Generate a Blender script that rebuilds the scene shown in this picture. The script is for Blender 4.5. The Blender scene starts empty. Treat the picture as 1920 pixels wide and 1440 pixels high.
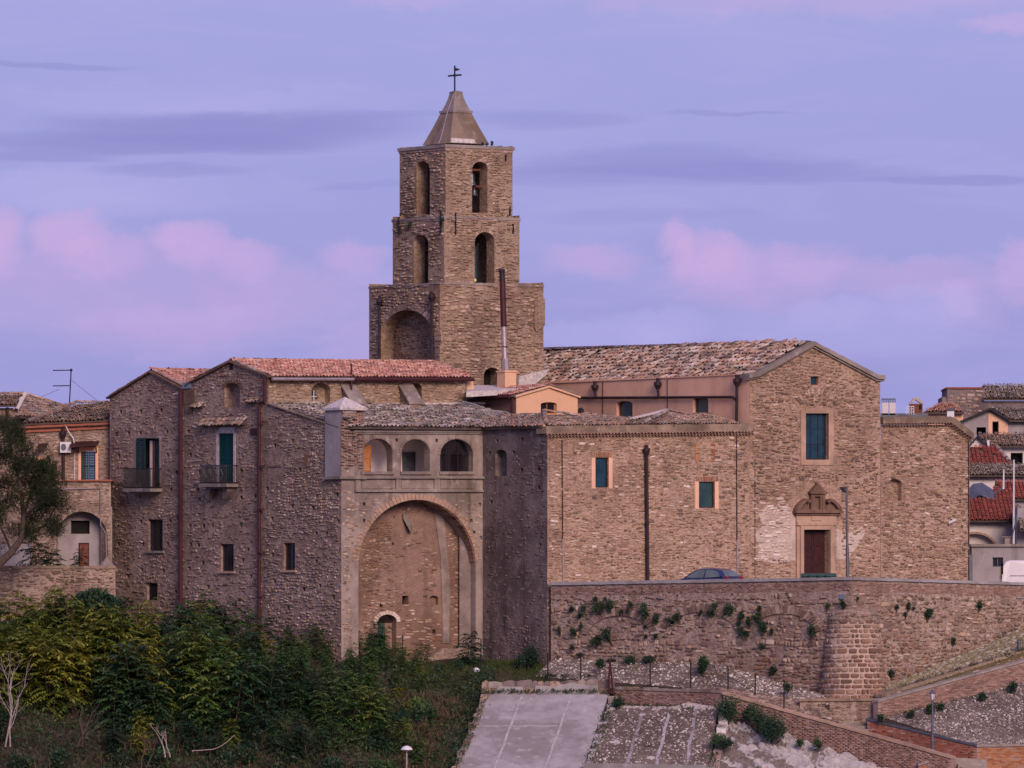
import bpy, math, random
import numpy as np
from mathutils import Vector, Matrix
from mathutils.geometry import delaunay_2d_cdt

rng = random.Random(11)
nrg = np.random.default_rng(5)
R = math.radians
scene = bpy.context.scene
col = scene.collection

# ---------------------------------------------------------------- camera, sky, sun, exposure
F, CX, HY = 14400.0, 960.0, 1180.0          # focal length in photo pixels, image centre, horizon row
cam = bpy.data.cameras.new('camera')
cam.sensor_width = 36.0
cam.lens = 36.0 * F / 1920.0
cam.shift_y = (HY - 720.0) / 1920.0
cam.clip_start, cam.clip_end = 1.0, 9000.0
cam_o = bpy.data.objects.new('camera', cam)
cam_o.rotation_euler = (R(90), 0, 0)
col.objects.link(cam_o)
scene.camera = cam_o

SUN_DIR = Vector((0.31, -0.86, 0.42)).normalized()
sun = bpy.data.lights.new('sun', 'SUN')
sun.energy = 1.85
sun.angle = R(24)
sun.color = (1.0, 0.725, 0.595)
sun_o = bpy.data.objects.new('sun', sun)
sun_o.rotation_euler = SUN_DIR.to_track_quat('Z', 'Y').to_euler()
sun_o.location = (200, -100, 150)
col.objects.link(sun_o)

scene.view_settings.view_transform = 'Standard'
scene.view_settings.look = 'None'
scene.view_settings.exposure = 0.75
scene.view_settings.gamma = 1.0
scene.view_settings.use_curve_mapping = False
scene.render.engine = 'CYCLES'
scene.cycles.max_bounces = 4
scene.cycles.diffuse_bounces = 3
scene.cycles.use_denoising = True


class NT:
    """short hand for building node trees"""
    def __init__(s, nt):
        s.nt = nt
        nt.nodes.clear()

    def n(s, kind, ins=None, **kw):
        nd = s.nt.nodes.new(kind)
        for k, v in kw.items():
            setattr(nd, k, v)
        for k, v in (ins or {}).items():
            s.set(nd.inputs[k], v)
        return nd

    def set(s, sock, v):
        if isinstance(v, bpy.types.NodeSocket):
            s.nt.links.new(v, sock)
        elif isinstance(v, (tuple, list)) and sock.type == 'RGBA' and len(v) == 3:
            sock.default_value = (*v, 1)
        else:
            sock.default_value = v

    def m(s, op, a, b=0.0, c=0.0, clamp=False):
        nd = s.n('ShaderNodeMath', {0: a, 1: b, 2: c}, operation=op)
        nd.use_clamp = clamp
        return nd.outputs[0]

    def mr(s, v, a, b, c=0.0, d=1.0, smooth=True):
        nd = s.n('ShaderNodeMapRange', {0: v, 1: a, 2: b, 3: c, 4: d})
        nd.interpolation_type = 'SMOOTHSTEP' if smooth else 'LINEAR'
        return nd.outputs[0]

    def mix(s, f, a, b, mode='MIX'):
        nd = s.n('ShaderNodeMixRGB', {0: f, 1: a, 2: b}, blend_type=mode)
        return nd.outputs[0]

    def noise(s, vec, scale, detail=4.0, rough=0.6, dist=0.0, dim='3D'):
        nd = s.n('ShaderNodeTexNoise', {'Vector': vec, 'Scale': scale, 'Detail': detail, 'Roughness': rough, 'Distortion': dist}, noise_dimensions=dim)
        return nd.outputs[0]

    def ramp(s, f, stops, interp='LINEAR'):
        nd = s.n('ShaderNodeValToRGB', {0: f})
        cr = nd.color_ramp
        cr.interpolation = interp
        while len(cr.elements) < len(stops):
            cr.elements.new(0.5)
        for e, (p, c) in zip(cr.elements, stops):
            e.position = p
            e.color = (*c, 1) if len(c) == 3 else c
        return nd.outputs[0]

    def vmul(s, v, xyz):
        return s.n('ShaderNodeVectorMath', {0: v, 1: xyz}, operation='MULTIPLY').outputs[0]


# ---- sky: low sun Nishita sky blended with dusk lavender, clouds as functions of the direction (degrees)
world = bpy.data.worlds.new('World')
scene.world = world
world.use_nodes = True
W_ = NT(world.node_tree)
tc = W_.n('ShaderNodeTexCoord')
sep = W_.n('ShaderNodeSeparateXYZ', {0: tc.outputs['Generated']})
A = W_.m('MULTIPLY', sep.outputs[0], 57.3)
E = W_.m('MULTIPLY', sep.outputs[2], 57.3)
AE = W_.n('ShaderNodeCombineXYZ', {0: A, 1: E, 2: sep.outputs[1]}).outputs[0]
nish = W_.n('ShaderNodeTexSky', sky_type='NISHITA', sun_disc=False, sun_elevation=R(3), sun_rotation=math.atan2(SUN_DIR.x, SUN_DIR.y), dust_density=2.0, air_density=1.2)
nsk = W_.n('ShaderNodeVectorMath', {0: nish.outputs[0], 'Scale': 0.1}, operation='SCALE').outputs[0]
grad = W_.ramp(W_.mr(E, -1.0, 7.0, smooth=False), [
    (0.0, (0.19, 0.19, 0.40)), (0.30, (0.192, 0.196, 0.418)), (0.42, (0.202, 0.204, 0.43)), (0.55, (0.200, 0.212, 0.445)), (0.72, (0.205, 0.217, 0.45)), (1.0, (0.205, 0.210, 0.435))])
high = W_.mr(E, 7.0, 50.0)
base = W_.mix(high, grad, (0.235, 0.19, 0.37))
nz = W_.noise(W_.vmul(AE, (0.55, 2.6, 0.0)), 1.0, 6.0, 0.62, 0.6)      # streaky
nz2 = W_.noise(W_.vmul(AE, (1.5, 2.2, 0.0)), 1.0, 7.0, 0.6, 0.3)       # puffy
nz3 = W_.noise(W_.vmul(AE, (0.30, 1.0, 0.0)), 1.3, 3.0, 0.5)
# light lavender veil / streaks
veil = W_.mr(nz, 0.42, 0.68)
base = W_.mix(W_.m('MULTIPLY', veil, 0.22), base, (0.29, 0.265, 0.50))


warpA = W_.m('MULTIPLY', W_.m('SUBTRACT', nz2, 0.5), 0.55)
nz4 = W_.noise(W_.vmul(AE, (5.0, 6.0, 0.0)), 1.0, 5.0, 0.6)
warpE = W_.m('ADD', W_.m('MULTIPLY', W_.m('SUBTRACT', W_.noise(W_.vmul(AE, (1.7, 2.6, 3.0)), 1.0, 6.0, 0.6), 0.5), 0.32), W_.m('MULTIPLY', W_.m('SUBTRACT', nz4, 0.5), 0.16))
Ap, Ep = W_.m('ADD', A, warpA), W_.m('ADD', E, warpE)
As = W_.m('ADD', A, W_.m('MULTIPLY', W_.m('SUBTRACT', nz3, 0.5), 0.8))
Es = W_.m('ADD', E, W_.m('ADD', W_.m('MULTIPLY', W_.m('SUBTRACT', nz, 0.5), 0.22), W_.m('MULTIPLY', W_.m('SUBTRACT', nz3, 0.5), 0.15)))


def lobes(lst, av, ev, soft):
    """soft elliptical cloud lobes (azimuth, elevation, half width, height above, height below, strength) in degrees"""
    tot = None
    for a0, e0, ra, rt, rb, k in lst:
        dx = W_.m('DIVIDE', W_.m('SUBTRACT', av, a0), ra)
        de = W_.m('SUBTRACT', ev, e0)
        dy = W_.m('ADD', W_.m('DIVIDE', W_.m('MAXIMUM', de, 0.0), rt), W_.m('DIVIDE', W_.m('MINIMUM', de, 0.0), rb))
        r2 = W_.m('MULTIPLY_ADD', dx, dx, W_.m('MULTIPLY', dy, dy))
        d = W_.m('MULTIPLY', W_.mr(r2, 1.0, soft, 0.0, 1.0), k)
        inv = W_.m('SUBTRACT', 1.0, d)
        tot = inv if tot is None else W_.m('MULTIPLY', tot, inv)
    return W_.m('SUBTRACT', 1.0, tot)


def deg(l):
    return [((x - 960) / 251.3, (1180 - y) / 251.3, rx / 251.3, rt / 251.3, rb / 251.3, k) for x, y, rx, rt, rb, k in l]


DARK = deg([(430, 238, 430, 38, 48, .78), (280, 275, 440, 32, 26, .72), (60, 302, 170, 17, 14, .5), (300, 326, 170, 14, 15, .4), (60, 131, 260, 9, 8, .5), (1250, 322, 380, 58, 30, .55), (1420, 326, 420, 30, 22, .42), (1800, 338, 240, 13, 10, .5),
            (1030, 226, 200, 18, 15, .38), (1360, 216, 150, 8, 6, .4), (720, 222, 180, 12, 9, .3), (1000, 335, 260, 26, 22, .35), (700, 356, 150, 10, 8, .3), (1200, 400, 250, 20, 20, .2)])
PALE = deg([(60, 360, 500, 60, 60, .45), (350, 190, 520, 45, 40, .25), (1515, 570, 55, 30, 60, .40), (1590, 575, 65, 30, 70, .40), (1740, 560, 140, 32, 70, .45), (1810, 560, 45, 46, 50, .4), (1600, 610, 300, 60, 90, .35), (1130, 632, 190, 40, 70, .4), (1250, 612, 110, 46, 70, .4)])
PINK = deg([(-10, 440, 90, 55, 100, .66), (140, 432, 85, 50, 95, .60), (210, 462, 95, 38, 85, .42), (360, 448, 84, 42, 75, .62), (465, 472, 90, 36, 75, .46), (670, 472, 75, 32, 60, .36), (200, 525, 620, 80, 140, .30), (330, 620, 260, 60, 80, .26), (690, 640, 130, 55, 70, .26), (560, 560, 330, 70, 100, .16),
            (1110, 482, 120, 36, 50, .38), (1262, 452, 48, 56, 90, .62), (1312, 470, 85, 42, 90, .55), (1372, 482, 65, 36, 80, .40), (1400, 515, 220, 60, 85, .36), (1510, 482, 110, 32, 50, .22), (1680, 508, 280, 36, 60, .32), (1925, 490, 70, 62, 110, .45), (1830, 565, 90, 60, 80, .22),
            (1500, -30, 700, 80, 80, .36), (1885, 52, 110, 26, 32, .42), (760, -5, 140, 34, 34, .26)])
base = W_.mix(lobes(PALE, Ap, Ep, 0.0), base, (0.285, 0.262, 0.505))
base = W_.mix(W_.m('MULTIPLY', lobes(DARK, As, Es, 0.10), W_.mr(nz, 0.25, 0.55, 0.72, 1.0)), base, (0.140, 0.150, 0.365))
base = W_.mix(W_.m('MULTIPLY', lobes(PINK, Ap, Ep, 0.0), W_.mr(nz2, 0.25, 0.7, 0.62, 0.95)), base, (0.415, 0.262, 0.462))
sky = W_.mix(0.10, base, nsk)
bg = W_.n('ShaderNodeBackground', {0: sky, 1: 1.07})
world.cycles.sampling_method = 'MANUAL'
world.cycles.sample_map_resolution = 256
W_.n('ShaderNodeOutputWorld', {0: bg.outputs[0]})


# ---------------------------------------------------------------- materials
def new_mat(name):
    m = bpy.data.materials.new(name)
    m.use_nodes = True
    return m, NT(m.node_tree)


def finish(t, color, rough=0.9, bump=None, bstr=0.5, bdist=0.02, spec=0.25, metal=0.0):
    ins = {'Base Color': color, 'Roughness': rough, 'Specular IOR Level': spec, 'Metallic': metal}
    if bump is not None:
        b = t.n('ShaderNodeBump', {'Height': bump, 'Strength': bstr, 'Distance': bdist})
        ins['Normal'] = b.outputs[0]
    p = t.n('ShaderNodeBsdfPrincipled', ins)
    t.n('ShaderNodeOutputMaterial', {0: p.outputs[0]})


def plain(name, c, rough=0.7, var=0.18, scale=3.0, metal=0.0, spec=0.3, bump=0.15):
    m, t = new_mat(name)
    co = t.n('ShaderNodeTexCoord').outputs['Object']
    n = t.noise(co, scale, 5.0)
    d = tuple(x * (1 - 1.6 * var) for x in c)
    e = tuple(min(1, x * (1 + var)) for x in c)
    finish(t, t.ramp(n, [(0.3, d), (0.7, e)]), rough, n, bump, 0.01, spec, metal)
    return m


def wall_mat(name, c, c_dark, c_light, streak=0.3, stones=0.5, stone_c=None, bump=0.7):
    """old mortar or plaster: blotches, vertical weather streaks, small rubble in fine relief"""
    m, t = new_mat(name)
    co = t.n('ShaderNodeTexCoord').outputs['Object']
    big = t.noise(co, 0.35, 4.0, 0.6)
    mid = t.noise(co, 1.9, 6.0, 0.65)
    fine = t.noise(co, 14.0, 4.0, 0.7)
    cc = t.mix(t.mr(big, 0.38, 0.66), c, c_dark)
    cc = t.mix(t.m('MULTIPLY', t.mr(mid, 0.52, 0.75), 0.75), cc, c_light)
    cc = t.mix(t.m('MULTIPLY', t.mr(mid, 0.48, 0.28), 0.6), cc, c_dark)
    st = t.noise(t.vmul(co, (1.6, 1.6, 0.12)), 1.0, 5.0, 0.6)
    cc = t.mix(t.m('MULTIPLY', t.mr(st, 0.50, 0.72), streak), cc, tuple(x * 0.42 for x in c_dark))
    st2 = t.noise(t.vmul(co, (2.3, 2.3, 0.10)), 1.0, 4.0, 0.6)
    cc = t.mix(t.m('MULTIPLY', t.mr(st2, 0.58, 0.74), streak * 0.8), cc, c_light)
    vo = t.n('ShaderNodeTexVoronoi', {'Vector': t.vmul(co, (1.0, 1.0, 2.3)), 'Scale': 5.5, 'Randomness': 1.0}, feature='F1')
    vd = t.n('ShaderNodeTexVoronoi', {'Vector': t.vmul(co, (1.0, 1.0, 2.3)), 'Scale': 5.5, 'Randomness': 1.0}, feature='DISTANCE_TO_EDGE')
    inside = t.mr(vd.outputs[0], 0.03, 0.14)
    if stone_c is not None:
        sv = t.n('ShaderNodeSeparateColor', {0: vo.outputs['Color']})
        pick = t.mr(sv.outputs[0], 0.45, 0.6)
        sc = t.mix(sv.outputs[1], stone_c, tuple(x * 0.5 for x in stone_c))
        cc = t.mix(t.m('MULTIPLY', t.m('MULTIPLY', inside, pick), stones), cc, sc)
    cc = t.mix(t.m('MULTIPLY', t.mr(fine, 0.5, 0.8), 0.35), cc, tuple(x * 0.6 for x in c_dark))
    hgt = t.m('ADD', t.m('MULTIPLY', inside, 0.8 * stones), t.m('ADD', t.m('MULTIPLY', mid, 0.8), t.m('MULTIPLY', fine, 0.35)))
    finish(t, cc, 0.93, hgt, bump, 0.06, 0.15)
    return m


def pieces_mat(name, colors, rough=0.9, dirt=0.45, dirt_c=(0.05, 0.04, 0.035), bump=0.5, scale=6.0):
    """stones, tiles, bricks: each piece its own colour from the list, plus grain"""
    m, t = new_mat(name)
    co = t.n('ShaderNodeTexCoord').outputs['Object']
    oi = t.n('ShaderNodeObjectInfo')
    at = t.n('ShaderNodeAttribute', attribute_name='tint')
    v = t.m('FRACT', t.m('ADD', oi.outputs['Random'], at.outputs['Fac']))
    if name.startswith('stone'):
        mu = [sum(c[i] for c in colors) / len(colors) for i in range(3)]
        colors = [tuple(c[i] * .74 + mu[i] * .26 for i in range(3)) for c in colors]
    n = len(colors)
    cc = t.ramp(v, [(i / n, c) for i, c in enumerate(colors)], 'CONSTANT')
    g = t.n('ShaderNodeNewGeometry')
    p = t.noise(g.outputs['Position'], scale, 5.0, 0.65)
    cc = t.mix(t.m('MULTIPLY', t.mr(p, 0.45, 0.72), dirt), cc, dirt_c)
    sk = t.noise(t.vmul(g.outputs['Position'], (1.1, 1.1, 0.09)), 1.0, 4.0, 0.6)
    cc = t.mix(t.m('MULTIPLY', t.mr(sk, 0.50, 0.72), dirt * 0.95), cc, tuple(x * 1.3 for x in dirt_c))
    q = t.noise(g.outputs['Position'], 0.5, 3.0, 0.6)
    cc = t.mix(t.m('MULTIPLY', t.mr(q, 0.45, 0.7), dirt * 0.7), cc, tuple(x * 1.6 for x in dirt_c))
    finish(t, cc, rough, p, bump, 0.02, 0.2)
    return m


def leaf_mat(name, stops, trans=0.25):
    m, t = new_mat(name)
    oi = t.n('ShaderNodeObjectInfo')
    at = t.n('ShaderNodeAttribute', attribute_name='tint')
    v = t.m('FRACT', t.m('ADD', t.m('MULTIPLY', oi.outputs['Random'], 0.35), t.m('MULTIPLY', at.outputs['Fac'], 0.64)))
    c = t.ramp(v, stops)
    d = t.n('ShaderNodeBsdfPrincipled', {'Base Color': c, 'Roughness': 0.55, 'Specular IOR Level': 0.3})
    tr = t.n('ShaderNodeBsdfTranslucent', {0: c})
    mx = t.n('ShaderNodeMixShader', {0: trans, 1: d.outputs[0], 2: tr.outputs[0]})
    t.n('ShaderNodeOutputMaterial', {0: mx.outputs[0]})
    return m


def glass_mat(name, c, rough=0.12):
    m, t = new_mat(name)
    co = t.n('ShaderNodeTexCoord').outputs['Object']
    n = t.noise(co, 1.3, 2.0)
    finish(t, t.ramp(n, [(0.3, tuple(x * 0.7 for x in c)), (0.7, tuple(x * 1.4 for x in c))]), rough, n, 0.05, 0.01, 0.45)
    return m


M = {}
# mortar / plaster
M['mortar_white'] = wall_mat('mortar_whitewash', (0.58, 0.49, 0.43), (0.44, 0.34, 0.28), (0.66, 0.58, 0.54), 0.1, 0.3, (0.3, 0.2, 0.15))
M['mortar_warm'] = wall_mat('mortar_warm', (0.47, 0.335, 0.25), (0.32, 0.215, 0.155), (0.57, 0.43, 0.34), 0.14, 0.6, (0.22, 0.13, 0.09))
M['mortar_tower'] = wall_mat('mortar_tower', (0.39, 0.29, 0.21), (0.24, 0.165, 0.118), (0.50, 0.385, 0.30), 0.16, 0.6, (0.18, 0.11, 0.08))
M['mortar_grey'] = wall_mat('mortar_grey', (0.42, 0.315, 0.255), (0.24, 0.172, 0.138), (0.56, 0.44, 0.375), 0.55, 0.6, (0.18, 0.125, 0.105))
M['mortar_ret'] = wall_mat('mortar_retaining', (0.43, 0.335, 0.28), (0.28, 0.205, 0.17), (0.53, 0.44, 0.385), 0.3, 0.7, (0.22, 0.14, 0.11))
M['mortar_pale'] = wall_mat('mortar_pale', (0.50, 0.39, 0.33), (0.36, 0.26, 0.21), (0.58, 0.48, 0.43), 0.2, 0.2, (0.22, 0.14, 0.11))
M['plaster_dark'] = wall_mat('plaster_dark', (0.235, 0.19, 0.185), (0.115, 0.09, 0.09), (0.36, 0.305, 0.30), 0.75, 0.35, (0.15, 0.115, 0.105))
M['plaster_arch'] = wall_mat('plaster_arch', (0.30, 0.20, 0.16), (0.18, 0.112, 0.085), (0.38, 0.27, 0.22), 0.35, 0.35, (0.25, 0.15, 0.1))
M['plaster_loggia'] = wall_mat('plaster_loggia', (0.34, 0.28, 0.25), (0.17, 0.135, 0.12), (0.46, 0.39, 0.355), 0.8, 0.1, (0.25, 0.18, 0.15), 0.35)
M['plaster_band'] = wall_mat('plaster_band', (0.30, 0.225, 0.165), (0.14, 0.105, 0.08), (0.42, 0.33, 0.25), 0.5, 0.1, None, 0.5)
M['peach'] = wall_mat('peach', (0.76, 0.47, 0.32), (0.66, 0.40, 0.27), (0.80, 0.52, 0.37), 0.22, 0.0, None, 0.15)
M['orange'] = wall_mat('orange', (0.68, 0.43, 0.275), (0.62, 0.385, 0.24), (0.72, 0.47, 0.31), 0.08, 0.0, None, 0.12)
M['white'] = plain('white_plaster', (0.62, 0.57, 0.56), 0.9, 0.10, 1.5)
M['white_rough'] = plain('white_mortar', (0.52, 0.475, 0.46), 0.95, 0.25, 6.0, bump=0.6)
M['room'] = plain('room_plaster', (0.80, 0.73, 0.71), 0.9, 0.06, 1.0)
M['grey_plaster'] = wall_mat('grey_plaster', (0.34, 0.31, 0.32), (0.24, 0.215, 0.22), (0.42, 0.39, 0.39), 0.25, 0.0, None, 0.25)
M['cap_stone'] = wall_mat('cap_stone', (0.30, 0.26, 0.235), (0.17, 0.14, 0.125), (0.44, 0.39, 0.36), 0.2, 0.0, None, 0.4)
M['carved'] = wall_mat('carved_stone', (0.19, 0.118, 0.085), (0.10, 0.062, 0.046), (0.29, 0.19, 0.14), 0.35, 0.0, None, 0.5)
M['carved_pale'] = wall_mat('carved_pale_stone', (0.46, 0.32, 0.235), (0.30, 0.20, 0.15), (0.55, 0.40, 0.31), 0.3, 0.0, None, 0.5)
M['spire'] = wall_mat('spire_render', (0.25, 0.19, 0.15), (0.15, 0.115, 0.09), (0.34, 0.26, 0.21), 0.45, 0.0, None, 0.35)
M['concrete'] = wall_mat('concrete', (0.34, 0.33, 0.345), (0.225, 0.21, 0.21), (0.45, 0.43, 0.44), 0.25, 0.0, None, 0.3)
M['concrete_light'] = plain('concrete_light', (0.365, 0.355, 0.37), 0.9, 0.2, 3.0)
M['cob_base'] = wall_mat('cobble_bed', (0.19, 0.15, 0.125), (0.10, 0.08, 0.068), (0.27, 0.22, 0.19), 0.0, 0.3, (0.2, 0.16, 0.14), 0.8)
M['moss_bed'] = wall_mat('mossy_bed', (0.24, 0.20, 0.12), (0.17, 0.15, 0.07), (0.34, 0.29, 0.22), 0.0, 0.3, (0.2, 0.17, 0.1), 0.8)
M['brick_bed'] = wall_mat('brick_mortar', (0.34, 0.24, 0.21), (0.20, 0.135, 0.12), (0.42, 0.32, 0.28), 0.35, 0.0, None, 0.4)
# pieces
M['st_warm'] = pieces_mat('stone_warm', [(0.38, 0.26, 0.185), (0.47, 0.34, 0.245), (0.20, 0.125, 0.088), (0.43, 0.30, 0.21), (0.54, 0.41, 0.31), (0.28, 0.18, 0.125), (0.50, 0.36, 0.26), (0.14, 0.09, 0.066), (0.40, 0.285, 0.215), (0.62, 0.51, 0.42)])
M['st_facade'] = pieces_mat('stone_facade', [(0.29, 0.19, 0.135), (0.38, 0.265, 0.19), (0.155, 0.097, 0.07), (0.34, 0.23, 0.16), (0.44, 0.32, 0.24), (0.20, 0.125, 0.09), (0.40, 0.275, 0.195), (0.11, 0.07, 0.054), (0.30, 0.21, 0.16), (0.56, 0.44, 0.36)])
M['st_white'] = pieces_mat('stone_whitewashed', [(0.70, 0.60, 0.54), (0.62, 0.50, 0.43), (0.48, 0.35, 0.27), (0.74, 0.65, 0.60), (0.66, 0.55, 0.48)], dirt=0.2)
M['st_tower'] = pieces_mat('stone_tower', [(0.37, 0.265, 0.185), (0.46, 0.335, 0.245), (0.22, 0.152, 0.11), (0.40, 0.285, 0.195), (0.51, 0.385, 0.285), (0.16, 0.108, 0.08), (0.43, 0.31, 0.22), (0.33, 0.235, 0.17), (0.28, 0.20, 0.158), (0.56, 0.45, 0.37)])
M['st_grey'] = pieces_mat('stone_grey', [(0.38, 0.28, 0.22), (0.25, 0.178, 0.138), (0.46, 0.36, 0.295), (0.33, 0.235, 0.18), (0.175, 0.126, 0.102), (0.41, 0.30, 0.232), (0.28, 0.212, 0.175), (0.52, 0.42, 0.36), (0.35, 0.25, 0.188), (0.21, 0.152, 0.12)])
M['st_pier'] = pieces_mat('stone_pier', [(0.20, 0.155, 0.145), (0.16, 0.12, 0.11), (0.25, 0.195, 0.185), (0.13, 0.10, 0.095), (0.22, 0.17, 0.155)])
M['st_red'] = pieces_mat('stone_reddish', [(0.24, 0.125, 0.085), (0.30, 0.175, 0.115), (0.17, 0.09, 0.06), (0.34, 0.22, 0.15), (0.13, 0.075, 0.055), (0.26, 0.155, 0.11)])
M['st_ret'] = pieces_mat('stone_retaining', [(0.26, 0.18, 0.14), (0.35, 0.26, 0.205), (0.15, 0.098, 0.075), (0.30, 0.21, 0.16), (0.42, 0.33, 0.27), (0.19, 0.125, 0.095), (0.24, 0.17, 0.135), (0.12, 0.08, 0.065), (0.46, 0.38, 0.33)])
M['brick'] = pieces_mat('brick_old', [(0.30, 0.175, 0.135), (0.24, 0.145, 0.12), (0.34, 0.21, 0.165), (0.20, 0.125, 0.105), (0.28, 0.185, 0.155), (0.36, 0.25, 0.21)], dirt=0.3)
M['brick_red'] = pieces_mat('brick_red', [(0.30, 0.095, 0.06), (0.26, 0.08, 0.05), (0.33, 0.115, 0.075), (0.22, 0.075, 0.055), (0.29, 0.12, 0.085)], dirt=0.25)
M['brick_orange'] = pieces_mat('brick_orange', [(0.40, 0.17, 0.07), (0.34, 0.13, 0.055), (0.44, 0.21, 0.10), (0.29, 0.105, 0.05), (0.38, 0.20, 0.11)], dirt=0.25)
M['tile_old'] = pieces_mat('tile_weathered', [(0.34, 0.225, 0.17), (0.25, 0.20, 0.175), (0.42, 0.30, 0.235), (0.18, 0.14, 0.125), (0.30, 0.175, 0.12), (0.46, 0.38, 0.34), (0.27, 0.22, 0.19), (0.38, 0.23, 0.16), (0.22, 0.18, 0.14)], dirt=0.5)
M['tile_grey'] = pieces_mat('tile_lichen', [(0.30, 0.255, 0.23), (0.21, 0.18, 0.165), (0.38, 0.325, 0.29), (0.13, 0.115, 0.105), (0.33, 0.24, 0.19), (0.46, 0.42, 0.40), (0.25, 0.22, 0.18)], dirt=0.5)
M['tile_mix'] = pieces_mat('tile_mixed', [(0.42, 0.28, 0.205), (0.25, 0.19, 0.16), (0.52, 0.39, 0.30), (0.14, 0.10, 0.088), (0.44, 0.255, 0.175), (0.58, 0.47, 0.40), (0.26, 0.165, 0.125), (0.37, 0.31, 0.27), (0.48, 0.32, 0.225), (0.60, 0.51, 0.45)], dirt=0.45)
M['tile_red'] = pieces_mat('tile_red', [(0.54, 0.27, 0.205), (0.46, 0.215, 0.165), (0.60, 0.34, 0.265), (0.36, 0.17, 0.135), (0.50, 0.285, 0.23), (0.62, 0.40, 0.32)], dirt=0.35)
M['tile_deepred'] = pieces_mat('tile_deep_red', [(0.36, 0.085, 0.06), (0.30, 0.07, 0.05), (0.40, 0.11, 0.075), (0.25, 0.065, 0.05)], dirt=0.2)
M['pebble'] = pieces_mat('pebble', [(0.34, 0.29, 0.25), (0.56, 0.52, 0.50), (0.22, 0.18, 0.155), (0.28, 0.235, 0.20), (0.70, 0.66, 0.64), (0.18, 0.145, 0.125), (0.25, 0.21, 0.18), (0.30, 0.25, 0.20)], dirt=0.3)
M['pebble_dark'] = pieces_mat('pebble_dark', [(0.19, 0.16, 0.14), (0.40, 0.36, 0.34), (0.12, 0.10, 0.09), (0.24, 0.20, 0.18), (0.56, 0.52, 0.50), (0.15, 0.125, 0.11)], dirt=0.35)
M['pebble_moss'] = pieces_mat('pebble_mossy', [(0.27, 0.235, 0.14), (0.36, 0.32, 0.26), (0.22, 0.20, 0.10), (0.44, 0.40, 0.36), (0.25, 0.22, 0.12)], dirt=0.3)
M['underlay'] = plain('roof_underlay', (0.10, 0.075, 0.062), 0.95)
# metal, wood, glass
M['pipe_dark'] = plain('pipe_dark', (0.035, 0.022, 0.028), 0.5, metal=0.2)
M['pipe_red'] = plain('pipe_red', (0.055, 0.013, 0.017), 0.5)
M['pipe_steel'] = plain('pipe_steel', (0.42, 0.36, 0.37), 0.4, metal=0.6)
M['zinc'] = plain('zinc', (0.22, 0.30, 0.38), 0.4, metal=0.4)
M['iron'] = plain('iron', (0.022, 0.02, 0.025), 0.55, metal=0.3)
M['steel'] = plain('steel_grey', (0.12, 0.13, 0.16), 0.5, metal=0.5)
M['teal'] = plain('shutter_teal', (0.006, 0.055, 0.060), 0.8, 0.12, 6.0, spec=0.08)
M['teal_dark'] = plain('shutter_dark_green', (0.005, 0.034, 0.034), 0.5, 0.12, 6.0)
M['wood'] = plain('wood_brown', (0.16, 0.055, 0.035), 0.7, 0.3, 8.0)
M['wood_door'] = plain('wood_door_dark', (0.045, 0.013, 0.013), 0.6, 0.3, 5.0)
M['wood_orange'] = plain('wood_varnished', (0.40, 0.15, 0.035), 0.5, 0.2, 8.0)
M['cloth'] = plain('curtain_cloth', (0.70, 0.62, 0.55), 0.9, 0.1)
M['glass'] = glass_mat('window_glass', (0.010, 0.042, 0.066))
M['glass_green'] = glass_mat('window_glass_green', (0.025, 0.060, 0.060), 0.2)
M['glass_car'] = glass_mat('car_glass', (0.09, 0.12, 0.125), 0.15)  # base colour lightened to paint in reflections on the car windows
M['glass_dark'] = glass_mat('window_glass_dark', (0.012, 0.013, 0.018))
M['glass_thin'] = None
M['dark'] = plain('painted_interior_shade', (0.012, 0.010, 0.012), 0.9)  # near-black colour paints in the shade inside holes and openings
M['bronze'] = plain('bell_bronze', (0.10, 0.105, 0.115), 0.35, metal=0.7)
M['plastic_white'] = plain('plastic_white', (0.62, 0.62, 0.66), 0.4, 0.05)
M['plastic_green'] = plain('plastic_green', (0.012, 0.06, 0.045), 0.45, 0.1)
M['car_blue'] = plain('car_paint_blue', (0.018, 0.028, 0.10), 0.25, 0.05, spec=0.6, bump=0.0)
M['van_silver'] = plain('van_paint', (0.55, 0.53, 0.56), 0.3, 0.04, spec=0.6, bump=0.0)
M['tyre'] = plain('tyre', (0.012, 0.012, 0.013), 0.8)
M['light_red'] = plain('tail_light', (0.30, 0.01, 0.01), 0.3)
M['bark'] = plain('bark', (0.085, 0.06, 0.05), 0.9, 0.35, 9.0)
M['bark_pale'] = plain('bark_pale', (0.36, 0.30, 0.28), 0.9, 0.3, 9.0)
M['stem'] = plain('stem', (0.085, 0.05, 0.038), 0.85, 0.3, 9.0)
M['net'] = plain('netting', (0.24, 0.25, 0.30), 0.7)
M['leaf_yellow'] = leaf_mat('leaf_yellow', [(0.0, (0.018, 0.050, 0.018)), (0.35, (0.065, 0.120, 0.026)), (0.7, (0.19, 0.225, 0.032)), (1.0, (0.36, 0.33, 0.05))])
M['leaf_green'] = leaf_mat('leaf_green', [(0.0, (0.010, 0.036, 0.022)), (0.45, (0.036, 0.088, 0.038)), (0.8, (0.095, 0.175, 0.044)), (1.0, (0.24, 0.28, 0.05))])
M['leaf_dark'] = leaf_mat('leaf_dark', [(0.0, (0.011, 0.034, 0.024)), (0.6, (0.028, 0.07, 0.038)), (1.0, (0.075, 0.12, 0.04))])
M['leaf_pine'] = leaf_mat('leaf_pine', [(0.0, (0.014, 0.024, 0.014)), (0.6, (0.034, 0.048, 0.020)), (1.0, (0.062, 0.07, 0.026))])
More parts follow.
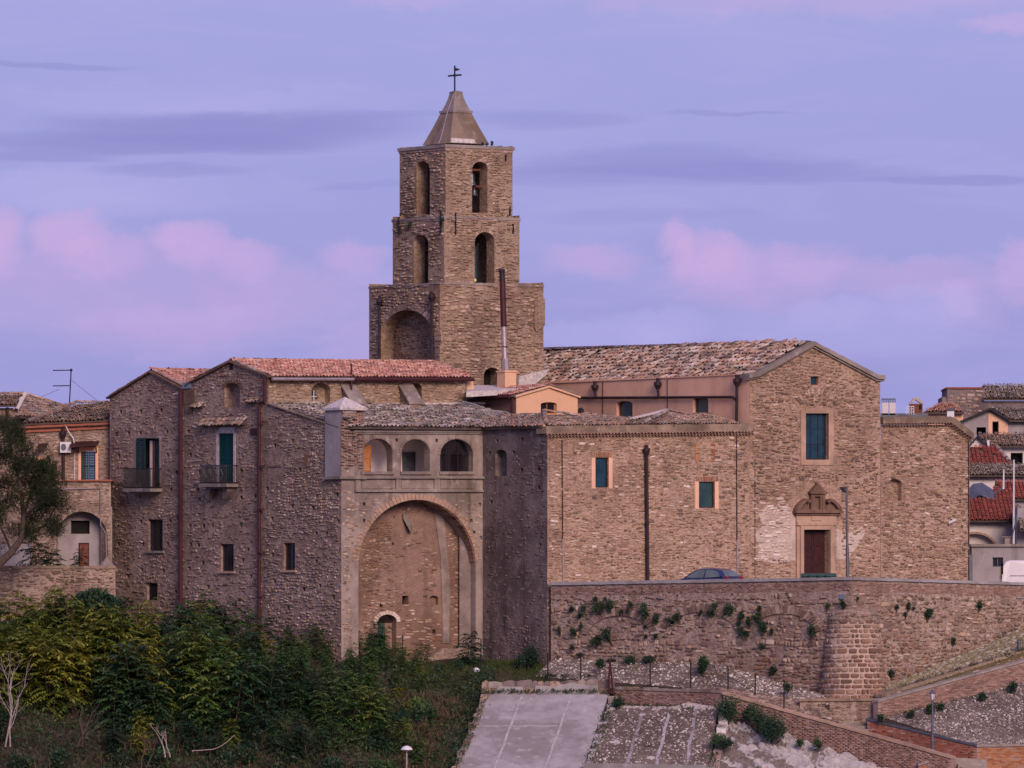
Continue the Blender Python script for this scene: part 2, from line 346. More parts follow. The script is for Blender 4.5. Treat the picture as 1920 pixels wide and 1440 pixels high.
M['scrub'] = leaf_mat('scrub', [(0.0, (0.014, 0.036, 0.02)), (0.5, (0.042, 0.075, 0.028)), (0.75, (0.06, 0.075, 0.03)), (0.9, (0.085, 0.065, 0.035)), (1.0, (0.13, 0.12, 0.04))])
M['straw'] = leaf_mat('straw', [(0.0, (0.075, 0.05, 0.04)), (0.5, (0.20, 0.14, 0.085)), (1.0, (0.36, 0.26, 0.16))])
M['lawn'] = leaf_mat('lawn', [(0.0, (0.022, 0.05, 0.012)), (0.5, (0.045, 0.085, 0.016)), (1.0, (0.08, 0.11, 0.025))])
M['soil'] = wall_mat('soil', (0.10, 0.072, 0.055), (0.05, 0.036, 0.03), (0.16, 0.12, 0.09), 0.0, 0.3, (0.1, 0.08, 0.06), 0.9)
M['asphalt'] = plain('plaza_paving', (0.16, 0.14, 0.135), 0.9)
_m, _t = new_mat('loggia_glass')
_g = _t.n('ShaderNodeBsdfGlossy', {0: (0.8, 0.8, 0.8), 1: 0.08})
_tr = _t.n('ShaderNodeBsdfTransparent', {0: (0.55, 0.55, 0.60)})
_mx = _t.n('ShaderNodeMixShader', {0: 0.2, 1: _tr.outputs[0], 2: _g.outputs[0]})
_t.n('ShaderNodeOutputMaterial', {0: _mx.outputs[0]})
M['glass_thin'] = _m

# ---------------------------------------------------------------- geometry helpers
TH = R(35.0)                                  # the whole complex stands on one grid, turned 35 degrees
RV = Vector((math.cos(TH), math.sin(TH)))     # along walls that face right-front
LV = Vector((-math.sin(TH), math.cos(TH)))    # along walls that face left-front (going away)
ORIG = {}


def P3(px, py, Y):
    return Vector(((px - CX) * Y / F, Y, (HY - py) * Y / F))


def plan(px, Y):
    return Vector(((px - CX) * Y / F, Y))


def hit(px, p, d):
    k = (px - CX) / F
    t = (k * p.y - p.x) / (d.x - k * d.y)
    return p + d * t


class Wall:
    """a vertical plane between two plan points, left to right as seen from the front"""
    def __init__(s, a, b, off=0.0):
        s.d = (b - a).normalized()
        s.n = Vector((s.d.y, -s.d.x))
        s.a = a + s.n * off
        s.ang = math.atan2(s.d.y, s.d.x)

    def uz(s, px, py):
        k = (px - CX) / F
        u = (k * s.a.y - s.a.x) / (s.d.x - k * s.d.y)
        Y = s.a.y + u * s.d.y
        return (u, (HY - py) * Y / F)

    def p(s, u, z, out=0.0):
        q = s.a + s.d * u + s.n * out
        return Vector((q.x, q.y, z))

    def P(s, px, py, out=0.0):
        u, z = s.uz(px, py)
        return s.p(u, z, out)

    def px(s, u, z):
        q = s.a + s.d * u
        return (CX + F * q.x / q.y, HY - F * z / q.y)

    def shifted(s, off):
        return Wall(s.a, s.a + s.d, off)


def wallR(px0, Y0, px1):
    a = plan(px0, Y0)
    return Wall(a, hit(px1, a, RV))


def wallL(px0, px1, Y1):
    b = plan(px1, Y1)
    return Wall(hit(px0, b, LV), b)


def tag(o, label=None, cat=None, group=None, kind=None):
    if label: o['label'] = label
    if cat: o['category'] = cat
    if group: o['group'] = group
    if kind: o['kind'] = kind
    return o


def thing(name, label, cat, loc, group=None):
    o = bpy.data.objects.new(name, None)
    o.empty_display_size = 0.3
    col.objects.link(o)
    o.location = loc
    ORIG[o.name] = Vector(loc)
    return tag(o, label, cat, group)


def link(name, me, parent):
    o = bpy.data.objects.new(name, me)
    col.objects.link(o)
    if parent is not None:
        o.parent = parent
        ORIG[o.name] = ORIG[parent.name]
    return o


class MB:
    def __init__(s):
        s.V, s.Fc, s.mi = [], [], []

    def add(s, V, Fc, m=0):
        k = len(s.V)
        s.V += [tuple(v) for v in V]
        s.Fc += [tuple(i + k for i in f) for f in Fc]
        s.mi += [m] * len(Fc)
        return s

    def build(s, name, mats, parent=None, smooth=False, kind=None, label=None, bevel=0.0):
        if not isinstance(mats, (list, tuple)):
            mats = [mats]
        if parent is not None:
            o0 = ORIG[parent.name]
        else:
            arr = np.array(s.V)
            o0 = Vector((float(arr[:, 0].mean()), float(arr[:, 1].mean()), float(arr[:, 2].min())))
        me = bpy.data.meshes.new(name)
        me.from_pydata([(v[0] - o0.x, v[1] - o0.y, v[2] - o0.z) for v in s.V], [], s.Fc)
        for m in mats:
            me.materials.append(m)
        if len(mats) > 1:
            me.polygons.foreach_set('material_index', s.mi)
        if smooth:
            me.polygons.foreach_set('use_smooth', [True] * len(me.polygons))
        me.update()
        o = link(name, me, parent)
        if parent is None:
            o.location = o0
            ORIG[o.name] = o0
        if bevel:
            b = o.modifiers.new('bevel', 'BEVEL')
            b.width, b.segments, b.limit_method = bevel, 2, 'ANGLE'
        if kind: o['kind'] = kind
        if label: o['label'] = label
        return o


def np_mesh(name, V, T, mats, mi=None, tint=None, parent=None, kind='stuff'):
    """fast triangle mesh from arrays (world coordinates)"""
    V = np.asarray(V, np.float32)
    T = np.asarray(T, np.int32)
    if parent is not None:
        o0 = np.array(ORIG[parent.name], np.float32)
    else:
        o0 = np.array([V[:, 0].mean(), V[:, 1].mean(), V[:, 2].min()], np.float32)
    me = bpy.data.meshes.new(name)
    me.vertices.add(len(V))
    me.vertices.foreach_set('co', (V - o0).ravel())
    me.loops.add(T.size)
    me.loops.foreach_set('vertex_index', T.ravel())
    me.polygons.add(len(T))
    me.polygons.foreach_set('loop_start', np.arange(0, T.size, 3, dtype=np.int32))
    for m in mats:
        me.materials.append(m)
    if mi is not None:
        me.polygons.foreach_set('material_index', np.asarray(mi, np.int32))
    if tint is not None:
        at = me.attributes.new('tint', 'FLOAT', 'POINT')
        at.data.foreach_set('value', np.asarray(tint, np.float32))
    me.update(calc_edges=True)
    o = link(name, me, parent)
    if parent is None:
        o.location = o0.tolist()
        ORIG[o.name] = Vector(o0.tolist())
    if kind: o['kind'] = kind
    return o


def inside(poly, x, y):
    c = False
    j = len(poly) - 1
    for i in range(len(poly)):
        xi, yi = poly[i]
        xj, yj = poly[j]
        if (yi > y) != (yj > y) and x < (xj - xi) * (y - yi) / (yj - yi) + xi:
            c = not c
        j = i
    return c


def tri2d(outer, holes=()):
    co = [Vector(p) for p in outer]
    fs = [list(range(len(outer)))]
    for h in holes:
        fs.append(list(range(len(co), len(co) + len(h))))
        co += [Vector(p) for p in h]
    vs, es, tf, ov, oe, of = delaunay_2d_cdt(co, [], fs, 1, 1e-6)
    return [(v.x, v.y) for v in vs], [tuple(f) for f, o in zip(tf, of) if len(o) == 0 or max(o) == 0]


def rect(x0, y0, x1, y1):
    return [(x0, y1), (x1, y1), (x1, y0), (x0, y0)]


def arch(x0, x1, ytop, ybot, rise=None, n=12):
    """opening with an arched head, photo pixels"""
    w = (x1 - x0) / 2
    rise = rise if rise is not None else w
    pts = [(x0, ybot), (x1, ybot)]
    for i in range(n + 1):
        a = math.pi * i / n
        pts.append(((x0 + x1) / 2 + w * math.cos(a), ytop + rise - rise * math.sin(a)))
    return pts


def slab(t, w, outline, holes=(), mat=None, T=0.5, name='wall', mats=None, mitre=True):
    """wall with real openings. holes: (polygon px, depth, cap material index or None)"""
    o2 = [w.uz(*p) for p in outline]
    h2 = [[w.uz(*p) for p in h[0]] for h in holes]
    mb = MB()
    vs, fs = tri2d(o2, h2)
    mb.add([w.p(u, z) for u, z in vs], fs)
    us = [u for u, z in o2]
    u0, u1 = min(us), max(us)
    cl = (lambda u: min(max(u, u0 + T), u1 - T)) if mitre and u1 - u0 > 2.2 * T else (lambda u: u)
    n = len(o2)
    mb.add([w.p(u, z) for u, z in o2] + [w.p(cl(u), z, -T) for u, z in o2], [(i, (i + 1) % n, n + (i + 1) % n, n + i) for i in range(n)])
    for (poly, dep, cap), hh in zip(holes, h2):
        n = len(hh)
        mb.add([w.p(u, z) for u, z in hh] + [w.p(u, z, -dep) for u, z in hh], [(i, n + i, n + (i + 1) % n, (i + 1) % n) for i in range(n)])
        if cap is not None:
            v2, f2 = tri2d(hh)
            mb.add([w.p(u, z, -dep) for u, z in v2], f2, cap)
    return mb.build(name, mats or [mat], t)


def wpoly(mb, w, poly, o0, o1, m=0):
    """px polygon on a wall plane pushed out from o0 to o1 metres"""
    p2 = [w.uz(*p) for p in poly]
    vs, fs = tri2d(p2)
    mb.add([w.p(u, z, o1) for u, z in vs], fs, m)
    mb.add([w.p(u, z, o0) for u, z in vs], fs, m)
    n = len(p2)
    mb.add([w.p(u, z, o0) for u, z in p2] + [w.p(u, z, o1) for u, z in p2], [(i, (i + 1) % n, n + (i + 1) % n, n + i) for i in range(n)], m)
    return mb


def wbox(mb, w, x0, y0, x1, y1, o0, o1, m=0):
    return wpoly(mb, w, rect(x0, y0, x1, y1), o0, o1, m)


def wstrip(mb, w, x0, y0, x1, y1, h, o0, o1, m=0):
    """band along a sloping top line, h pixels tall"""
    n = int(abs(x1 - x0) / 9)
    if n < 3:
        return wpoly(mb, w, [(x0, y0 + h), (x1, y1 + h), (x1, y1), (x0, y0)], o0, o1, m)
    j = min(.9, h * .14)                       # old edges: slightly uneven
    t_ = [k / n for k in range(n + 1)]
    bot = [(x0 + (x1 - x0) * f, y0 + (y1 - y0) * f + h + (rng.uniform(-j, j) * .5 if 0 < f < 1 else 0)) for f in t_]
    top = [(x0 + (x1 - x0) * f, y0 + (y1 - y0) * f + (rng.uniform(-j, j) if 0 < f < 1 else 0)) for f in t_]
    return wpoly(mb, w, bot + top[::-1], o0, o1, m)


def tube(mb, pts, r, n=6, m=0, r1=None):
    pts = [Vector(p) for p in pts]
    r1 = r if r1 is None else r1
    ring = []
    L = len(pts)
    for i, p in enumerate(pts):
        d = (pts[min(i + 1, L - 1)] - pts[max(i - 1, 0)])
        d = d.normalized() if d.length > 1e-9 else Vector((0, 0, 1))
        a = d.orthogonal().normalized() if i == 0 else (ring_a - d * ring_a.dot(d)).normalized()
        ring_a = a
        b = d.cross(a)
        rr = r + (r1 - r) * i / max(1, L - 1)
        ring.append([p + (a * math.cos(2 * math.pi * k / n) + b * math.sin(2 * math.pi * k / n)) * rr for k in range(n)])
    V = [v for q in ring for v in q]
    Fc = [(i * n + k, i * n + (k + 1) % n, (i + 1) * n + (k + 1) % n, (i + 1) * n + k) for i in range(L - 1) for k in range(n)]
    Fc += [tuple(range(n - 1, -1, -1)), tuple(range((L - 1) * n, L * n))]
    mb.add(V, Fc, m)
    return mb


def lathe(mb, c, prof, n=16, m=0):
    """prof: (radius, z) from bottom to top round the point c"""
    c = Vector(c)
    V = [c + Vector((r * math.cos(2 * math.pi * k / n), r * math.sin(2 * math.pi * k / n), z)) for r, z in prof for k in range(n)]
    L = len(prof)
    Fc = [(i * n + k, i * n + (k + 1) % n, (i + 1) * n + (k + 1) % n, (i + 1) * n + k) for i in range(L - 1) for k in range(n)]
    Fc += [tuple(range(n - 1, -1, -1)), tuple(range((L - 1) * n, L * n))]
    mb.add(V, Fc, m)
    return mb


def beam(mb, a, b, wd, h, m=0, up=Vector((0, 0, 1))):
    """box from a to b, wd wide, h tall; a and b lie on its top centre line"""
    a, b = Vector(a), Vector(b)
    d = (b - a).normalized()
    s = d.cross(up).normalized() * (wd / 2)
    dn = Vector((0, 0, -h))
    V = [a - s, a + s, b + s, b - s]
    V += [v + dn for v in V]
    mb.add(V, [(0, 1, 2, 3), (4, 7, 6, 5), (0, 4, 5, 1), (1, 5, 6, 2), (2, 6, 7, 3), (3, 7, 4, 0)], m)
    return mb


def wpipe(mb, w, pts, r, out, m=0):
    return tube(mb, [w.P(x, y, out) for x, y in pts], r, 8, m)


# ---- many small pieces: the largest become objects, the rest one joined part
def stone_variant():
    """flat faced rough block with clipped corners"""
    V = []
    n = 8
    for sx, sz in ((1, 1), (-1, 1), (-1, -1), (1, -1)):
        cx_, cz_ = rng.uniform(.40, .5), rng.uniform(.36, .5)
        a, b = rng.uniform(.05, .22), rng.uniform(.05, .22)
        p, q = (sx * cx_, 0.15, sz * (cz_ - b)), (sx * (cx_ - a), 0.15, sz * cz_)
        V += [p, q] if sx * sz > 0 else [q, p]
    for k in range(n):
        x, _, z = V[k]
        s = rng.uniform(0.80, 0.94)
        V.append((x * s, -rng.uniform(0.65, 1.0), z * s))
    V.append((rng.uniform(-.1, .1), -rng.uniform(0.9, 1.1), rng.uniform(-.1, .1)))
    T = []
    for k in range(n):
        j = (k + 1) % n
        T += [(k, j, n + j), (k, n + j, n + k), (n + k, n + j, 2 * n)]
    return np.array(V, np.float32), np.array(T, np.int32)


def tile_variant():
    n = 5
    V = []
    for (y, w, r) in ((-0.5, 0.5, 1.0), (0.5, 0.40, 0.82)):
        for k in range(n):
            a = math.pi * k / (n - 1)
            V.append((-w * math.cos(a) * rng.uniform(.95, 1.05), y, r * math.sin(a) * rng.uniform(.9, 1.1)))
    for k in range(n):
        a = math.pi * k / (n - 1)
        V.append((-0.38 * math.cos(a), -0.49, 0.76 * math.sin(a) - 0.02))
    T = []
    for k in range(n - 1):
        T += [(k, k + 1, n + k + 1), (k, n + k + 1, n + k), (k, 2 * n + k, 2 * n + k + 1), (k, 2 * n + k + 1, k + 1)]
    return np.array(V, np.float32), np.array(T, np.int32)


def brick_variant():
    V = [(x, y, z) for y in (0.1, -1.0) for x, z in ((-.5, -.5), (.5, -.5), (.5, .5), (-.5, .5))]
    T = []
    for q in ((4, 5, 6, 7), (0, 1, 5, 4), (1, 2, 6, 5), (2, 3, 7, 6), (3, 0, 4, 7)):
        T += [(q[0], q[1], q[2]), (q[0], q[2], q[3])]
    return np.array(V, np.float32), np.array(T, np.int32)


def dome_variant():
    n = 6
    V, T = [], []
    for (r, z) in ((0.5, 0.0), (0.38, 0.55)):
        for k in range(n):
            a = 2 * math.pi * k / n
            V.append((r * math.cos(a) * rng.uniform(.75, 1.1), r * math.sin(a) * rng.uniform(.75, 1.1), z))
    V.append((0, 0, 0.8))
    for k in range(n):
        j = (k + 1) % n
        T += [(k, j, n + j), (k, n + j, n + k), (n + k, n + j, 2 * n)]
    return np.array(V, np.float32), np.array(T, np.int32)


STONES = [stone_variant() for _ in range(12)]
TILES = [tile_variant() for _ in range(4)]
BRICKS = [brick_variant()]
DOMES = [dome_variant() for _ in range(6)]
_pm = {}


def piece_mesh(name, variant, vi, mat):
    k = (name, id(variant), vi, mat.name)
    if k not in _pm:
        V, T = variant[vi]
        me = bpy.data.meshes.new(name)
        me.from_pydata(V.tolist(), [], T.tolist())
        me.materials.append(mat)
        _pm[k] = me
    return _pm[k]


class Bank:
    def __init__(s, t, name, variants, limit=300, minsize=0.0):
        s.t, s.name, s.var, s.limit, s.minsize, s.items = t, name, variants, limit, minsize, []

    def add(s, loc, X, Y, Z, mat, size):
        s.items.append((size, loc, X, Y, Z, mat, rng.randrange(len(s.var))))

    def flush(s):
        s.items.sort(key=lambda i: -i[0])
        o0 = ORIG[s.t.name]
        n = 0
        for size, loc, X, Y, Z, mat, vi in s.items:
            if n >= s.limit or size < s.minsize:
                break
            o = link(s.name, piece_mesh(s.name, s.var, vi, mat), s.t)
            p = loc - o0
            o.matrix_local = Matrix(((X.x, Y.x, Z.x, p.x), (X.y, Y.y, Z.y, p.y), (X.z, Y.z, Z.z, p.z), (0, 0, 0, 1)))
            n += 1
        rest = s.items[n:]
        if not rest:
            return
        mats = []
        Vs, Ts, Ms, Ti = [], [], [], []
        k = 0
        for size, loc, X, Y, Z, mat, vi in rest:
            if mat not in mats:
                mats.append(mat)
            V, T = s.var[vi]
            Mx = np.array([X, Y, Z], np.float32)
            Vs.append(V @ Mx + np.array(loc, np.float32))
            Ts.append(T + k)
            k += len(V)
            Ms.append(np.full(len(T), mats.index(mat)))
            Ti.append(np.full(len(V), rng.random()))
        np_mesh('small_' + s.name + 's', np.concatenate(Vs), np.concatenate(Ts), mats, np.concatenate(Ms), np.concatenate(Ti), s.t)


def bbox(poly):
    xs = [p[0] for p in poly]
    ys = [p[1] for p in poly]
    return min(xs), min(ys), max(xs), max(ys)


_nt = nrg.random((64, 64))


def vnoise(x, y, s=38.0):
    """smooth value noise over photo-sized coordinates, 0..1"""
    x, y = x / s, y / s
    i, j = int(math.floor(x)), int(math.floor(y))
    fx, fy = x - i, y - j
    fx, fy = fx * fx * (3 - 2 * fx), fy * fy * (3 - 2 * fy)
    g = lambda a, b: _nt[a % 64, b % 64]
    return (g(i, j) * (1 - fx) + g(i + 1, j) * fx) * (1 - fy) + (g(i, j + 1) * (1 - fx) + g(i + 1, j + 1) * fx) * fy


def stones(bank, w, outline, holes=(), mat=None, h=(0.09, 0.19), wd=(0.14, 0.48), gap=0.028, keep=0.88, dep=(0.02, 0.06), dens=None, pick=None, off=0.0, rot=5.5, patch=.45):
    """rubble in rough courses over a wall polygon (photo pixels); dens(px,py) thins it, pick(px,py) chooses another material"""
    o2 = [w.uz(*p) for p in outline]
    hb = []
    for hh in holes:
        q = [w.uz(*p) for p in (hh[0] if isinstance(hh[0], list) else hh)]
        hb.append((bbox(q), q))
    u0, z0, u1, z1 = bbox(o2)
    z = z0
    X0 = Vector((w.d.x, w.d.y, 0))
    Yv = Vector((-w.n.x, -w.n.y, 0))
    Z0 = Vector((0, 0, 1))
    while z < z1:
        hh = rng.uniform(*h) * (1.35 if rng.random() < .12 else 1)
        u = u0 - rng.uniform(0, 0.2)
        near = [(b, q) for b, q in hb if b[1] - .02 < z + hh and b[3] + .02 > z]
        while u < u1:
            ww = wd[0] + (wd[1] - wd[0]) * rng.random() ** 1.6
            px, py = w.px(u, z)
            ww *= .72 + .75 * vnoise(px * .9 + 77, py + 31, 55)
            hz = hh * rng.uniform(0.72, 1.12)
            cu, cz = u + ww / 2, z + hh / 2 + rng.uniform(-.035, .035) + .05 * math.sin(u * 1.1 + z * .7) + .03 * math.sin(u * 2.7 - z * 1.9)
            u += ww + gap * rng.uniform(.6, 2.0)
            px, py = w.px(cu, cz)
            k = keep * (1 - patch * min(1, max(0, (vnoise(px + 300, py * .8) * .6 + vnoise(px, py, 15) * .4 - .42) * 3.2)))
            if dens: k *= dens(px, py)
            if rng.random() > k:
                continue
            a, b = ww * .47, hz * .45
            if not all(inside(o2, x, y) for x, y in ((cu - a, cz - b), (cu + a, cz - b), (cu + a, cz + b), (cu - a, cz + b))):
                continue
            bad = False
            for bb, q in near:
                if bb[0] < cu + a and bb[2] > cu - a and bb[1] < cz + b and bb[3] > cz - b:
                    if len(q) < 6 or inside(q, cu, cz) or any(inside(q, x, y) for x, y in ((cu - a, cz - b), (cu + a, cz - b), (cu + a, cz + b), (cu - a, cz + b))):
                        bad = True
                        break
            if bad:
                continue
            mm = mat
            if pick:
                mm = pick(px, py) or mat
            ra = R(rng.gauss(0, rot))
            c, s_ = math.cos(ra), math.sin(ra)
            bank.add(w.p(cu, cz, off), (X0 * c + Z0 * s_) * ww, Yv * rng.uniform(*dep), (Z0 * c - X0 * s_) * hz, mm, ww * hz)
        z += hh + gap * rng.uniform(.5, 1.3)


def bricks(bank, w, outline, mat, bw=0.25, bh=0.062, gap=0.014, dep=0.02, keep=0.97, off=0.0):
    o2 = [w.uz(*p) for p in outline]
    u0, z0, u1, z1 = bbox(o2)
    z, row = z0 + bh / 2, 0
    X0 = Vector((w.d.x, w.d.y, 0))
    Yv = Vector((-w.n.x, -w.n.y, 0))
    while z < z1:
        u = u0 + (bw / 2 if row % 2 else 0)
        while u < u1 + bw:
            ok = rng.random() < keep and all(inside(o2, u + a * bw * .48, z + b * bh * .48) for a in (-1, 1) for b in (-1, 1))
            if ok:
                bank.add(w.p(u, z, off), X0 * bw * rng.uniform(.94, 1.0), Yv * dep * rng.uniform(.3, 1.2), Vector((0, 0, bh * rng.uniform(.9, 1.02))), mat, bw * bh * rng.uniform(.9, 1))
            u += bw + gap
        z += bh + gap
        row += 1


def roof(t, bank, poly, p0, p1, mat, tw=0.21, tl=0.37, jit=1.0, keep=0.985, thick=0.1, base=True, name='roof'):
    """roof plane covered with barrel tiles. p0-p1: its eave, left to right; poly: its corners"""
    s = (p1 - p0).normalized()
    c = sum(poly, Vector()) / len(poly)
    nrm = s.cross(c - p0).normalized()
    if nrm.z < 0:
        nrm = -nrm
    up = nrm.cross(s).normalized()
    if up.z < 0:
        up = -up
    q = [((v - p0).dot(s), (v - p0).dot(up)) for v in poly]
    a0, b0, a1, b1 = bbox(q)
    if base:
        mb = MB()
        n = len(poly)
        dn = nrm * thick
        V = [p0 + s * x + up * y for x, y in q]
        mb.add(V + [v - dn for v in V], [tuple(range(n)), tuple(range(2 * n - 1, n - 1, -1))] + [(i, (i + 1) % n, n + (i + 1) % n, n + i) for i in range(n)])
        mb.build(name, M['underlay'], t)
    x = a0 + tw / 2
    while x < a1:
        y = b0 + tl * 0.35
        while y < b1 + tl * 0.3:
            xx = x + rng.gauss(0, .012) * jit
            yy = y + rng.gauss(0, .02) * jit
            if rng.random() < keep and inside(q, xx, min(yy, b1 - .05)):
                ra = R(rng.gauss(0, 2.2) * jit)
                X = s * math.cos(ra) + up * math.sin(ra)
                Y = up * math.cos(ra) - s * math.sin(ra)
                N = (nrm + Y * 0.10).normalized()
                Y = (Y - nrm * 0.10).normalized()
                w_ = tw * rng.uniform(.80, .92)
                bank.add(p0 + s * xx + up * yy + nrm * (0.035 + rng.uniform(0, .02) * jit), X * w_, Y * tl * 1.18, N * tw * rng.uniform(.36, .46), mat, w_ * tl * rng.uniform(.95, 1.05))
            y += tl
        x += tw
    return s, up, nrm


def ridge(bank, a, b, mat, w=0.26, tl=0.36, lift=0.05):
    d = (b - a).normalized()
    x = d.cross(Vector((0, 0, 1))).normalized()
    n = x.cross(d).normalized()
    L = (b - a).length
    k = max(1, int(L / tl))
    for i in range(k):
        p = a + d * (i + .5) * L / k + n * lift
        bank.add(p, x * w, d * tl * 1.15, n * w * .42 + x * rng.gauss(0, .01), mat, w * tl)


def tile_cornice(bank, w, x0, y0, x1, y1, mat, step=0.2, out=0.16, rows=1, dz=0.13):
    """rows of half round tiles showing their ends under an eave"""
    u0, z0 = w.uz(x0, y0)
    u1, z1 = w.uz(x1, y1)
    X0 = Vector((w.d.x, w.d.y, 0))
    N3 = Vector((w.n.x, w.n.y, 0))
    n = int(abs(u1 - u0) / step)
    for r in range(rows):
        for i in range(n):
            f = (i + 0.5 + 0.5 * (r % 2)) / n
            if f > 1: continue
            p = w.p(u0 + (u1 - u0) * f, z0 + (z1 - z0) * f - r * dz, out * (1 - 0.38 * r) - 0.17)
            bank.add(p, X0 * step * .86, -N3 * 0.36, Vector((0, 0, step * .5)), mat, 0.05)


def window(t, w, x0, y0, x1, y1, glass='glass', dep=0.2, fw=2.2, frame='pipe_dark', bars=(1, 1), bar=1.2, name='window'):
    mb = MB()
    o0, o1 = -dep - .03, -dep + .03
    wbox(mb, w, x0, y0, x0 + fw, y1, o0, o1)
    wbox(mb, w, x1 - fw, y0, x1, y1, o0, o1)
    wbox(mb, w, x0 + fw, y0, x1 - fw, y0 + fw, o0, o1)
    wbox(mb, w, x0 + fw, y1 - fw, x1 - fw, y1, o0, o1)
    for i in range(1, bars[0]):
        x = x0 + (x1 - x0) * i / bars[0]
        wbox(mb, w, x - bar / 2, y0 + fw, x + bar / 2, y1 - fw, o0 + .01, o1 - .012)
    for i in range(1, bars[1]):
        y = y0 + (y1 - y0) * i / bars[1]
        wbox(mb, w, x0 + fw, y - bar / 2, x1 - fw, y + bar / 2, o0 + .012, o1 - .014)
    f = mb.build(name, M[frame], t)
    mb = MB()
    wbox(mb, w, x0 + fw * .5, y0 + fw * .5, x1 - fw * .5, y1 - fw * .5, -dep - .025, -dep - .008)
    mb.build('pane', M[glass], f)
    return f


def shutter(t, w, x0, y0, x1, y1, out, mat='teal', nsl=None, parent_name='shutter'):
    mb = MB()
    fw = max(1.0, (x1 - x0) * .12)
    th = .05
    wbox(mb, w, x0, y0, x0 + fw, y1, out, out + th)
    wbox(mb, w, x1 - fw, y0, x1, y1, out, out + th)
    ym = (y0 + y1) / 2
    for ya in (y0, ym - fw * .5, y1 - fw):
        wbox(mb, w, x0 + fw, ya, x1 - fw, ya + fw, out, out + th - .003)
    nsl = nsl or int((y1 - y0) / 3.0)
    for i in range(nsl):
        y = y0 + (y1 - y0) * (i + .5) / nsl
        a, b = w.uz(x0 + fw, y), w.uz(x1 - fw, y)
        dz = (w.uz(x0, y)[1] - w.uz(x0, y + (y1 - y0) / nsl)[1])
        V = [w.p(a[0], a[1] + dz * .45, out + .004), w.p(b[0], b[1] + dz * .45, out + .004), w.p(b[0], b[1] - dz * .4, out + th - .008), w.p(a[0], a[1] - dz * .4, out + th - .008)]
        mb.add(V, [(0, 1, 2, 3)])
    return mb.build(parent_name, M[mat], t)


def voussoirs(t, w, cx, cy, rx, ry, a0, a1, n, thick, mat, dep=0.05, name='arch_stone', jit=.15, off=0.0):
    """wedge stones round an arch; ellipse in photo pixels"""
    for i in range(n):
        b0 = a0 + (a1 - a0) * (i + .07) / n
        b1 = a0 + (a1 - a0) * (i + .93) / n
        tk = thick * rng.uniform(1 - jit, 1 + jit)
        poly = []
        for a, k in ((b0, 0), (b1, 0), (b1, tk), (b0, tk)):
            poly.append((cx + (rx + k) * math.cos(R(a)), cy - (ry + k) * math.sin(R(a))))
        mb = MB()
        wpoly(mb, w, poly, off - .05, off + dep * rng.uniform(.6, 1.2))
        mb.build(name, mat, t)


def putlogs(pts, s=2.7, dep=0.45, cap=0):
    return [(rect(x - s, y - s * 1.3, x + s, y + s * 1.3), dep, cap) for x, y in pts]  # with the dark material as cap, the shade of hole depth is painted on


def downpipe(t, w, pts, r, out, mat, hopper=None, name='downpipe'):
    mb = MB()
    wpipe(mb, w, pts, r, out)
    if hopper:
        x, y, s = hopper
        c = w.P(x, y, out)
        lathe(mb, c, [(r, -.30 * s), (.24 * s, 0), (.24 * s, .18 * s), (.20 * s, .18 * s)], 10)
        tube(mb, [c + Vector((0, 0, .18 * s)), c + Vector((0, 0, .42 * s))], .12 * s, 8)
    L = len(pts)
    for i in range(1, 6):                     # clamps
        a = w.P(*pts[0], out)
        b = w.P(*pts[-1], out)
        if abs((a - b).x) < 0.4 and (a - b).length > 3:
            c = a.lerp(b, i / 6)
            lathe(mb, c, [(r * 1.25, -.04), (r * 1.25, .04)], 8)
    return mb.build(name, mat, t)

# ---------------------------------------------------------------- ground
def terr(x, Y):
    b = float(np.interp(Y, [-60, 0, 15, 60, 300, 384, 393, 396.5, 400, 432, 900, 6000], [-1.8, -1.8, -1.9, -12, -30, -8.0, -4.2, -2.4, -1.7, -1.7, -12, -60]))
    if 345 < Y < 432:
        b += 0.12 * math.sin(x * 0.9 + Y * 0.4) + 0.09 * math.sin(x * 2.3 - Y * 1.1)
    return b


xs = [-3000, -1000, -300, -120, -70] + [-50 + 1.0 * i for i in range(101)] + [70, 120, 300, 1000, 3000]
ys = [-60, 0, 15, 60, 150, 300, 340] + [345 + 1.0 * i for i in range(88)] + [440, 500, 900, 2000, 6000]
mb = MB()
nx = len(xs)
mb.add([(x, y, terr(x, y)) for y in ys for x in xs], [(j * nx + i, j * nx + i + 1, (j + 1) * nx + i + 1, (j + 1) * nx + i) for j in range(len(ys) - 1) for i in range(nx - 1)])
tag(mb.build('ground', M['soil'], None, True), kind='structure')

# corner points of the complex
p1025 = plan(1025, 400.0)
c905 = hit(905, p1025, LV)
p640 = hit(640, c905, RV)
p490 = hit(490, p640, LV)
p345 = hit(345, p640, LV)
p205 = hit(205, p640, LV)
p1405 = hit(1405, p1025, RV)
WM = Wall(p1025, p1405)
WE = Wall(c905, p1025)
WD = Wall(p640, c905)
WL = Wall(p205, p640)                         # the long left facing front of three houses
WBs = Wall(hit(499, p640, LV), hit(499, p640, LV) + RV)
WF = Wall(p1405, p1405 + RV, -0.3)
ZG = 1.7                                      # level of the church square


def base_of(w, px, py):
    return w.P(px, py)


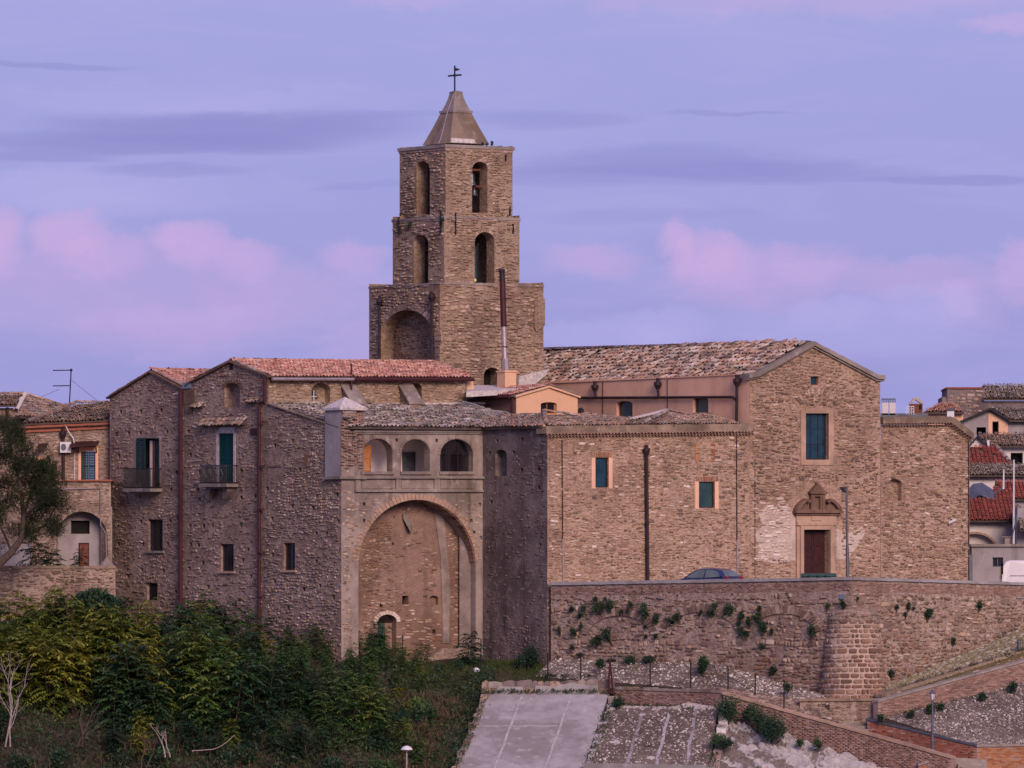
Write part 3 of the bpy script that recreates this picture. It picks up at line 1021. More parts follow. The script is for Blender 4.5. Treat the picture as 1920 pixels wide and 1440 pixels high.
# church square behind the parapet
RLa, RLb = plan(1033, 399.6), plan(1597, 388.0)
RL = Wall(RLa, RLb)
RR = Wall(RLb, plan(1960, 398.6))
mb = MB()
q = [RL.p(0.2, 0, -.1), RL.p(*RL.uz(1596, 1100), -.1), RR.p(*RR.uz(1955, 1100), -.1), Vector((90, 420, 0)), Vector((90, 560, 0)), Vector((2, 560, 0)), Vector((p1025.x, p1025.y + .6, 0))]
n = len(q)
mb.add([(v.x, v.y, ZG) for v in q] + [(v.x, v.y, -4.0) for v in q], [tuple(range(n))] + [(i, (i + 1) % n, n + (i + 1) % n, n + i) for i in range(n)])
tag(mb.build('plaza', M['asphalt'], None), kind='structure')

# ================================================================ BELL TOWER
Yc = 422.7
tc0 = plan(855.0, Yc)


def corners(ext, c=tc0):
    a = ext * c.y / F / 1.3927
    return c - (RV + LV) * a, c + (RV - LV) * a, c - (RV - LV) * a, c + (RV + LV) * a      # near, right, left, far


T0 = thing('bell_tower', 'tall stepped stone bell tower with pyramid spire and iron cross', 'bell tower', (tc0.x, tc0.y, ZG))
bk = Bank(T0, 'stone', STONES, 300)
near, right, left, far = corners(163.5)
TL, TR = Wall(left, near), Wall(near, right)
big = arch(714, 816, 581, 715, 58)
hL = [(big, 0.85, 0)]
oL = [(692, 735), (692, 537), (828, 530), (828, 735)]
low = arch(907, 937, 689, 740, 13)
hR = [(low, 0.9, 1)]
oR = [(828, 740), (828, 530), (1019, 531), (1019, 740)]
nx0 = TL.px(*TL.uz(828, 600))[0]
nearpx = CX + F * near.x / near.y
oL[2] = (nearpx, 530); oL[3] = (nearpx, 735)
oR[0] = (nearpx, 740); oR[1] = (nearpx, 530)
slab(T0, TL, oL, hL, None, 0.9, mats=[M['mortar_tower'], M['dark']])
slab(T0, TR, oR, hR, None, 0.9, mats=[M['mortar_tower'], M['dark']])
stones(bk, TL, oL, hL, M['st_tower'], (0.08, 0.18), (0.2, 0.62), dep=(.03, .10))
stones(bk, TL.shifted(-0.85), big, (), M['st_red'], keep=.8)
stones(bk, TR, oR, hR + [([(1003, 640), (1016, 640), (1016, 608), (1003, 608)], 0, 0)], M['st_tower'], (0.08, 0.18), (0.2, 0.62), dep=(.03, .11))
voussoirs(T0, TL, 765, 639, 51, 58, 0, 180, 22, 11, M['st_tower'])
voussoirs(T0, TR, 922, 702, 15, 13, 0, 180, 9, 5, M['st_tower'])
mb = MB()
wpoly(mb, TR, [(1000, 612), (1004, 622), (1020, 610), (1020, 560), (1000, 560)], 0.01, 0.10)
mb.build('corner_patch', M['mortar_tower'], T0)
Wb0, Wb1 = Wall(right, far), Wall(far, left)
mb = MB()
for (a, b) in ((right, far), (far, left)):
    z0, z1 = -1.0, (HY - 531) * Yc / F
    mb.add([(a.x, a.y, z0), (b.x, b.y, z0), (b.x, b.y, z1), (a.x, a.y, z1)], [(0, 1, 2, 3)])


def tower_stage(ext, ytop, ybot, aL, aR, deckpx):
    nr, rt, lf, fr = corners(ext)
    wl, wr = Wall(lf, nr), Wall(nr, rt)
    npx = CX + F * nr.x / nr.y
    lpx, rpx = CX + F * lf.x / lf.y, CX + F * rt.x / rt.y
    ol = [(lpx, ybot + 12), (lpx, ytop + 9), (npx, ytop), (npx, ybot + 6)]
    orr = [(npx, ybot + 6), (npx, ytop), (rpx, ytop + 3), (rpx, ybot + 8)]
    hl = [(arch(*aL), 0.75, None)]
    hr = [(arch(*aR), 0.75, None)]
    slab(T0, wl, ol, hl, None, 0.75, mats=[M['mortar_tower'], M['dark']])
    slab(T0, wr, orr, hr, None, 0.75, mats=[M['mortar_tower'], M['dark']])
    stones(bk, wl, ol, hl, M['st_tower'], (0.07, 0.16), (0.18, 0.55), dep=(.03, .10))
    stones(bk, wr, orr, hr, M['st_tower'], (0.07, 0.16), (0.18, 0.55), dep=(.03, .10))
    for w, a in ((wl, aL), (wr, aR)):
        r = a[4] if len(a) > 4 and a[4] else (a[1] - a[0]) / 2
        voussoirs(T0, w, (a[0] + a[1]) / 2, a[2] + r, (a[1] - a[0]) / 2, r, 0, 180, 13, 6, M['st_tower'], .04)
    for (a, b) in ((rt, fr), (fr, lf)):       # back walls
        z0, z1 = (HY - ybot) * Yc / F, (HY - ytop) * Yc / F
        mb.add([(a.x, a.y, z0), (b.x, b.y, z0), (b.x, b.y, z1), (a.x, a.y, z1)], [(0, 1, 2, 3)])
        d = (b - a).normalized()
        nn = Vector((-d.y, d.x)) * .7
        mb.add([(a.x + nn.x, a.y + nn.y, z0), (b.x + nn.x, b.y + nn.y, z0), (b.x + nn.x, b.y + nn.y, z1), (a.x + nn.x, a.y + nn.y, z1)], [(0, 1, 2, 3)])
    return wl, wr


wlm, wrm = tower_stage(119.0, 405, 532, (776, 803, 440, 534), (890, 927, 435, 532), 0)
wlb, wrb = tower_stage(106.0, 275, 406, (781, 806, 302, 402), (885, 914, 303, 399), 0)
mb.build('rear_wall', M['mortar_tower'], T0)


def ledge(ext, y, h, mat, name='cornice', out=0.0):
    nr, rt, lf, fr = corners(ext)
    z1 = (HY - y) * nr.y / F
    z0 = z1 - h
    m2 = MB()
    P = [nr, rt, fr, lf]
    m2.add([(v.x, v.y, z0) for v in P] + [(v.x, v.y, z1) for v in P], [(3, 2, 1, 0), (4, 5, 6, 7)] + [(i, (i + 1) % 4, 4 + (i + 1) % 4, 4 + i) for i in range(4)])
    return m2.build(name, mat, T0)


ledge(110.5, 270.0, 0.17, M['cap_stone'])
ledge(107.8, 276.0, 0.14, M['brick'])
ledge(121.5, 404.0, 0.13, M['cap_stone'])
ledge(119.9, 408.5, 0.10, M['brick'])
ledge(165.2, 529.0, 0.10, M['cap_stone'])


def frustum(m2, e0, y0, e1, y1):
    a, b = corners(e0), corners(e1)
    V = []
    for c4, y in ((a, y0), (b, y1)):
        z = (HY - y) * Yc / F
        V += [(v.x, v.y, z) for v in (c4[0], c4[1], c4[3], c4[2])]
    m2.add(V, [(i, (i + 1) % 4, 4 + (i + 1) % 4, 4 + i) for i in range(4)] + [(4, 5, 6, 7)])


m2 = MB()
for (e0, y0, e1, y1) in ((63, 272, 44, 240), (44, 240, 29, 212)):
    frustum(m2, e0, y0, e1, y1)
m2.build('spire', M['spire'], T0)
m2 = MB()
for (e0, y0, e1, y1) in ((31.5, 212.5, 31.5, 208), (27, 208, 19, 194), (19, 194, 14.5, 183), (14.5, 183, 12, 175), (12.5, 175, 12.5, 172), (7, 172, 7, 170.5)):
    frustum(m2, e0, y0, e1, y1)
m2.build('spire_cap', M['cap_stone'], T0)
m2 = MB()      # pale repaired patch at the foot of the spire, lying on its right face
a0_, b0_ = corners(63.4), corners(58.2)
za, zb = (HY - 271.0) * Yc / F, (HY - 262.5) * Yc / F
v0 = Vector((*a0_[0].lerp(a0_[1], .03), za)); v1 = Vector((*a0_[0].lerp(a0_[1], .66), za))
v2 = Vector((*b0_[0].lerp(b0_[1], .64), zb)); v3 = Vector((*b0_[0].lerp(b0_[1], .03), zb))
nn = Vector((RV.y, -RV.x, 0)) * .03
m2.add([v + nn for v in (v0, v1, v2, v3)] + [v - nn for v in (v0, v1, v2, v3)], [(0, 1, 2, 3), (0, 4, 5, 1), (1, 5, 6, 2), (2, 6, 7, 3), (3, 7, 4, 0)])
m2.build('repair_patch', M['white_rough'], T0)
# iron cross with pennant vane
Yt = Yc
m2 = MB()
tube(m2, [P3(852.6, 172, Yt), P3(852.6, 123, Yt)], .045, 6)
tube(m2, [P3(839.8, 142.5, Yt), P3(865.5, 140.3, Yt)], .05, 6)
lathe(m2, P3(852.6, 143.6, Yt), [(.02, 0), (.09, .02), (.09, .12), (.02, .14)], 8)
cr = m2.build('cross', M['iron'], T0)
m2 = MB()
a = [P3(853, 127, Yt), P3(853, 133.5, Yt), P3(858, 132.5, Yt), P3(863, 130.3, Yt), P3(858, 128, Yt)]
m2.add(a + [v + Vector((0, .03, 0)) for v in a], [(0, 1, 2, 3, 4), (9, 8, 7, 6, 5)] + [(i, (i + 1) % 5, 5 + (i + 1) % 5, 5 + i) for i in range(5)])
m2.build('vane', M['iron'], cr)
m2 = MB()      # lightning conductor wire on the spire and iron tie bars on the corners
tube(m2, [P3(851, 176, Yt - 1.2), P3(839, 210, Yt - 2.1), P3(826, 262, Yt - 3.3), P3(822, 270, Yt - 3.6)], .03, 5)
m2.build('conductor', M['pipe_steel'], T0)
for w, x, y0, y1 in ((wlm, 828, 396, 440), (wrm, 853, 398, 440), (wlm, 749, 412, 438), (wrm, 961, 420, 438), (wrb, 947, 290, 302), (wrb, 955, 388, 404)):
    m2 = MB()
    wbox(m2, w, x - .9, y0, x + .9, y1, .03, .10)
    m2.build('tie_bar', M['iron'], T0)
downpipe(T0, TL, [(716, 566), (716, 700)], .075, .16, M['pipe_dark'], (716, 566, .75))
downpipe(T0, TL, [(814, 558), (814, 715)], .085, .16, M['pipe_dark'], (814, 558, .8))
# tall grey window in the middle stage
m2 = MB()
wbox(m2, wrm, 891, 462, 905, 531, -.62, -.55)
pn = m2.build('pane', M['glass_green'], T0)
m2 = MB()
wbox(m2, wrm, 904.5, 455, 907, 531, -.60, -.50)
wbox(m2, wrm, 890.5, 460, 904.5, 462, -.60, -.52)
m2.build('window_frame', M['iron'], T0)
bk.flush()

lamp = MB()
lathe(lamp, wrm.P(895, 526, -.30), [(.02, -.05), (.10, -.02), (.12, .06), (.06, .12)], 10)
lm, lt = new_mat('lamp_glow')
_e = lt.n('ShaderNodeEmission', {0: (1.0, 0.72, 0.2), 1: 0.55})
lt.n('ShaderNodeOutputMaterial', {0: _e.outputs[0]})
M['lamp_glow'] = lm
tag(lamp.build('floodlight', lm, None), 'small lit yellow lamp at the foot of the right-hand middle arch of the bell tower', 'lamp')


def bell(px, ytop, ybot, rad, w, out, label):
    c = w.P(px, ybot, out)
    h = w.P(px, ytop, out).z - c.z
    t = thing('bell', label, 'bell', c, 'bells in the tower')
    b = MB()
    lathe(b, c, [(rad * .93, 0), (rad, .02 * h), (rad * .86, .12 * h), (rad * .66, .35 * h), (rad * .58, .7 * h), (rad * .46, .9 * h), (rad * .2, h)], 18)
    b.build('body', M['bronze'], t, True)
    b = MB()
    tube(b, [c + Vector((0, 0, .5 * h)), c + Vector((0, 0, -.08 * h))], .03, 6)
    lathe(b, c + Vector((0, 0, -.16 * h)), [(.02, 0), (.07, .04), (.07, .1), (.02, .14)], 8)
    b.build('clapper', M['iron'], t)
    b = MB()
    z = c.z + h
    d = Vector((w.d.x, w.d.y, 0))
    tube(b, [Vector((c.x, c.y, z + .12)) - d * .55, Vector((c.x, c.y, z + .12)) + d * .55], .07, 6)
    tube(b, [Vector((c.x, c.y, z - .04)), Vector((c.x, c.y, z + .14))], .05, 6)
    b.build('yoke', M['wood'], t)
    return t


bell(892.5, 322, 348, .28, wrb, -.42, 'pale grey bronze bell hanging highest in the belfry arch')
bell(897, 353, 366, .24, wrb, -.42, 'smaller dark bell hanging low in the belfry arch under the other bell')

# ================================================================ CHURCH (gable front, nave, painted side wall)
C0 = thing('church', 'stone church with gabled front, carved doorway and long tiled nave roof', 'church', (WF.P(1520, 1119).x, WF.P(1520, 1119).y, ZG))
bk = Bank(C0, 'stone', STONES, 300)
tb = Bank(C0, 'tile', TILES, 300)
oF = [(1405, 1122), (1405, 708), (1420, 705), (1522, 651), (1640, 706), (1650.5, 708), (1650.5, 1122)]
hw, hs, hd = rect(1510, 775, 1553, 862), rect(1520, 705, 1535, 722), rect(1503, 993, 1553, 1122)
hF = [(hw, .32, None), (hs, .35, 1), (hd, .45, None)]
slab(C0, WF, oF, hF, None, .7, mats=[M['mortar_warm'], M['dark']])


def white_zone(px, py):
    if 1412 < px < 1492 and 935 < py < 1050 and rng.random() < min(1, (px - 1396) / 40) * (.95 if py > 952 else .4):
        if not (1415 < px < 1432 and 980 < py < 1002):
            return M['st_white']
    if 1565 < px < 1630 and 985 < py < 1055 and rng.random() < .45 * (1 - (px - 1565) / 70):
        return M['st_white']
    if py > 1062:
        return M['st_warm']
    return M['st_facade'] if py < 905 or rng.random() < .4 else None


mb = MB()
wpoly(mb, WF, [(1420, 1052), (1455, 1056), (1491, 1050), (1491, 962), (1478, 948), (1462, 938), (1450, 955), (1436, 950), (1422, 962), (1430, 985), (1414, 1003), (1424, 1025)], -.02, .012)
wpoly(mb, WF, [(1568, 1050), (1590, 1046), (1604, 1030), (1622, 1000), (1616, 986), (1600, 998), (1585, 1000), (1568, 990)], -.02, .012)
mb.build('whitewash', M['mortar_white'], C0, kind='stuff')
no = [rect(1500, 765, 1563, 875), rect(1486, 905, 1576, 1122), hs]
stones(bk, WF, oF, no, M['st_warm'], (0.06, 0.155), (0.14, 0.58), dep=(.025, .085), pick=white_zone, keep=.94)
# raking coping of the gable
mb = MB()
for (x0, y0, x1, y1) in ((1400, 701, 1418, 698), (1418, 698, 1522.5, 640), (1522.5, 640, 1640, 702), (1640, 702, 1655, 704)):
    wstrip(mb, WF, x0, y0, x1, y1, 8, -.6, .26)
    wstrip(mb, WF, x0, y0 + 8, x1, y1 + 8, 3.5, -.3, .14)
mb.build('gable_coping', M['cap_stone'], C0)
# big window
mb = MB()
for (x0, y0, x1, y1) in ((1501, 768, 1510, 872), (1553, 768, 1562, 872), (1510, 766, 1553, 775), (1510, 862, 1553, 872)):
    wbox(mb, WF, x0, y0, x1, y1, -.1, .05)
mb.build('window_surround', M['carved_pale'], C0)
window(C0, WF, 1510, 775, 1553, 862, 'glass', .24, 2.2, 'pipe_dark', (3, 3), 1.0)
mb = MB()
wbox(mb, WF, 1517, 703, 1537, 705.5, -.1, .07)
mb.build('lintel', M['carved_pale'], C0)
window(C0, WF, 1520, 705, 1535, 722, 'glass', .15, 1.5, 'wood')
# portal
pm = MB()
for (x0, y0, x1, y1, o) in ((1492, 985, 1497, 1122, .12), (1497, 985, 1503, 1122, .22), (1559, 985, 1564, 1122, .12), (1553, 985, 1559, 1122, .22), (1491, 979, 1565, 985, .24), (1503, 985, 1553, 993, .20)):
    wbox(pm, WF, x0, y0, x1, y1, -.05, o)
po = pm.build('portal', M['carved_pale'], C0)
pm = MB()
wbox(pm, WF, 1491, 966, 1566, 979, -.05, .14)
wbox(pm, WF, 1518, 968, 1537, 976, .13, .19)
pm.build('frieze', M['carved_pale'], po)
pm = MB()
for (x0, y0, x1, y1, o) in ((1488, 962, 1570, 966, .26), (1485, 958, 1574, 962, .40), (1486.5, 955.5, 1572.5, 958, .32)):
    wbox(pm, WF, x0, y0, x1, y1, -.05, o)
pm.build('cornice', M['carved'], po)
for sgn in (-1, 1):
    pm = MB()
    X = lambda d: 1529.5 + sgn * d
    outer = [(43, 955.5), (40, 949), (34, 942), (27, 937), (21, 935), (17, 936.5), (15.5, 940), (17, 943), (20.5, 942.5), (21, 940), (25, 942), (30, 946), (34, 951), (36, 955.5)]
    pl = [(X(d), y) for d, y in outer]
    wpoly(pm, WF, pl if sgn > 0 else pl[::-1], -.05, .34)
    inner = [(36, 955.5), (33, 950.5), (29, 946), (24, 942.6), (21, 943.5), (14, 955.5)]
    pl = [(X(d), y) for d, y in inner]
    wpoly(pm, WF, pl if sgn > 0 else pl[::-1], -.05, .14)
    pm.build('pediment_scroll', M['carved'], po)
pm = MB()
wbox(pm, WF, 1516.5, 926, 1521.5, 955.5, -.05, .22)
wbox(pm, WF, 1537.5, 926, 1542.5, 955.5, -.05, .22)
wbox(pm, WF, 1521.5, 926, 1537.5, 931, -.05, .20)
wbox(pm, WF, 1521.5, 931, 1524.5, 955.5, -.05, .18)
wbox(pm, WF, 1534.5, 931, 1537.5, 955.5, -.05, .18)
wbox(pm, WF, 1524.5, 931, 1534.5, 955.5, -.05, .03)
wbox(pm, WF, 1514, 922.5, 1545, 926, -.05, .33)
wpoly(pm, WF, [(1515, 922.5), (1544, 922.5), (1531.5, 908), (1527.5, 908)], -.05, .26)
tube(pm, [WF.P(1529.5, 908, .1), WF.P(1529.5, 904.5, .1)], .09, 8)
pm.build('aedicule', M['carved'], po)
dm = MB()
wbox(dm, WF, 1503, 993, 1527.7, 1122, -.40, -.32)
wbox(dm, WF, 1528.3, 993, 1553, 1122, -.40, -.32)
for xx in (1503, 1528.3):
    for yy in (997, 1030, 1063):
        wbox(dm, WF, xx + 4, yy, xx + 20.5, yy + 27, -.33, -.295)
dm.build('door', M['wood_door'], C0)
voussoirs(C0, WF, 1532, 800, 48, 60, 40, 140, 16, 12, M['st_facade'], .04)
# nave roof and peach side wall
gA = WF.a
WP = Wall(hit(900, Vector((WF.P(1405, 800).x, WF.P(1405, 800).y)), LV), Vector((WF.P(1405, 800).x, WF.P(1405, 800).y)))
oP = [(955, 800), (955, 722), (1050, 714), (1397, 702), (1404, 702), (1404, 812), (1300, 812)]
hP = [(arch(1156, 1186, 752, 792, 5), .25, None), (arch(1299, 1328, 745, 792, 5), .25, None)]
slab(C0, WP, oP, hP, M['peach'], .5, name='painted_wall', mitre=False)
for (x0, y0, x1, y1) in ((1156, 752, 1186, 792), (1299, 745, 1328, 792)):
    window(C0, WP, x0, y0, x1, y1, 'glass_green', .22, 2, 'wood', (1, 1))
mb = MB()
wstrip(mb, WP, 955, 720.5, 1397, 700.5, 2.2, -.4, .06)
mb.build('wall_coping', M['peach'], C0)
ap = WF.P(1522, 644, -.2)
dz = 0.0
k = hit(1012, Vector((ap.x, ap.y)), LV)
rl = Vector((k.x, k.y, (HY - 657) * k.y / F))
er = WP.P(1400, 703, -.25)
el = WP.P(960, 722, -.25)
fe = WF.P(1648, 708, -.3)
fl = fe + (rl - ap)
roof(C0, tb, [el, er, ap, rl], el, er, M['tile_mix'], .27, .46, 2.3, .965, name='roof')
roof(C0, tb, [fe, fl, rl, ap], fe, fl, M['tile_mix'], .30, .45, 1.0, .5, name='roof')
ridge(tb, rl, ap, M['tile_old'], .32)
mb = MB()      # pale mortar flashing between the tower and the nave roof
wpoly(mb, TR.shifted(.3), [(970, 722), (972, 706), (1000, 699), (1028, 692), (1020, 704), (1000, 722)], -.1, .12)
mb.build('flashing', M['white_rough'], C0)
# rain water pipes of the painted wall
dp = MB()
wpipe(dp, WP, [(1083, 746), (1230, 745.5), (1378, 744.5), (1384, 750)], .075, .16)
dp.build('rain_pipe', M['pipe_dark'], C0)
downpipe(C0, WP, [(1120, 727), (1121, 745)], .075, .16, M['pipe_dark'], (1120, 727, .85))
downpipe(C0, WP, [(1238, 722), (1239, 744)], .075, .16, M['pipe_dark'], (1238, 722, .9))
downpipe(C0, WP, [(1387, 716), (1386, 795)], .085, .18, M['pipe_dark'], (1387, 716, .9))
for w, x, y0, y1 in ((WP, 1131, 715, 792), (WP, 1252, 711, 792), (WF, 1415, 860, 1090)):
    mb = MB()
    wpipe(mb, w, [(x, y0), (x, y1)], .018, .03)
    mb.build('conduit', M['pipe_dark'], C0)
bk.flush(); tb.flush()

# ---- right wing of the church
S0 = thing('church_wing', 'lower stone wing right of the church front with sloping tiled cornice', 'church wing', (WF.P(1735, 1119).x, WF.P(1735, 1119).y, ZG))
bk = Bank(S0, 'stone', STONES, 300)
tb = Bank(S0, 'tile', TILES, 300)
WS = WF.shifted(-.06)
oS = [(1651, 1122), (1651, 800), (1780, 797), (1818, 822), (1818, 1122)]
nic = arch(1664, 1690, 898, 939, 9)
hS = [(nic, .3, 0)]
slab(S0, WS, oS, hS, M['mortar_warm'], .7)
stones(bk, WS, oS, hS, M['st_warm'], (0.06, 0.155), (0.14, 0.56), dep=(.025, .08), pick=lambda x, y: M['st_facade'] if rng.random() < .65 else (M['st_white'] if rng.random() < .06 else None))
stones(bk, WS.shifted(-.3), nic, (), M['st_facade'], keep=.9)
voussoirs(S0, WS, 1677, 907, 13, 9, 0, 180, 9, 4, M['st_facade'], .05)
mb = MB()
wstrip(mb, WS, 1652, 782, 1778, 781, 12, -.6, .2)
wpoly(mb, WS, [(1778, 793), (1778, 781), (1786, 783), (1822, 812), (1822, 824), (1784, 795)], -.6, .2)
mb.build('attic', M['plaster_band'], S0)
tile_cornice(tb, WS, 1653, 796, 1780, 795, M['brick'], .20, .28, 2, .12)
tile_cornice(tb, WS, 1780, 797, 1821, 826, M['brick'], .18, .28, 2, .12)
mb = MB()
nr = WS.P(1818, 822)
bd = Vector((LV.x, LV.y, 0)) * 9
mb.add([nr + Vector((0, 0, -9)), nr, nr + bd, nr + bd + Vector((0, 0, -9))], [(0, 1, 2, 3)])
mb.build('side_wall', M['mortar_warm'], S0)
mb = MB()
wpipe(mb, WS, [(1815, 830), (1815.5, 1090)], .03, .06)
mb.build('conduit', M['pipe_dark'], S0)
bk.flush(); tb.flush()
cm = MB()
c = WS.P(1779, 976, .35)
beam(cm, c + Vector((-.2, .05, -.06)), c + Vector((.16, -.05, .12)), .15, .15)
cmo = thing('security_camera', 'white security camera on the wing wall right of the church door', 'camera', c)
cm.build('body', M['plastic_white'], cmo, bevel=.02)
cm = MB()
tube(cm, [c + Vector((.1, .0, 0)), WS.P(1783, 974, .0)], .03)
cm.build('bracket', M['steel'], cmo)

# ================================================================ CONVENT WING (long wall right of the dark pier)
V0 = thing('convent_wing', 'flat topped stone wing with two teal windows, dark buttressed end and hipped tile roofs', 'building', (WM.P(1200, 1119).x, WM.P(1200, 1119).y, ZG))
bk = Bank(V0, 'stone', STONES, 300)
tb = Bank(V0, 'tile', TILES, 300)
oM = [(1025, 1300), (1025, 816), (1405, 811), (1405, 1122), (1080, 1122), (1036, 1300)]
w1, w2 = rect(1116, 858, 1141, 914), rect(1310, 903, 1340, 952)
slab(V0, WM, oM, [(w1, .3, None), (w2, .3, None)], M['mortar_warm'], .7)
blocked = [rect(1330, 830, 1368, 868)]


def main_pick(x, y):
    r = rng.random()
    if x > 1385: return M['st_facade'] if r < .6 else None
    if 1035 < x < 1060 and 930 < y < 1030 and r < .15: return M['st_white']
    if r < .03: return M['st_white']
    if y > 1050: return M['st_warm']
    return M['st_facade'] if r < .30 else None


stones(bk, WM, oM, [rect(1108, 846, 1149, 918), rect(1303, 893, 1347, 956)], M['st_warm'], (0.06, 0.15), (0.12, 0.5), dep=(.02, .065), pick=main_pick, keep=.82,
       dens=lambda x, y: .75 if 1040 < x < 1090 or 935 < y < 1000 else 1.0)
for (x0, y0, x1, y1) in ((1116, 858, 1141, 914), (1310, 903, 1340, 952)):
    window(V0, WM, x0, y0, x1, y1, 'glass' if x0 < 1200 else 'glass_green', .14, 1.8, 'pipe_dark')
    for k in range(9):
        x = x0 - 5 + (x1 - x0 + 10) * (k + .5) / 9
        mb = MB()
        sw = (x - (x0 + x1) / 2) * .12
        wpoly(mb, WM, [(x - 1.5, y0 - 1), (x + 1.5, y0 - 1), (x + 1.6 + sw, y0 - 9 - rng.random() * 2), (x - 1.6 + sw, y0 - 9)], -.02, .03)
        mb.build('brick', M['brick_orange'] if k % 2 else M['brick'], V0)
    for xa in (x0 - 7, x1):
        mb = MB()
        wbox(mb, WM, xa, y0, xa + 7, y1 + 2, -.02, .022)
        mb.build('window_jamb', M['peach'], V0)
for xa in (1304, 1334):
    mb = MB()
    wbox(mb, WM, xa, 832, xa + 6, 866, -.02, .03)
    mb.build('blocked_jamb', M['brick_orange'], V0)
# attic band and tile cornice
mb = MB()
wstrip(mb, WM, 1020, 799, 1407, 794.5, 14, -.7, .22)
mb.build('attic', M['plaster_band'], V0)
tile_cornice(tb, WM, 1021, 816, 1407, 811, M['brick'], .21, .30, 2, .12)
downpipe(V0, WM, [(1208, 846), (1210.5, 1119)], .095, .2, M['pipe_dark'], (1208, 846, .8))
for x, y0, ym in ((1053, 824, 1010), (1380, 818, 1012)):
    mb = MB()
    wpipe(mb, WM, [(x, y0), (x + 1, ym)], .03, .04)
    mb.build('conduit', M['pipe_dark'], V0)
    mb = MB()
    wpipe(mb, WM, [(x + 1, ym), (x + 2, 1119)], .045, .05)
    mb.build('conduit', M['pipe_steel'], V0)
# dark rendered end (pier)
oE = [(905, 1310), (905, 805), (1026, 800), (1026, 1310)]
hE = [(arch(928, 950, 843, 892, 10), .45, 0)] + putlogs([(918, 849), (932, 826), (979, 823), (963, 848), (978, 881), (1010, 880), (1010, 914), (1013, 1022), (921, 941)], 2.4)
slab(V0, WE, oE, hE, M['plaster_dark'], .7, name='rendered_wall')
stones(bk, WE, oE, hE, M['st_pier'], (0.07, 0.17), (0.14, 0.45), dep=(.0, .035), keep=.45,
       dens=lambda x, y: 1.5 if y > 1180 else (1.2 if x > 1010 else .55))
# hipped roofs
zc = lambda py, Y: (HY - py) * Y / F
c0 = WM.P(1027, 800, -.1); c1 = WM.P(1180, 797.5, -.5); c2 = WM.P(1395, 795, -.5); cl = WE.P(900, 803, .25)
c0b = WE.P(1022, 800, .2)
ap1 = WM.P(1035, 768, -4.0); ap1 = P3(1020, 771.5, 405.5); ap2 = P3(1252, 771, 409.0)
vall = P3(1172, 794, 407.5)
roof(V0, tb, [cl, c0b, ap1, P3(950, 786, 408.5)], cl, c0b, M['tile_old'], .21, .36, 1.4)
roof(V0, tb, [c0, c1, vall, P3(1100, 780, 408.5), ap1], c0, c1, M['tile_old'], .21, .36, 1.4)
roof(V0, tb, [P3(1140, 797, 404.0), P3(1265, 797, 404.4), ap2, vall], P3(1140, 797, 404.0), P3(1265, 797, 404.4), M['tile_old'], .21, .36, 1.4)
roof(V0, tb, [P3(1235, 797, 404.2), c2, P3(1330, 786, 411.0), ap2], P3(1235, 797, 404.2), c2, M['tile_old'], .21, .36, 1.4)
ridge(tb, c0 + Vector((0, 0, .05)), ap1, M['tile_old'])
ridge(tb, ap2, P3(1330, 786.5, 411.0), M['tile_old'])
ridge(tb, ap1, P3(1160, 793, 407.4), M['tile_old'])
ridge(tb, P3(1155, 795, 405.5), ap2, M['white_rough'], .26)
ridge(tb, P3(1200, 797, 404.1), ap2, M['tile_grey'], .26)
bk.flush(); tb.flush()

# ================================================================ LOGGIA HOUSE (three arches over one great blind arch)
L0 = thing('loggia_house', 'old house with three arched loggia openings above a great blind arch', 'house', (WD.P(770, 1240).x, WD.P(770, 1240).y, -1.7))
bk = Bank(L0, 'stone', STONES, 300)
tb = Bank(L0, 'tile', TILES, 300)
pe = CX + F * p640.x / p640.y
oD = [(pe, 1310), (pe, 802.5), (906, 803.5), (906, 1310)]
LA = [arch(678, 736, 822, 884), arch(752, 806, 823, 884), arch(825, 887, 823, 884)]
cxA, cyA, rxA, ryA = 782.0, 1062.0, 110.0, 125.0
great = [(672, 1275), (892, 1275)] + [(cxA + rxA * math.cos(math.pi * i / 24), cyA - ryA * math.sin(math.pi * i / 24)) for i in range(25)]
hD = [(a, .55, None) for a in LA] + [(great, 1.15, None)] + putlogs([(744, 825), (819, 826), (683, 976), (683, 945), (884, 976), (889, 998), (902, 1008), (906 - 6, 946)], 2.4)
slab(L0, WD, oD, hD, M['plaster_loggia'], .9)
WDi = WD.shifted(-1.15)
door = arch(708, 743, 1152, 1290, 14)
hI = [(door, .5, None), (rect(754, 1117, 766, 1133), .5, 1), (arch(805, 822, 1117, 1134, 5), .25, 0), (rect(712, 1132, 718, 1139), .3, 1), (rect(811, 1180, 817, 1188), .3, 1), (rect(735, 1017, 739, 1022), .3, 1)]
oI = [(655, 1310), (655, 925), (905, 925), (905, 1310)]
slab(L0, WDi, oI, hI, None, .6, name='infill_wall', mats=[M['plaster_arch'], M['dark']], mitre=False)


def infill_dens(x, y):
    if 810 + (y - 960) * .06 < x < 834 + (y - 960) * .05: return 0
    if y < 955: return .7
    if x < 735 and y > 975: return .95
    if x < 720 and y > 950: return .8
    if 965 < y < 1000 and 740 < x < 845: return .05
    if x > 850 and y > 1000: return .7
    if y > 1160: return .75
    return .5 * (1 if vnoise(x, y, 26) > .45 else .3)


stones(bk, WDi, [(672, 1275), (892, 1275)] + great[2:], hI + [(rect(700, 1150, 752, 1245), 0, 0)], M['st_red'], (0.07, 0.15), (0.14, 0.42), dep=(.015, .06), keep=.95, dens=infill_dens,
       pick=lambda x, y: M['st_red'] if (y < 1010 and x < 740) or rng.random() < .35 else M['st_warm'])
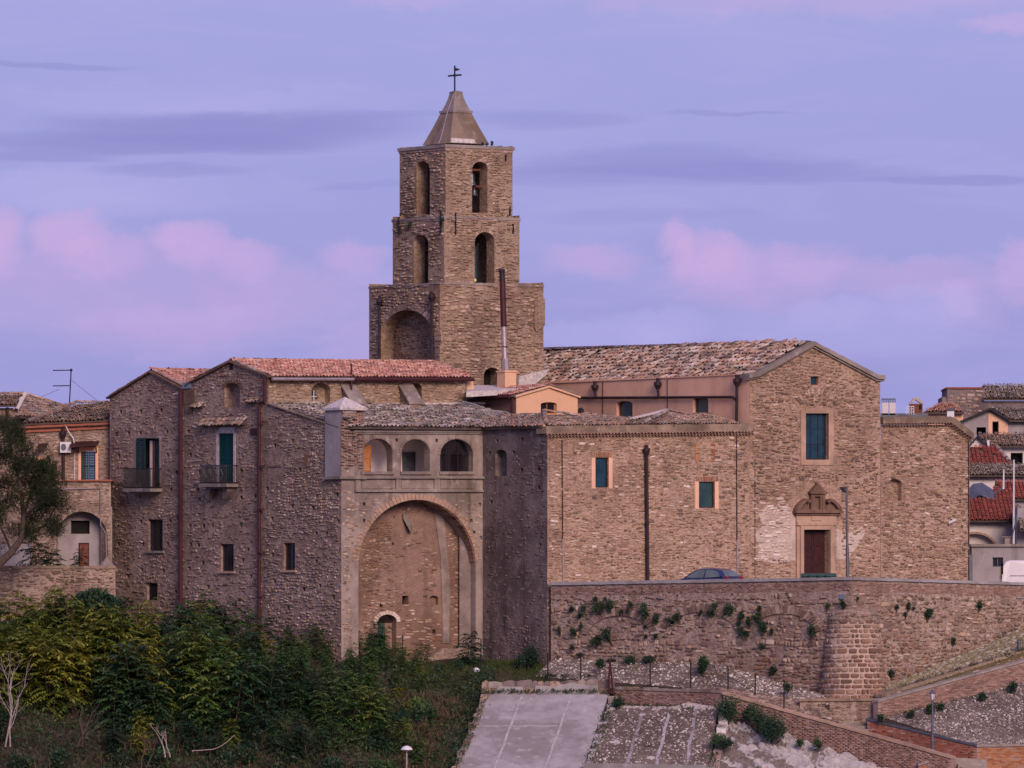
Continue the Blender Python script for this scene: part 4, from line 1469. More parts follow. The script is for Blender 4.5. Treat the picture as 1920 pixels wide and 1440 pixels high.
# wall face: rubble low on the left, plaster above
gpoly = [(cxA + (rxA + 13) * math.cos(math.pi * i / 24), cyA - (ryA + 13) * math.sin(math.pi * i / 24)) for i in range(25)]
ghole = [(664, 1310), (900, 1310)] + gpoly
stones(bk, WD, oD, [(ghole, 0, 0), (rect(660, 806, 906, 930), 0, 0)] + hD[4:], M['st_warm'], (0.07, 0.15), (0.14, 0.4), dep=(.01, .05), keep=.95,
       dens=lambda x, y: (1.0 if y > 1040 else .85) if x < 668 else .45 if y < 1010 else .85, pick=lambda x, y: M['st_grey'] if y < 960 and x > 668 else None)
# arch ring
voussoirs(L0, WD, cxA, cyA, rxA, ryA, 4, 52, 15, 11, M['mortar_warm'], .03, jit=.4)
voussoirs(L0, WD, cxA, cyA, rxA, ryA, 52, 128, 21, 12, M['carved_pale'], .035, jit=.25)
voussoirs(L0, WD, cxA, cyA, rxA, ryA, 128, 176, 15, 11, M['mortar_warm'], .03, jit=.4)
for a in LA:
    x0, x1 = a[0][0], a[1][0]
    voussoirs(L0, WD, (x0 + x1) / 2, 822 + (x1 - x0) / 2, (x1 - x0) / 2, (x1 - x0) / 2, 0, 180, 17, 4.5, M['plaster_loggia'], .04, jit=.02)
# soffit bricks of the great arch seen on its right side
for i in range(22):
    a0 = R(4 + 76 * i / 22); a1 = R(4 + 76 * (i + .86) / 22)
    mb = MB()
    pts = []
    for o in (-.06, -.52):
        for a in (a0, a1):
            pts.append(WD.P(cxA + (rxA - .2) * math.cos(a), cyA - (ryA - .2) * math.sin(a), o))
    for o in (-.06, -.52):
        for a in (a0, a1):
            pts.append(WD.P(cxA + (rxA - 1.6) * math.cos(a), cyA - (ryA - 1.6) * math.sin(a), o))
    mb.add(pts, [(0, 1, 3, 2), (4, 6, 7, 5), (0, 4, 5, 1), (2, 3, 7, 6), (0, 2, 6, 4), (1, 5, 7, 3)])
    mb.build('arch_brick', M['brick'] if i % 3 else M['st_red'], L0)
# mouldings, parapet band with pilasters
mb = MB()
wbox(mb, WD, 661, 806, 905, 811, -.05, .16)
wbox(mb, WD, 661, 811, 905, 814, -.05, .08)
wbox(mb, WD, 640, 893.5, 905, 897.5, -.05, .16)
wbox(mb, WD, 664, 919, 905, 922.5, -.05, .14)
mb.build('string_course', M['cap_stone'], L0)
for x0, x1 in ((665, 674), (741, 750), (813, 823)):
    mb = MB()
    wbox(mb, WD, x0, 897.5, x1, 919, -.05, .09)
    mb.build('parapet_pilaster', M['plaster_loggia'], L0)
for x0, x1 in ((678, 740), (752, 811), (826, 890)):
    mb = MB()
    wbox(mb, WD, x0, 900, x1, 916, -.05, .035)
    mb.build('parapet_panel', M['plaster_loggia'], L0)
for x0, x1 in ((676, 738), (750, 808), (823, 889)):
    mb = MB()
    wbox(mb, WD, x0, 884, x1, 889.5, -.3, .10)
    mb.build('sill', M['cap_stone'], L0)
# room behind the loggia
mb = MB()
def room_box(x0, x1, yt, yb, d0, d1):
    a, b = WD.uz(x0, yt), WD.uz(x1, yb)
    pts = [WD.p(u, z, -d) for d in (d0, d1) for u, z in ((a[0], b[1]), (b[0], b[1]), (b[0], a[1]), (a[0], a[1]))]
    return pts, [(0, 4, 5, 1), (1, 5, 6, 2), (2, 6, 7, 3), (3, 7, 4, 0), (4, 7, 6, 5)]
V_, F_ = room_box(670, 898, 815, 890, .56, 2.6)
mb.add(V_, F_)
mb.build('room', M['room'], L0)
mb = MB()
wbox(mb, WD, 806, 846, 830, 890, -2.59, -2.53)
mb.build('room_door', M['steel'], L0)
for (x0, x1, m_) in ((694, 708, 'wood_orange'), (811, 820, 'wood_orange'), (842, 852, 'wood')):
    shutter(L0, WD, x0, 834, x1, 884, -.66, m_, 14)
mb = MB()
for x in (843.5, 866):
    wbox(mb, WD, x - .9, 823, x + .9, 884, -.42, -.36)
wbox(mb, WD, 825.5, 848.5, 886.5, 850.5, -.42, -.362)
for i in range(12):
    a0, a1 = math.pi * i / 12, math.pi * (i + 1) / 12
    tube(mb, [WD.P(856 + 30 * math.cos(a0), 854 - 30 * math.sin(a0), -.39), WD.P(856 + 30 * math.cos(a1), 854 - 30 * math.sin(a1), -.39)], .035, 4)
fr = mb.build('glazing_bar', M['iron'], L0)
mb = MB()
wpoly(mb, WD, arch(825.5, 886.5, 823.5, 884), -.395, -.385)
mb.build('pane', M['glass_thin'], fr)
# hanging duct and the door in the arch
mb = MB()
a, b = WDi.P(757, 962, .05), WDi.P(764, 986, .35)
beam(mb, a, b, .34, .30)
mb.build('chute', M['cap_stone'], L0)
mb = MB()
wpoly(mb, WDi, [(828, 1206), (843, 1206), (841, 1160), (845, 1130), (840, 1060), (834, 1000), (831, 965), (813, 956), (818, 990), (825, 1040), (827, 1090), (829, 1150)], -.02, .05)
mb.build('plaster_strip', M['plaster_loggia'], L0)
mb = MB()
wbox(mb, WDi, 709, 1168, 727, 1285, -.35, -.28)
mb.build('door', plain('door_green', (0.03, 0.075, 0.06), .7, .3), L0)
mb = MB()
wbox(mb, WDi, 727, 1168, 742, 1285, -.42, -.36)
mb.build('inner_wall', M['plaster_arch'], L0)
voussoirs(L0, WDi, 725.5, 1166, 18, 14, 0, 180, 11, 7, M['st_white'], .06)
bw = Bank(L0, 'door_jamb_stone', STONES, 60)
stones(bw, WDi, [(743, 1235), (743, 1160), (754, 1160), (754, 1235)], (), M['st_white'], (.1, .16), (.18, .3), dep=(.03, .07), keep=1)
stones(bw, WDi, [(701, 1235), (701, 1160), (708, 1160), (708, 1235)], (), M['st_white'], (.1, .16), (.14, .18), dep=(.03, .07), keep=1)
bw.flush()
mb = MB()
wpoly(mb, WDi, [(740, 1262), (895, 1270), (895, 1222), (870, 1214), (820, 1216), (800, 1232), (745, 1240)], -.02, .55)
mb.build('plinth', M['mortar_grey'], L0)
# roof of lichen grey tiles up to the upper house
e0, e1 = WD.P(655, 801, .35), WD.P(908, 803, .35)
r1 = WBs.P(893, 757, .05); r0 = WBs.P(505, 757, .05)
roof(L0, tb, [e0, e1, P3(960, 784, 409.5), r1, r0, WL.P(500, 762, .0), WL.P(640, 802, .0)], e0, e1, M['tile_grey'], .25, .43, 2.2, .97)
mb = MB()
wstrip(mb, WBs, 770, 756, 905, 754, 4, .0, .25)
wpoly(mb, WBs, [(560, 762), (585, 752), (600, 758), (598, 762)], .0, .3)
mb.build('mortar_fillet', M['white_rough'], L0)
mb = MB()
v = [P3(898, 801, 404.6), P3(935, 790, 406.5), P3(968, 783, 409.0), P3(935, 788, 409.5), P3(900, 793, 406.6)]
mb.add(v + [x - Vector((0, 0, .08)) for x in v], [(0, 1, 2, 3, 4), (0, 5, 6, 1), (1, 6, 7, 2), (2, 7, 8, 3), (3, 8, 9, 4), (4, 9, 5, 0)])
mb.build('flashing', M['white_rough'], L0)
bk.flush(); tb.flush()
# net hung over the roof edge
mb = MB()
for i in range(14):
    f = i / 13
    a = Vector(P3(866 + 92 * f, 752 + 26 * f - 8 * math.sin(f * 9) * f * .4, 407.5 + 2 * f))
    b = a + Vector((0.1, .15, -.25 - .45 * f + .15 * math.sin(f * 12)))
    tube(mb, [a, a.lerp(b, .5) + Vector((.08, 0, 0)), b], .012, 4)
for k in range(5):
    pts = [P3(866 + 92 * i / 13, 752 + 26 * i / 13 - 8 * math.sin(i / 13 * 9) * i / 13 * .4 + k * (3 + 4 * i / 13), 407.5 + 2 * i / 13) for i in range(14)]
    tube(mb, pts, .012 if k else .03, 4)
tag(mb.build('netting', M['net'], None), 'grey net sagging over the grey roof below the small peach dormer', 'net')

# ---- corner turret with pyramid cap
tcn = Vector((WD.P(640, 900).x, WD.P(640, 900).y)) + (RV * .62 + LV * .62)
TU = thing('chimney_turret', 'square corner turret with pale pyramid cap and pierced brick face', 'turret', (tcn.x, tcn.y, (HY - 897) * tcn.y / F))
aa = .74
n4 = [tcn - (RV + LV) * aa, tcn + (RV - LV) * aa, tcn + (RV + LV) * aa, tcn - (RV - LV) * aa]
wl_, wr_ = Wall(n4[3], n4[0]), Wall(n4[0], n4[1])
X4 = [CX + F * v.x / v.y for v in n4]
slab(TU, wl_, [(X4[3], 899), (X4[3], 768), (X4[0], 768), (X4[0], 899)], (), M['grey_plaster'], .3)
ho = []
for yy, xsx in ((798, (.25, .55, .85)), (810, (.25, .55)), (823, (.55,)), (845, (.4,)), (858, (.4,)), (871, (.4,))):
    for fx in xsx:
        xx = X4[0] + (X4[1] - X4[0]) * fx
        ho.append((rect(xx - 1.6, yy - 3.2, xx + 1.6, yy + 3.2), .25, 1))
xx = X4[0] + (X4[1] - X4[0]) * .4
ho.append(([(xx + 3.6 * math.cos(t_ * math.pi / 5), 833 + 4.6 * math.sin(t_ * math.pi / 5)) for t_ in range(10)], .25, 1))
slab(TU, wr_, [(X4[0], 899), (X4[0], 768), (X4[1], 768), (X4[1], 899)], ho, None, .3, mats=[M['brick_bed'], M['dark']])
bk = Bank(TU, 'brick', BRICKS, 120)
bricks(bk, wr_, [(X4[0] + 1, 880), (X4[0] + 1, 772), (X4[1] - 1, 772), (X4[1] - 1, 880)], M['brick'], .26, .06, .02, .022, .55)
bk.items = [i for i in bk.items if not any(inside([wr_.p(*wr_.uz(*q)).xz for q in h[0]], i[1].x, i[1].z) for h in ho)]
bk.flush()
mb = MB()
for e, y in (): pass
zt = (HY - 768) * tcn.y / F
def sqr(a, z): return [Vector((*(tcn - (RV + LV) * a), z)), Vector((*(tcn + (RV - LV) * a), z)), Vector((*(tcn + (RV + LV) * a), z)), Vector((*(tcn - (RV - LV) * a), z))]
v = sqr(.86, zt - .05) + sqr(.86, zt + .08) + [Vector((tcn.x, tcn.y, (HY - 744) * tcn.y / F))]
mb.add(v, [(3, 2, 1, 0)] + [(i, (i + 1) % 4, 4 + (i + 1) % 4, 4 + i) for i in range(4)] + [(4 + i, 4 + (i + 1) % 4, 8) for i in range(4)])
mb.build('cap', M['white_rough'], TU)
mb = MB()
v = sqr(.82, (HY - 897) * tcn.y / F - .05) + sqr(.82, (HY - 893.5) * tcn.y / F)
mb.add(v, [(3, 2, 1, 0), (4, 5, 6, 7)] + [(i, (i + 1) % 4, 4 + (i + 1) % 4, 4 + i) for i in range(4)])
mb.build('base_moulding', M['cap_stone'], TU)

# ================================================================ LEFT HOUSES on the left facing front WL
# ---- lean-to wing C between the downpipe and the loggia corner
K0 = thing('lean_to_wing', 'dark stone wing with sloping top between downpipe and turret', 'building', (WL.P(565, 1240).x, WL.P(565, 1240).y, -1.8))
bk = Bank(K0, 'stone', STONES, 300)
oC = [(492, 1310), (492, 759), (508, 757), (pe, 803), (pe, 1310)]
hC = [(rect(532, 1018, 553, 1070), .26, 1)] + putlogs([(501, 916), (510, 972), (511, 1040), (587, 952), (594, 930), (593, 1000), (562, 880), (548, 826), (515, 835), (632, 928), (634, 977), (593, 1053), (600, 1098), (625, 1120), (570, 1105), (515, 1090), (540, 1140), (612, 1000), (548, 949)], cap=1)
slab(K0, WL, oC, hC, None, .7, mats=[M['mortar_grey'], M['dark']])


def grey_pick(x, y):
    r = rng.random()
    return M['st_warm'] if r < .10 else None


stones(bk, WL, oC, hC + [(rect(496, 845, 530, 900), 0, 0)], M['st_grey'], (0.06, 0.15), (0.14, 0.6), dep=(.02, .075), keep=.9, pick=grey_pick, dens=lambda x, y: .3 if x < 520 and y < 980 else .95)
mb = MB()
wstrip(mb, WL, 505, 755.5, pe - 2, 800.5, 2.5, -.5, .12)
mb.build('wall_coping', M['plaster_band'], K0)
for poly, m_ in (([(503, 873), (528, 871), (528, 875), (503, 876)], 'brick'), ([(571, 862), (575, 848), (579, 862), (577, 876), (573, 876)], 'st_red'), ([(533, 900), (548, 899), (552, 906), (540, 909), (533, 906)], 'carved_pale')):
    mb = MB()
    wpoly(mb, WL, poly, -.02, .05)
    mb.build('patch_stone', M[m_], K0)
fr = window(K0, WL, 532, 1018, 553, 1070, 'glass_dark', .18, 2.4, 'wood', (1, 1))
mb = MB()
for i in range(3):
    x = 536 + 6.5 * i
    wbox(mb, WL, x - .5, 1019, x + .5, 1069, -.13, -.10)
mb.build('bar', M['iron'], fr)
mb = MB()
wbox(mb, WL, 528, 1069, 557, 1073, -.1, .12)
mb.build('sill', M['carved_pale'], K0)
bk.flush()

# ---- gabled house B
B0 = thing('gabled_house', 'tall gabled house with teal shuttered balcony door and long red tile roof', 'house', (WL.P(420, 1240).x, WL.P(420, 1240).y, -1.8))
bk = Bank(B0, 'stone', STONES, 300)
tb = Bank(B0, 'tile', TILES, 300)
oB = [(346, 1310), (346, 732), (361, 716), (434, 680), (502, 707), (502, 757), (492, 758), (492, 1310)]
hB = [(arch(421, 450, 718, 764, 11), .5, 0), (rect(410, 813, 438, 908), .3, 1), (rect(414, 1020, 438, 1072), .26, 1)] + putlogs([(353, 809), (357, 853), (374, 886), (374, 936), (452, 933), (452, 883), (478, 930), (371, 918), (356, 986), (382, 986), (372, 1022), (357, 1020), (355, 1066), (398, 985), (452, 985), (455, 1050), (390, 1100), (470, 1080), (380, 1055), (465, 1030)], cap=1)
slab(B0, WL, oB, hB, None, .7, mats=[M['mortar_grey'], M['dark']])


def bdens(x, y):
    if 392 < x < 460 and 790 < y < 830: return .1
    if y < 730 and x > 365: return .9
    if y > 930 and x > 380 and x < 450: return .35
    return .62


stones(bk, WL, oB, hB + [(rect(404, 800, 444, 950), 0, 0)], M['st_grey'], (0.06, 0.15), (0.14, 0.55), dep=(.015, .07), keep=.92, pick=lambda x, y: M['brick'] if (y < 722 and abs(x - 434) > 15) or rng.random() < .12 else None, dens=bdens)
mb = MB()
for (x0, y0, x1, y1) in ((350, 722, 361, 714), (361, 714, 434, 676.5), (434, 676.5, 505, 704.5)):
    wstrip(mb, WL, x0, y0, x1, y1, 3, -.5, .16)
mb.build('verge', M['carved'], B0)
mb = MB()
wbox(mb, WL, 431, 682, 437, 693, -.02, .04)
mb.build('blocked_slot', M['dark'], B0)
voussoirs(B0, WL, 435.5, 729, 15, 11, 0, 180, 11, 5, M['carved'], .04)
# little cracked inner window of the niche
mb = MB()
wpoly(mb, WL, arch(440, 450, 733, 758, 5, 8), -.49, -.40)
mb.build('niche_opening', M['dark'], B0)
# tile hood over the balcony door
s0, s1 = WL.P(380, 799, .32), WL.P(464, 796, .32)
u0_, u1_ = WL.P(380, 787.5, 0), WL.P(464, 786, 0)
roof(B0, tb, [s0, s1, u1_, u0_], s0, s1, M['tile_old'], .19, .3, 1.6, 1.0, .06, True, 'hood')
mb = MB()
wpoly(mb, WL, [(408, 812), (440, 812), (440, 801), (412, 801)], -.02, .02)
for xa in (405.5, 438):
    wbox(mb, WL, xa, 812, xa + 4, 905, -.02, .025)
mb.build('door_surround', M['white_rough'], B0)
shutter(B0, WL, 410.3, 814, 423.8, 905, -.10, 'teal')
shutter(B0, WL, 424.3, 814, 437.7, 905, -.10, 'teal')


def balcony(t, w, x0, x1, ytop, ybase, out, mat='iron', nbars=14):
    mb = MB()
    wbox(mb, w, x0 - 1, ybase, x1 + 1, ybase + 6, -.05, out)
    wbox(mb, w, x0 + 6, ybase + 6, x1 - 4, ybase + 9, -.05, out * .75)
    mb.build('balcony_slab', M['cap_stone'], t)
    mb = MB()
    for y in (ytop, ybase - 2):
        for a, b in (((x0, out - .05), (x1, out - .05)), ((x0, 0), (x0, out - .05)), ((x1, 0), (x1, out - .05))):
            tube(mb, [w.P(a[0], y, a[1]), w.P(b[0], y, b[1])], .028, 5)
    for i in range(nbars + 1):
        x = x0 + (x1 - x0) * i / nbars
        tube(mb, [w.P(x, ytop, out - .05), w.P(x, ybase, out - .05)], .022, 4)
    for i in range(1, 6):
        o = (out - .05) * i / 6
        for x in (x0, x1):
            tube(mb, [w.P(x, ytop, o), w.P(x, ybase, o)], .014, 4)
    return mb.build('railing', M[mat], t)


rl_ = balcony(B0, WL, 396, 446, 873, 907, .75, 'iron', 30)
mb = MB()
for i in range(4):
    tube(mb, [WL.P(x_, y_, .72) for x_, y_ in ((402 + 11 * i, 880), (406 + 11 * i, 890), (402 + 11 * i, 903))], .02, 4)
wbox(mb, WL, 396, 873, 446, 875, .69, .73)
mb.build('rail_ornament', M['steel'], rl_)
for xa in (400, 432):
    mb = MB()
    wpoly(mb, WL, [(xa, 916), (xa + 9, 916), (xa + 9, 921), (xa + 2, 935), (xa, 935)], -.02, .5)
    mb.build('bracket', M['plaster_dark'], B0)
fr = window(B0, WL, 414, 1020, 438, 1072, 'glass_dark', .18, 2.4, 'wood', (1, 1))
mb = MB()
for i in range(4):
    x = 418 + 5.5 * i
    wbox(mb, WL, x - .5, 1021, x + .5, 1071, -.13, -.10)
mb.build('bar', M['iron'], fr)
mb = MB()
wbox(mb, WL, 410, 1071, 442, 1075, -.1, .12)
mb.build('sill', M['carved_pale'], B0)
# side wall under the red roof
oBs = [(500, 800), (500, 711), (876, 713), (876, 800)]
hBs = [(arch(584, 619, 718, 756, 14), .5, 0), (arch(764, 791, 718, 762, 10), .5, 0)]
slab(B0, WBs, oBs, hBs, M['mortar_tower'], .6)
stones(bk, WBs, oBs, hBs, M['st_tower'], (0.08, 0.17), (0.16, 0.5), dep=(.015, .06), keep=.9, pick=lambda x, y: M['st_warm'] if rng.random() < .4 else None)
voussoirs(B0, WBs, 601.5, 732, 17.5, 14, 0, 180, 13, 5, M['st_tower'], .04)
voussoirs(B0, WBs, 777.5, 728, 13.5, 10, 0, 180, 11, 5, M['st_tower'], .04)
mb = MB()      # trefoil window
cx_, cy_ = 596, 741
pts = []
for k in range(24):
    a = 2 * math.pi * k / 24
    r = 7.5 + 3.2 * math.cos(3 * (a - math.pi / 2))
    pts.append((cx_ + r * math.cos(a), cy_ - r * math.sin(a) - 1))
wpoly(mb, WBs, pts, -.49, -.42)
tf = mb.build('trefoil_window', M['carved'], B0)
mb = MB()
wpoly(mb, WBs, [(cx_ + (x - cx_) * .74, cy_ - 1 + (y - cy_ + 1) * .74) for x, y in pts], -.43, -.40)
mb.build('pane', M['glass_dark'], tf)
mb = MB()
tube(mb, [WBs.P(cx_, 731, -.39), WBs.P(cx_, 751, -.39)], .03, 5)
tube(mb, [WBs.P(cx_ - 6, 743, -.39), WBs.P(cx_ + 6, 743, -.39)], .025, 5)
mb.build('glazing_bar', M['plastic_white'], tf)
for xa in (641, 749):      # sloping buttresses
    mb = MB()
    P_ = WBs
    u, z = P_.uz(xa, 722)
    wd_ = .75
    pts = []
    for du in (0, wd_):
        pts += [P_.p(u + du, z, 0), P_.p(u + du, z - 1.0, 1.0), P_.p(u + du, z - 2.6, 1.0), P_.p(u + du, z - 2.6, 0)]
    mb.add(pts, [(0, 1, 5, 4), (1, 2, 6, 5), (0, 3, 2, 1), (4, 5, 6, 7), (2, 3, 7, 6)])
    bt = mb.build('buttress', M['mortar_tower'], B0)
    mb = MB()
    pts = []
    for du in (-.1, wd_ + .1):
        pts += [P_.p(u + du, z + .1, 0), P_.p(u + du, z - .95, 1.08), P_.p(u + du, z - 1.05, 1.08), P_.p(u + du, z - .02, 0)]
    mb.add(pts, [(0, 1, 5, 4), (1, 2, 6, 5), (0, 3, 2, 1), (4, 5, 6, 7), (3, 7, 6, 2)])
    mb.build('capping', M['cap_stone'], bt)
# red roof
eL, eR = WBs.P(503, 707, .35), WBs.P(880, 709, .35)
apB = WL.P(434, 677, .0)
kB = hit(812, Vector((apB.x, apB.y)), RV)
rB = Vector((kB.x, kB.y, (HY - 680) * kB.y / F))
kf = WL.P(362, 714, .0)
roof(B0, tb, [eL, eR, rB, apB], eL, eR, M['tile_red'], .215, .37, 1.0, .99)
k2 = hit(740, Vector((kf.x, kf.y)), RV)
roof(B0, tb, [kf, Vector((k2.x, k2.y, kf.z)), rB, apB], kf, Vector((k2.x, k2.y, kf.z)), M['tile_red'], .215, .37, 1.0, .4)
ridge(tb, apB, rB, M['tile_red'], .28)
ridge(tb, rB, eR + Vector((-.5, 0.4, .25)), M['tile_red'], .28)
ridge(tb, WL.P(498, 705, -.1), WL.P(436, 679, -.1), M['tile_old'], .24, .34, .08)
ridge(tb, WL.P(360, 713, -.1), WL.P(432, 678, -.1), M['tile_old'], .24, .34, .08)
mb = MB()
tube(mb, [WBs.P(502, 711, .42), WBs.P(655, 711.5, .42)], .085, 8)
mb.build('gutter', M['pipe_steel'], B0)
mb = MB()
tube(mb, [WBs.P(655, 711.5, .42), WBs.P(880, 712, .42)], .10, 8)
mb.build('gutter', M['pipe_red'], B0)
mb = MB()
wpipe(mb, WBs, [(652, 683), (652, 735)], .05, .35)
mb.build('vent_pipe', M['pipe_red'], B0)
downpipe(B0, WL, [(501, 709), (501, 752), (490.5, 757), (490.5, 1200)], .10, .16, M['pipe_red'])
mb = MB()
wbox(mb, WL, 472, 803, 489, 816, -.02, .10)
mb.build('meter_box', M['wood_door'], B0)
for (a, b) in ((362, 764), (466, 755)):
    mb = MB()
    s0, s1 = WL.P(a, b, .22), WL.P(a + 22, b - 1, .22)
    roof(B0, tb, [s0, s1, WL.P(a + 22, b - 6, 0), WL.P(a, b - 6, 0)], s0, s1, M['tile_old'], .18, .25, 1.5, 1.0, .05, True, 'small_hood')
bk.flush(); tb.flush()

# ---- gabled house A
A0 = thing('gabled_house', 'weathered gabled house with dark green balcony shutters left of the red downpipe', 'house', (WL.P(275, 1240).x, WL.P(275, 1240).y, -1.8))
bk = Bank(A0, 'stone', STONES, 300)
tb = Bank(A0, 'tile', TILES, 300)
oA = [(206, 1310), (206, 747), (284, 699), (341, 729), (346, 729), (346, 1310)]
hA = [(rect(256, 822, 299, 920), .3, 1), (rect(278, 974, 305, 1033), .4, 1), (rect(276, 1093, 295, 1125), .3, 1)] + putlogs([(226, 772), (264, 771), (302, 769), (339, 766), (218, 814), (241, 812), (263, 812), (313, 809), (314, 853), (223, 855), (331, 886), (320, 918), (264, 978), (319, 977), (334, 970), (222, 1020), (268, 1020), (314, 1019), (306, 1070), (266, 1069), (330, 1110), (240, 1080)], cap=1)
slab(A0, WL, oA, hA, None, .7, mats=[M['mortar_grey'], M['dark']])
stones(bk, WL, oA, hA + [(rect(250, 815, 305, 935), 0, 0)], M['st_grey'], (0.06, 0.15), (0.14, 0.52), dep=(.015, .065), keep=.92, dens=lambda x, y: .95 if y < 735 else .55 if y < 930 else .62,
       pick=lambda x, y: M['brick'] if y < 735 + max(0, 250 - x) * .6 else M['st_warm'] if rng.random() < .15 else None)
mb = MB()
for (x0, y0, x1, y1) in ((203, 745, 284, 695.5), (284, 695.5, 344, 727)):
    wstrip(mb, WL, x0, y0, x1, y1, 3, -.5, .16)
mb.build('verge', M['carved'], A0)
shutter(A0, WL, 256.5, 823, 273, 905, .0, 'teal_dark')
shutter(A0, WL, 287, 823, 298.6, 905, -.22, 'teal_dark')
mb = MB()
wbox(mb, WL, 275, 826, 279.5, 912, -.24, -.20)
mb.build('curtain', M['cloth'], A0)
mb = MB()
wbox(mb, WL, 279.5, 826, 284, 912, -.25, -.21)
mb.build('door_frame', M['wood'], A0)
mb = MB()
for xa, xb in ((252.5, 256), (299, 302)):
    wbox(mb, WL, xa, 820, xb, 905, -.02, .025)
wbox(mb, WL, 256, 818, 299, 821.5, -.02, .025)
mb.build('door_surround', M['cap_stone'], A0)
balcony(A0, WL, 253, 303, 879, 916, .75, 'iron', 30)
for (x0, y0, x1, y1) in ((278, 974, 305, 1033), (276, 1093, 295, 1125)):
    fr = window(A0, WL, x0, y0, x1, y1, 'glass_dark', .28, 2.2, 'steel', (2, 2), 1.0)
    mb = MB()
    for i in range(6):
        x = x0 + 2 + (x1 - x0 - 4) * i / 5
        wbox(mb, WL, x - .45, y0 + 1, x + .45, y1 - 1, -.16, -.12)
    mb.build('bar', M['iron'], fr)
mb = MB()
wbox(mb, WL, 274, 1033, 309, 1037, -.1, .12)
mb.build('sill', M['cap_stone'], A0)
apA = WL.P(284, 696, .0)
kA = hit(470, Vector((apA.x, apA.y)), RV)
eA = WL.P(344, 727, .0)
kE = hit(480, Vector((eA.x, eA.y)), RV)
eA0 = WL.P(204, 745, .1)
kE0 = hit(300, Vector((eA0.x, eA0.y)), RV)
rA = Vector((kA.x, kA.y, (HY - 697) * kA.y / F))
roof(A0, tb, [eA, Vector((kE.x, kE.y, eA.z)), rA, apA], eA, Vector((kE.x, kE.y, eA.z)), M['tile_red'], .23, .37, 1.0, .99)
roof(A0, tb, [eA0, Vector((kE0.x, kE0.y, eA0.z)), rA, apA], eA0, Vector((kE0.x, kE0.y, eA0.z)), M['tile_red'], .23, .37, 1.0, .3)
ridge(tb, apA, rA, M['tile_red'], .28)
ridge(tb, WL.P(206, 744, -.1), WL.P(283, 696.5, -.1), M['tile_old'], .24, .34, .08)
ridge(tb, WL.P(342, 726, -.1), WL.P(286, 697, -.1), M['tile_old'], .24, .34, .08)
downpipe(A0, WL, [(343.5, 732), (343.5, 1200)], .115, .18, M['pipe_red'])
mb = MB()
wpoly(mb, WL, [(344, 729), (359, 728), (359, 714), (346, 718)], -.3, .12)
mb.build('flashing', M['zinc'], A0)
mb = MB()
wbox(mb, WL, 347, 731, 368, 757, -.02, .10)
wbox(mb, WL, 349, 757, 362, 775, -.02, .08)
mb.build('corbel_block', M['carved'], A0)
bk.flush(); tb.flush()

# ================================================================ PEACH DORMER HOUSE
pG = plan(968, 411.5)
WG = Wall(pG, hit(1083, pG, RV))
WGl = Wall(hit(868, pG, LV), pG)
G0 = thing('dormer_house', 'small orange peach dormer house with one dark window and red tile roof', 'dormer house', WG.P(1025, 800))
tb = Bank(G0, 'tile', TILES, 300)
oG = [(968, 812), (968, 743), (1028, 726), (1083, 744), (1083, 812)]
slab(G0, WG, oG, [(arch(1014, 1044, 754, 776, 4), .28, None)], M['orange'], .5)
window(G0, WG, 1014, 754, 1044, 776, 'glass_dark', .2, 2, 'wood_orange', (2, 1))
mb = MB()
for (x0, y0, x1, y1) in ((965, 741.5, 1028, 723), (1028, 723, 1086, 743)):
    wstrip(mb, WG, x0, y0, x1, y1, 3.5, -.3, .14)
mb.build('verge', M['orange'], G0)
slab(G0, WGl, [(868, 800), (868, 752), (968, 743), (968, 812)], (), M['brick'], .4, name='side_wall')
g0, g1 = WGl.P(866, 748, .35), WGl.P(968, 741.5, .35)
apG = WG.P(1028, 723, .0)
kG = hit(945, Vector((apG.x, apG.y)), LV)
rG = Vector((kG.x, kG.y, (HY - 729) * kG.y / F))
roof(G0, tb, [g0, g1, apG, rG], g0, g1, M['tile_red'], .21, .36)
e2 = WG.P(1085, 743, 0)
e3 = e2 + (rG - apG)
roof(G0, tb, [e2, e3, rG, apG], e2, e3, M['tile_old'], .21, .36, 1, .6)
ridge(tb, apG, rG, M['tile_red'])
ridge(tb, e2, apG, M['tile_old'], .24)
mb = MB()
tube(mb, [WGl.P(866, 751, .42), WGl.P(967, 744, .42)], .08, 8)
wpipe(mb, WGl, [(964, 745), (964, 785)], .07, .12)
mb.build('gutter', M['pipe_red'], G0)
mb = MB()
c = WG.P(1087, 771, .1)
lathe(mb, c, [(.16, -.3), (.16, .1), (.05, .2)], 8)
mb.build('roof_vent', M['iron'], G0)
tb.flush()
# flat terrace slab in front of the tower and its little wall
mb = MB()
v = [P3(874, 734, 411), P3(1000, 727, 413.5), P3(985, 722, 419), P3(880, 722, 417)]
mb.add(v + [x - Vector((0, 0, .3)) for x in v], [(0, 1, 2, 3), (0, 4, 5, 1), (1, 5, 6, 2), (2, 6, 7, 3), (3, 7, 4, 0)])
FT = mb.build('roof_terrace', M['white_rough'], None)
tag(FT, 'white flat roof terrace below the dark arched doorway of the tower', 'terrace')
pk = plan(876, 413)
Wpk = Wall(pk, hit(890, pk, RV))
mb = MB()
wpoly(mb, Wpk, [(876, 745), (889, 745), (887.5, 716), (883, 709), (876, 710)], -.5, 0)
tag(mb.build('terrace_pier', M['orange'], None), 'narrow orange rendered pier at the end of the red gutter', 'pier')
pk = plan(946, 415.5)
Wst = Wall(pk, hit(968, pk, RV))
FL = thing('chimney', 'tall chimney with steel and rusty red flue pipe on orange base before the tower', 'chimney', Wst.P(957, 728, -.3))
mb = MB()
wbox(mb, Wst, 947, 697, 968, 735, -.75, 0)
wbox(mb, Wst, 945.5, 694.5, 969.5, 697.5, -.8, .05)
mb.build('base', M['orange'], FL)
mb = MB()
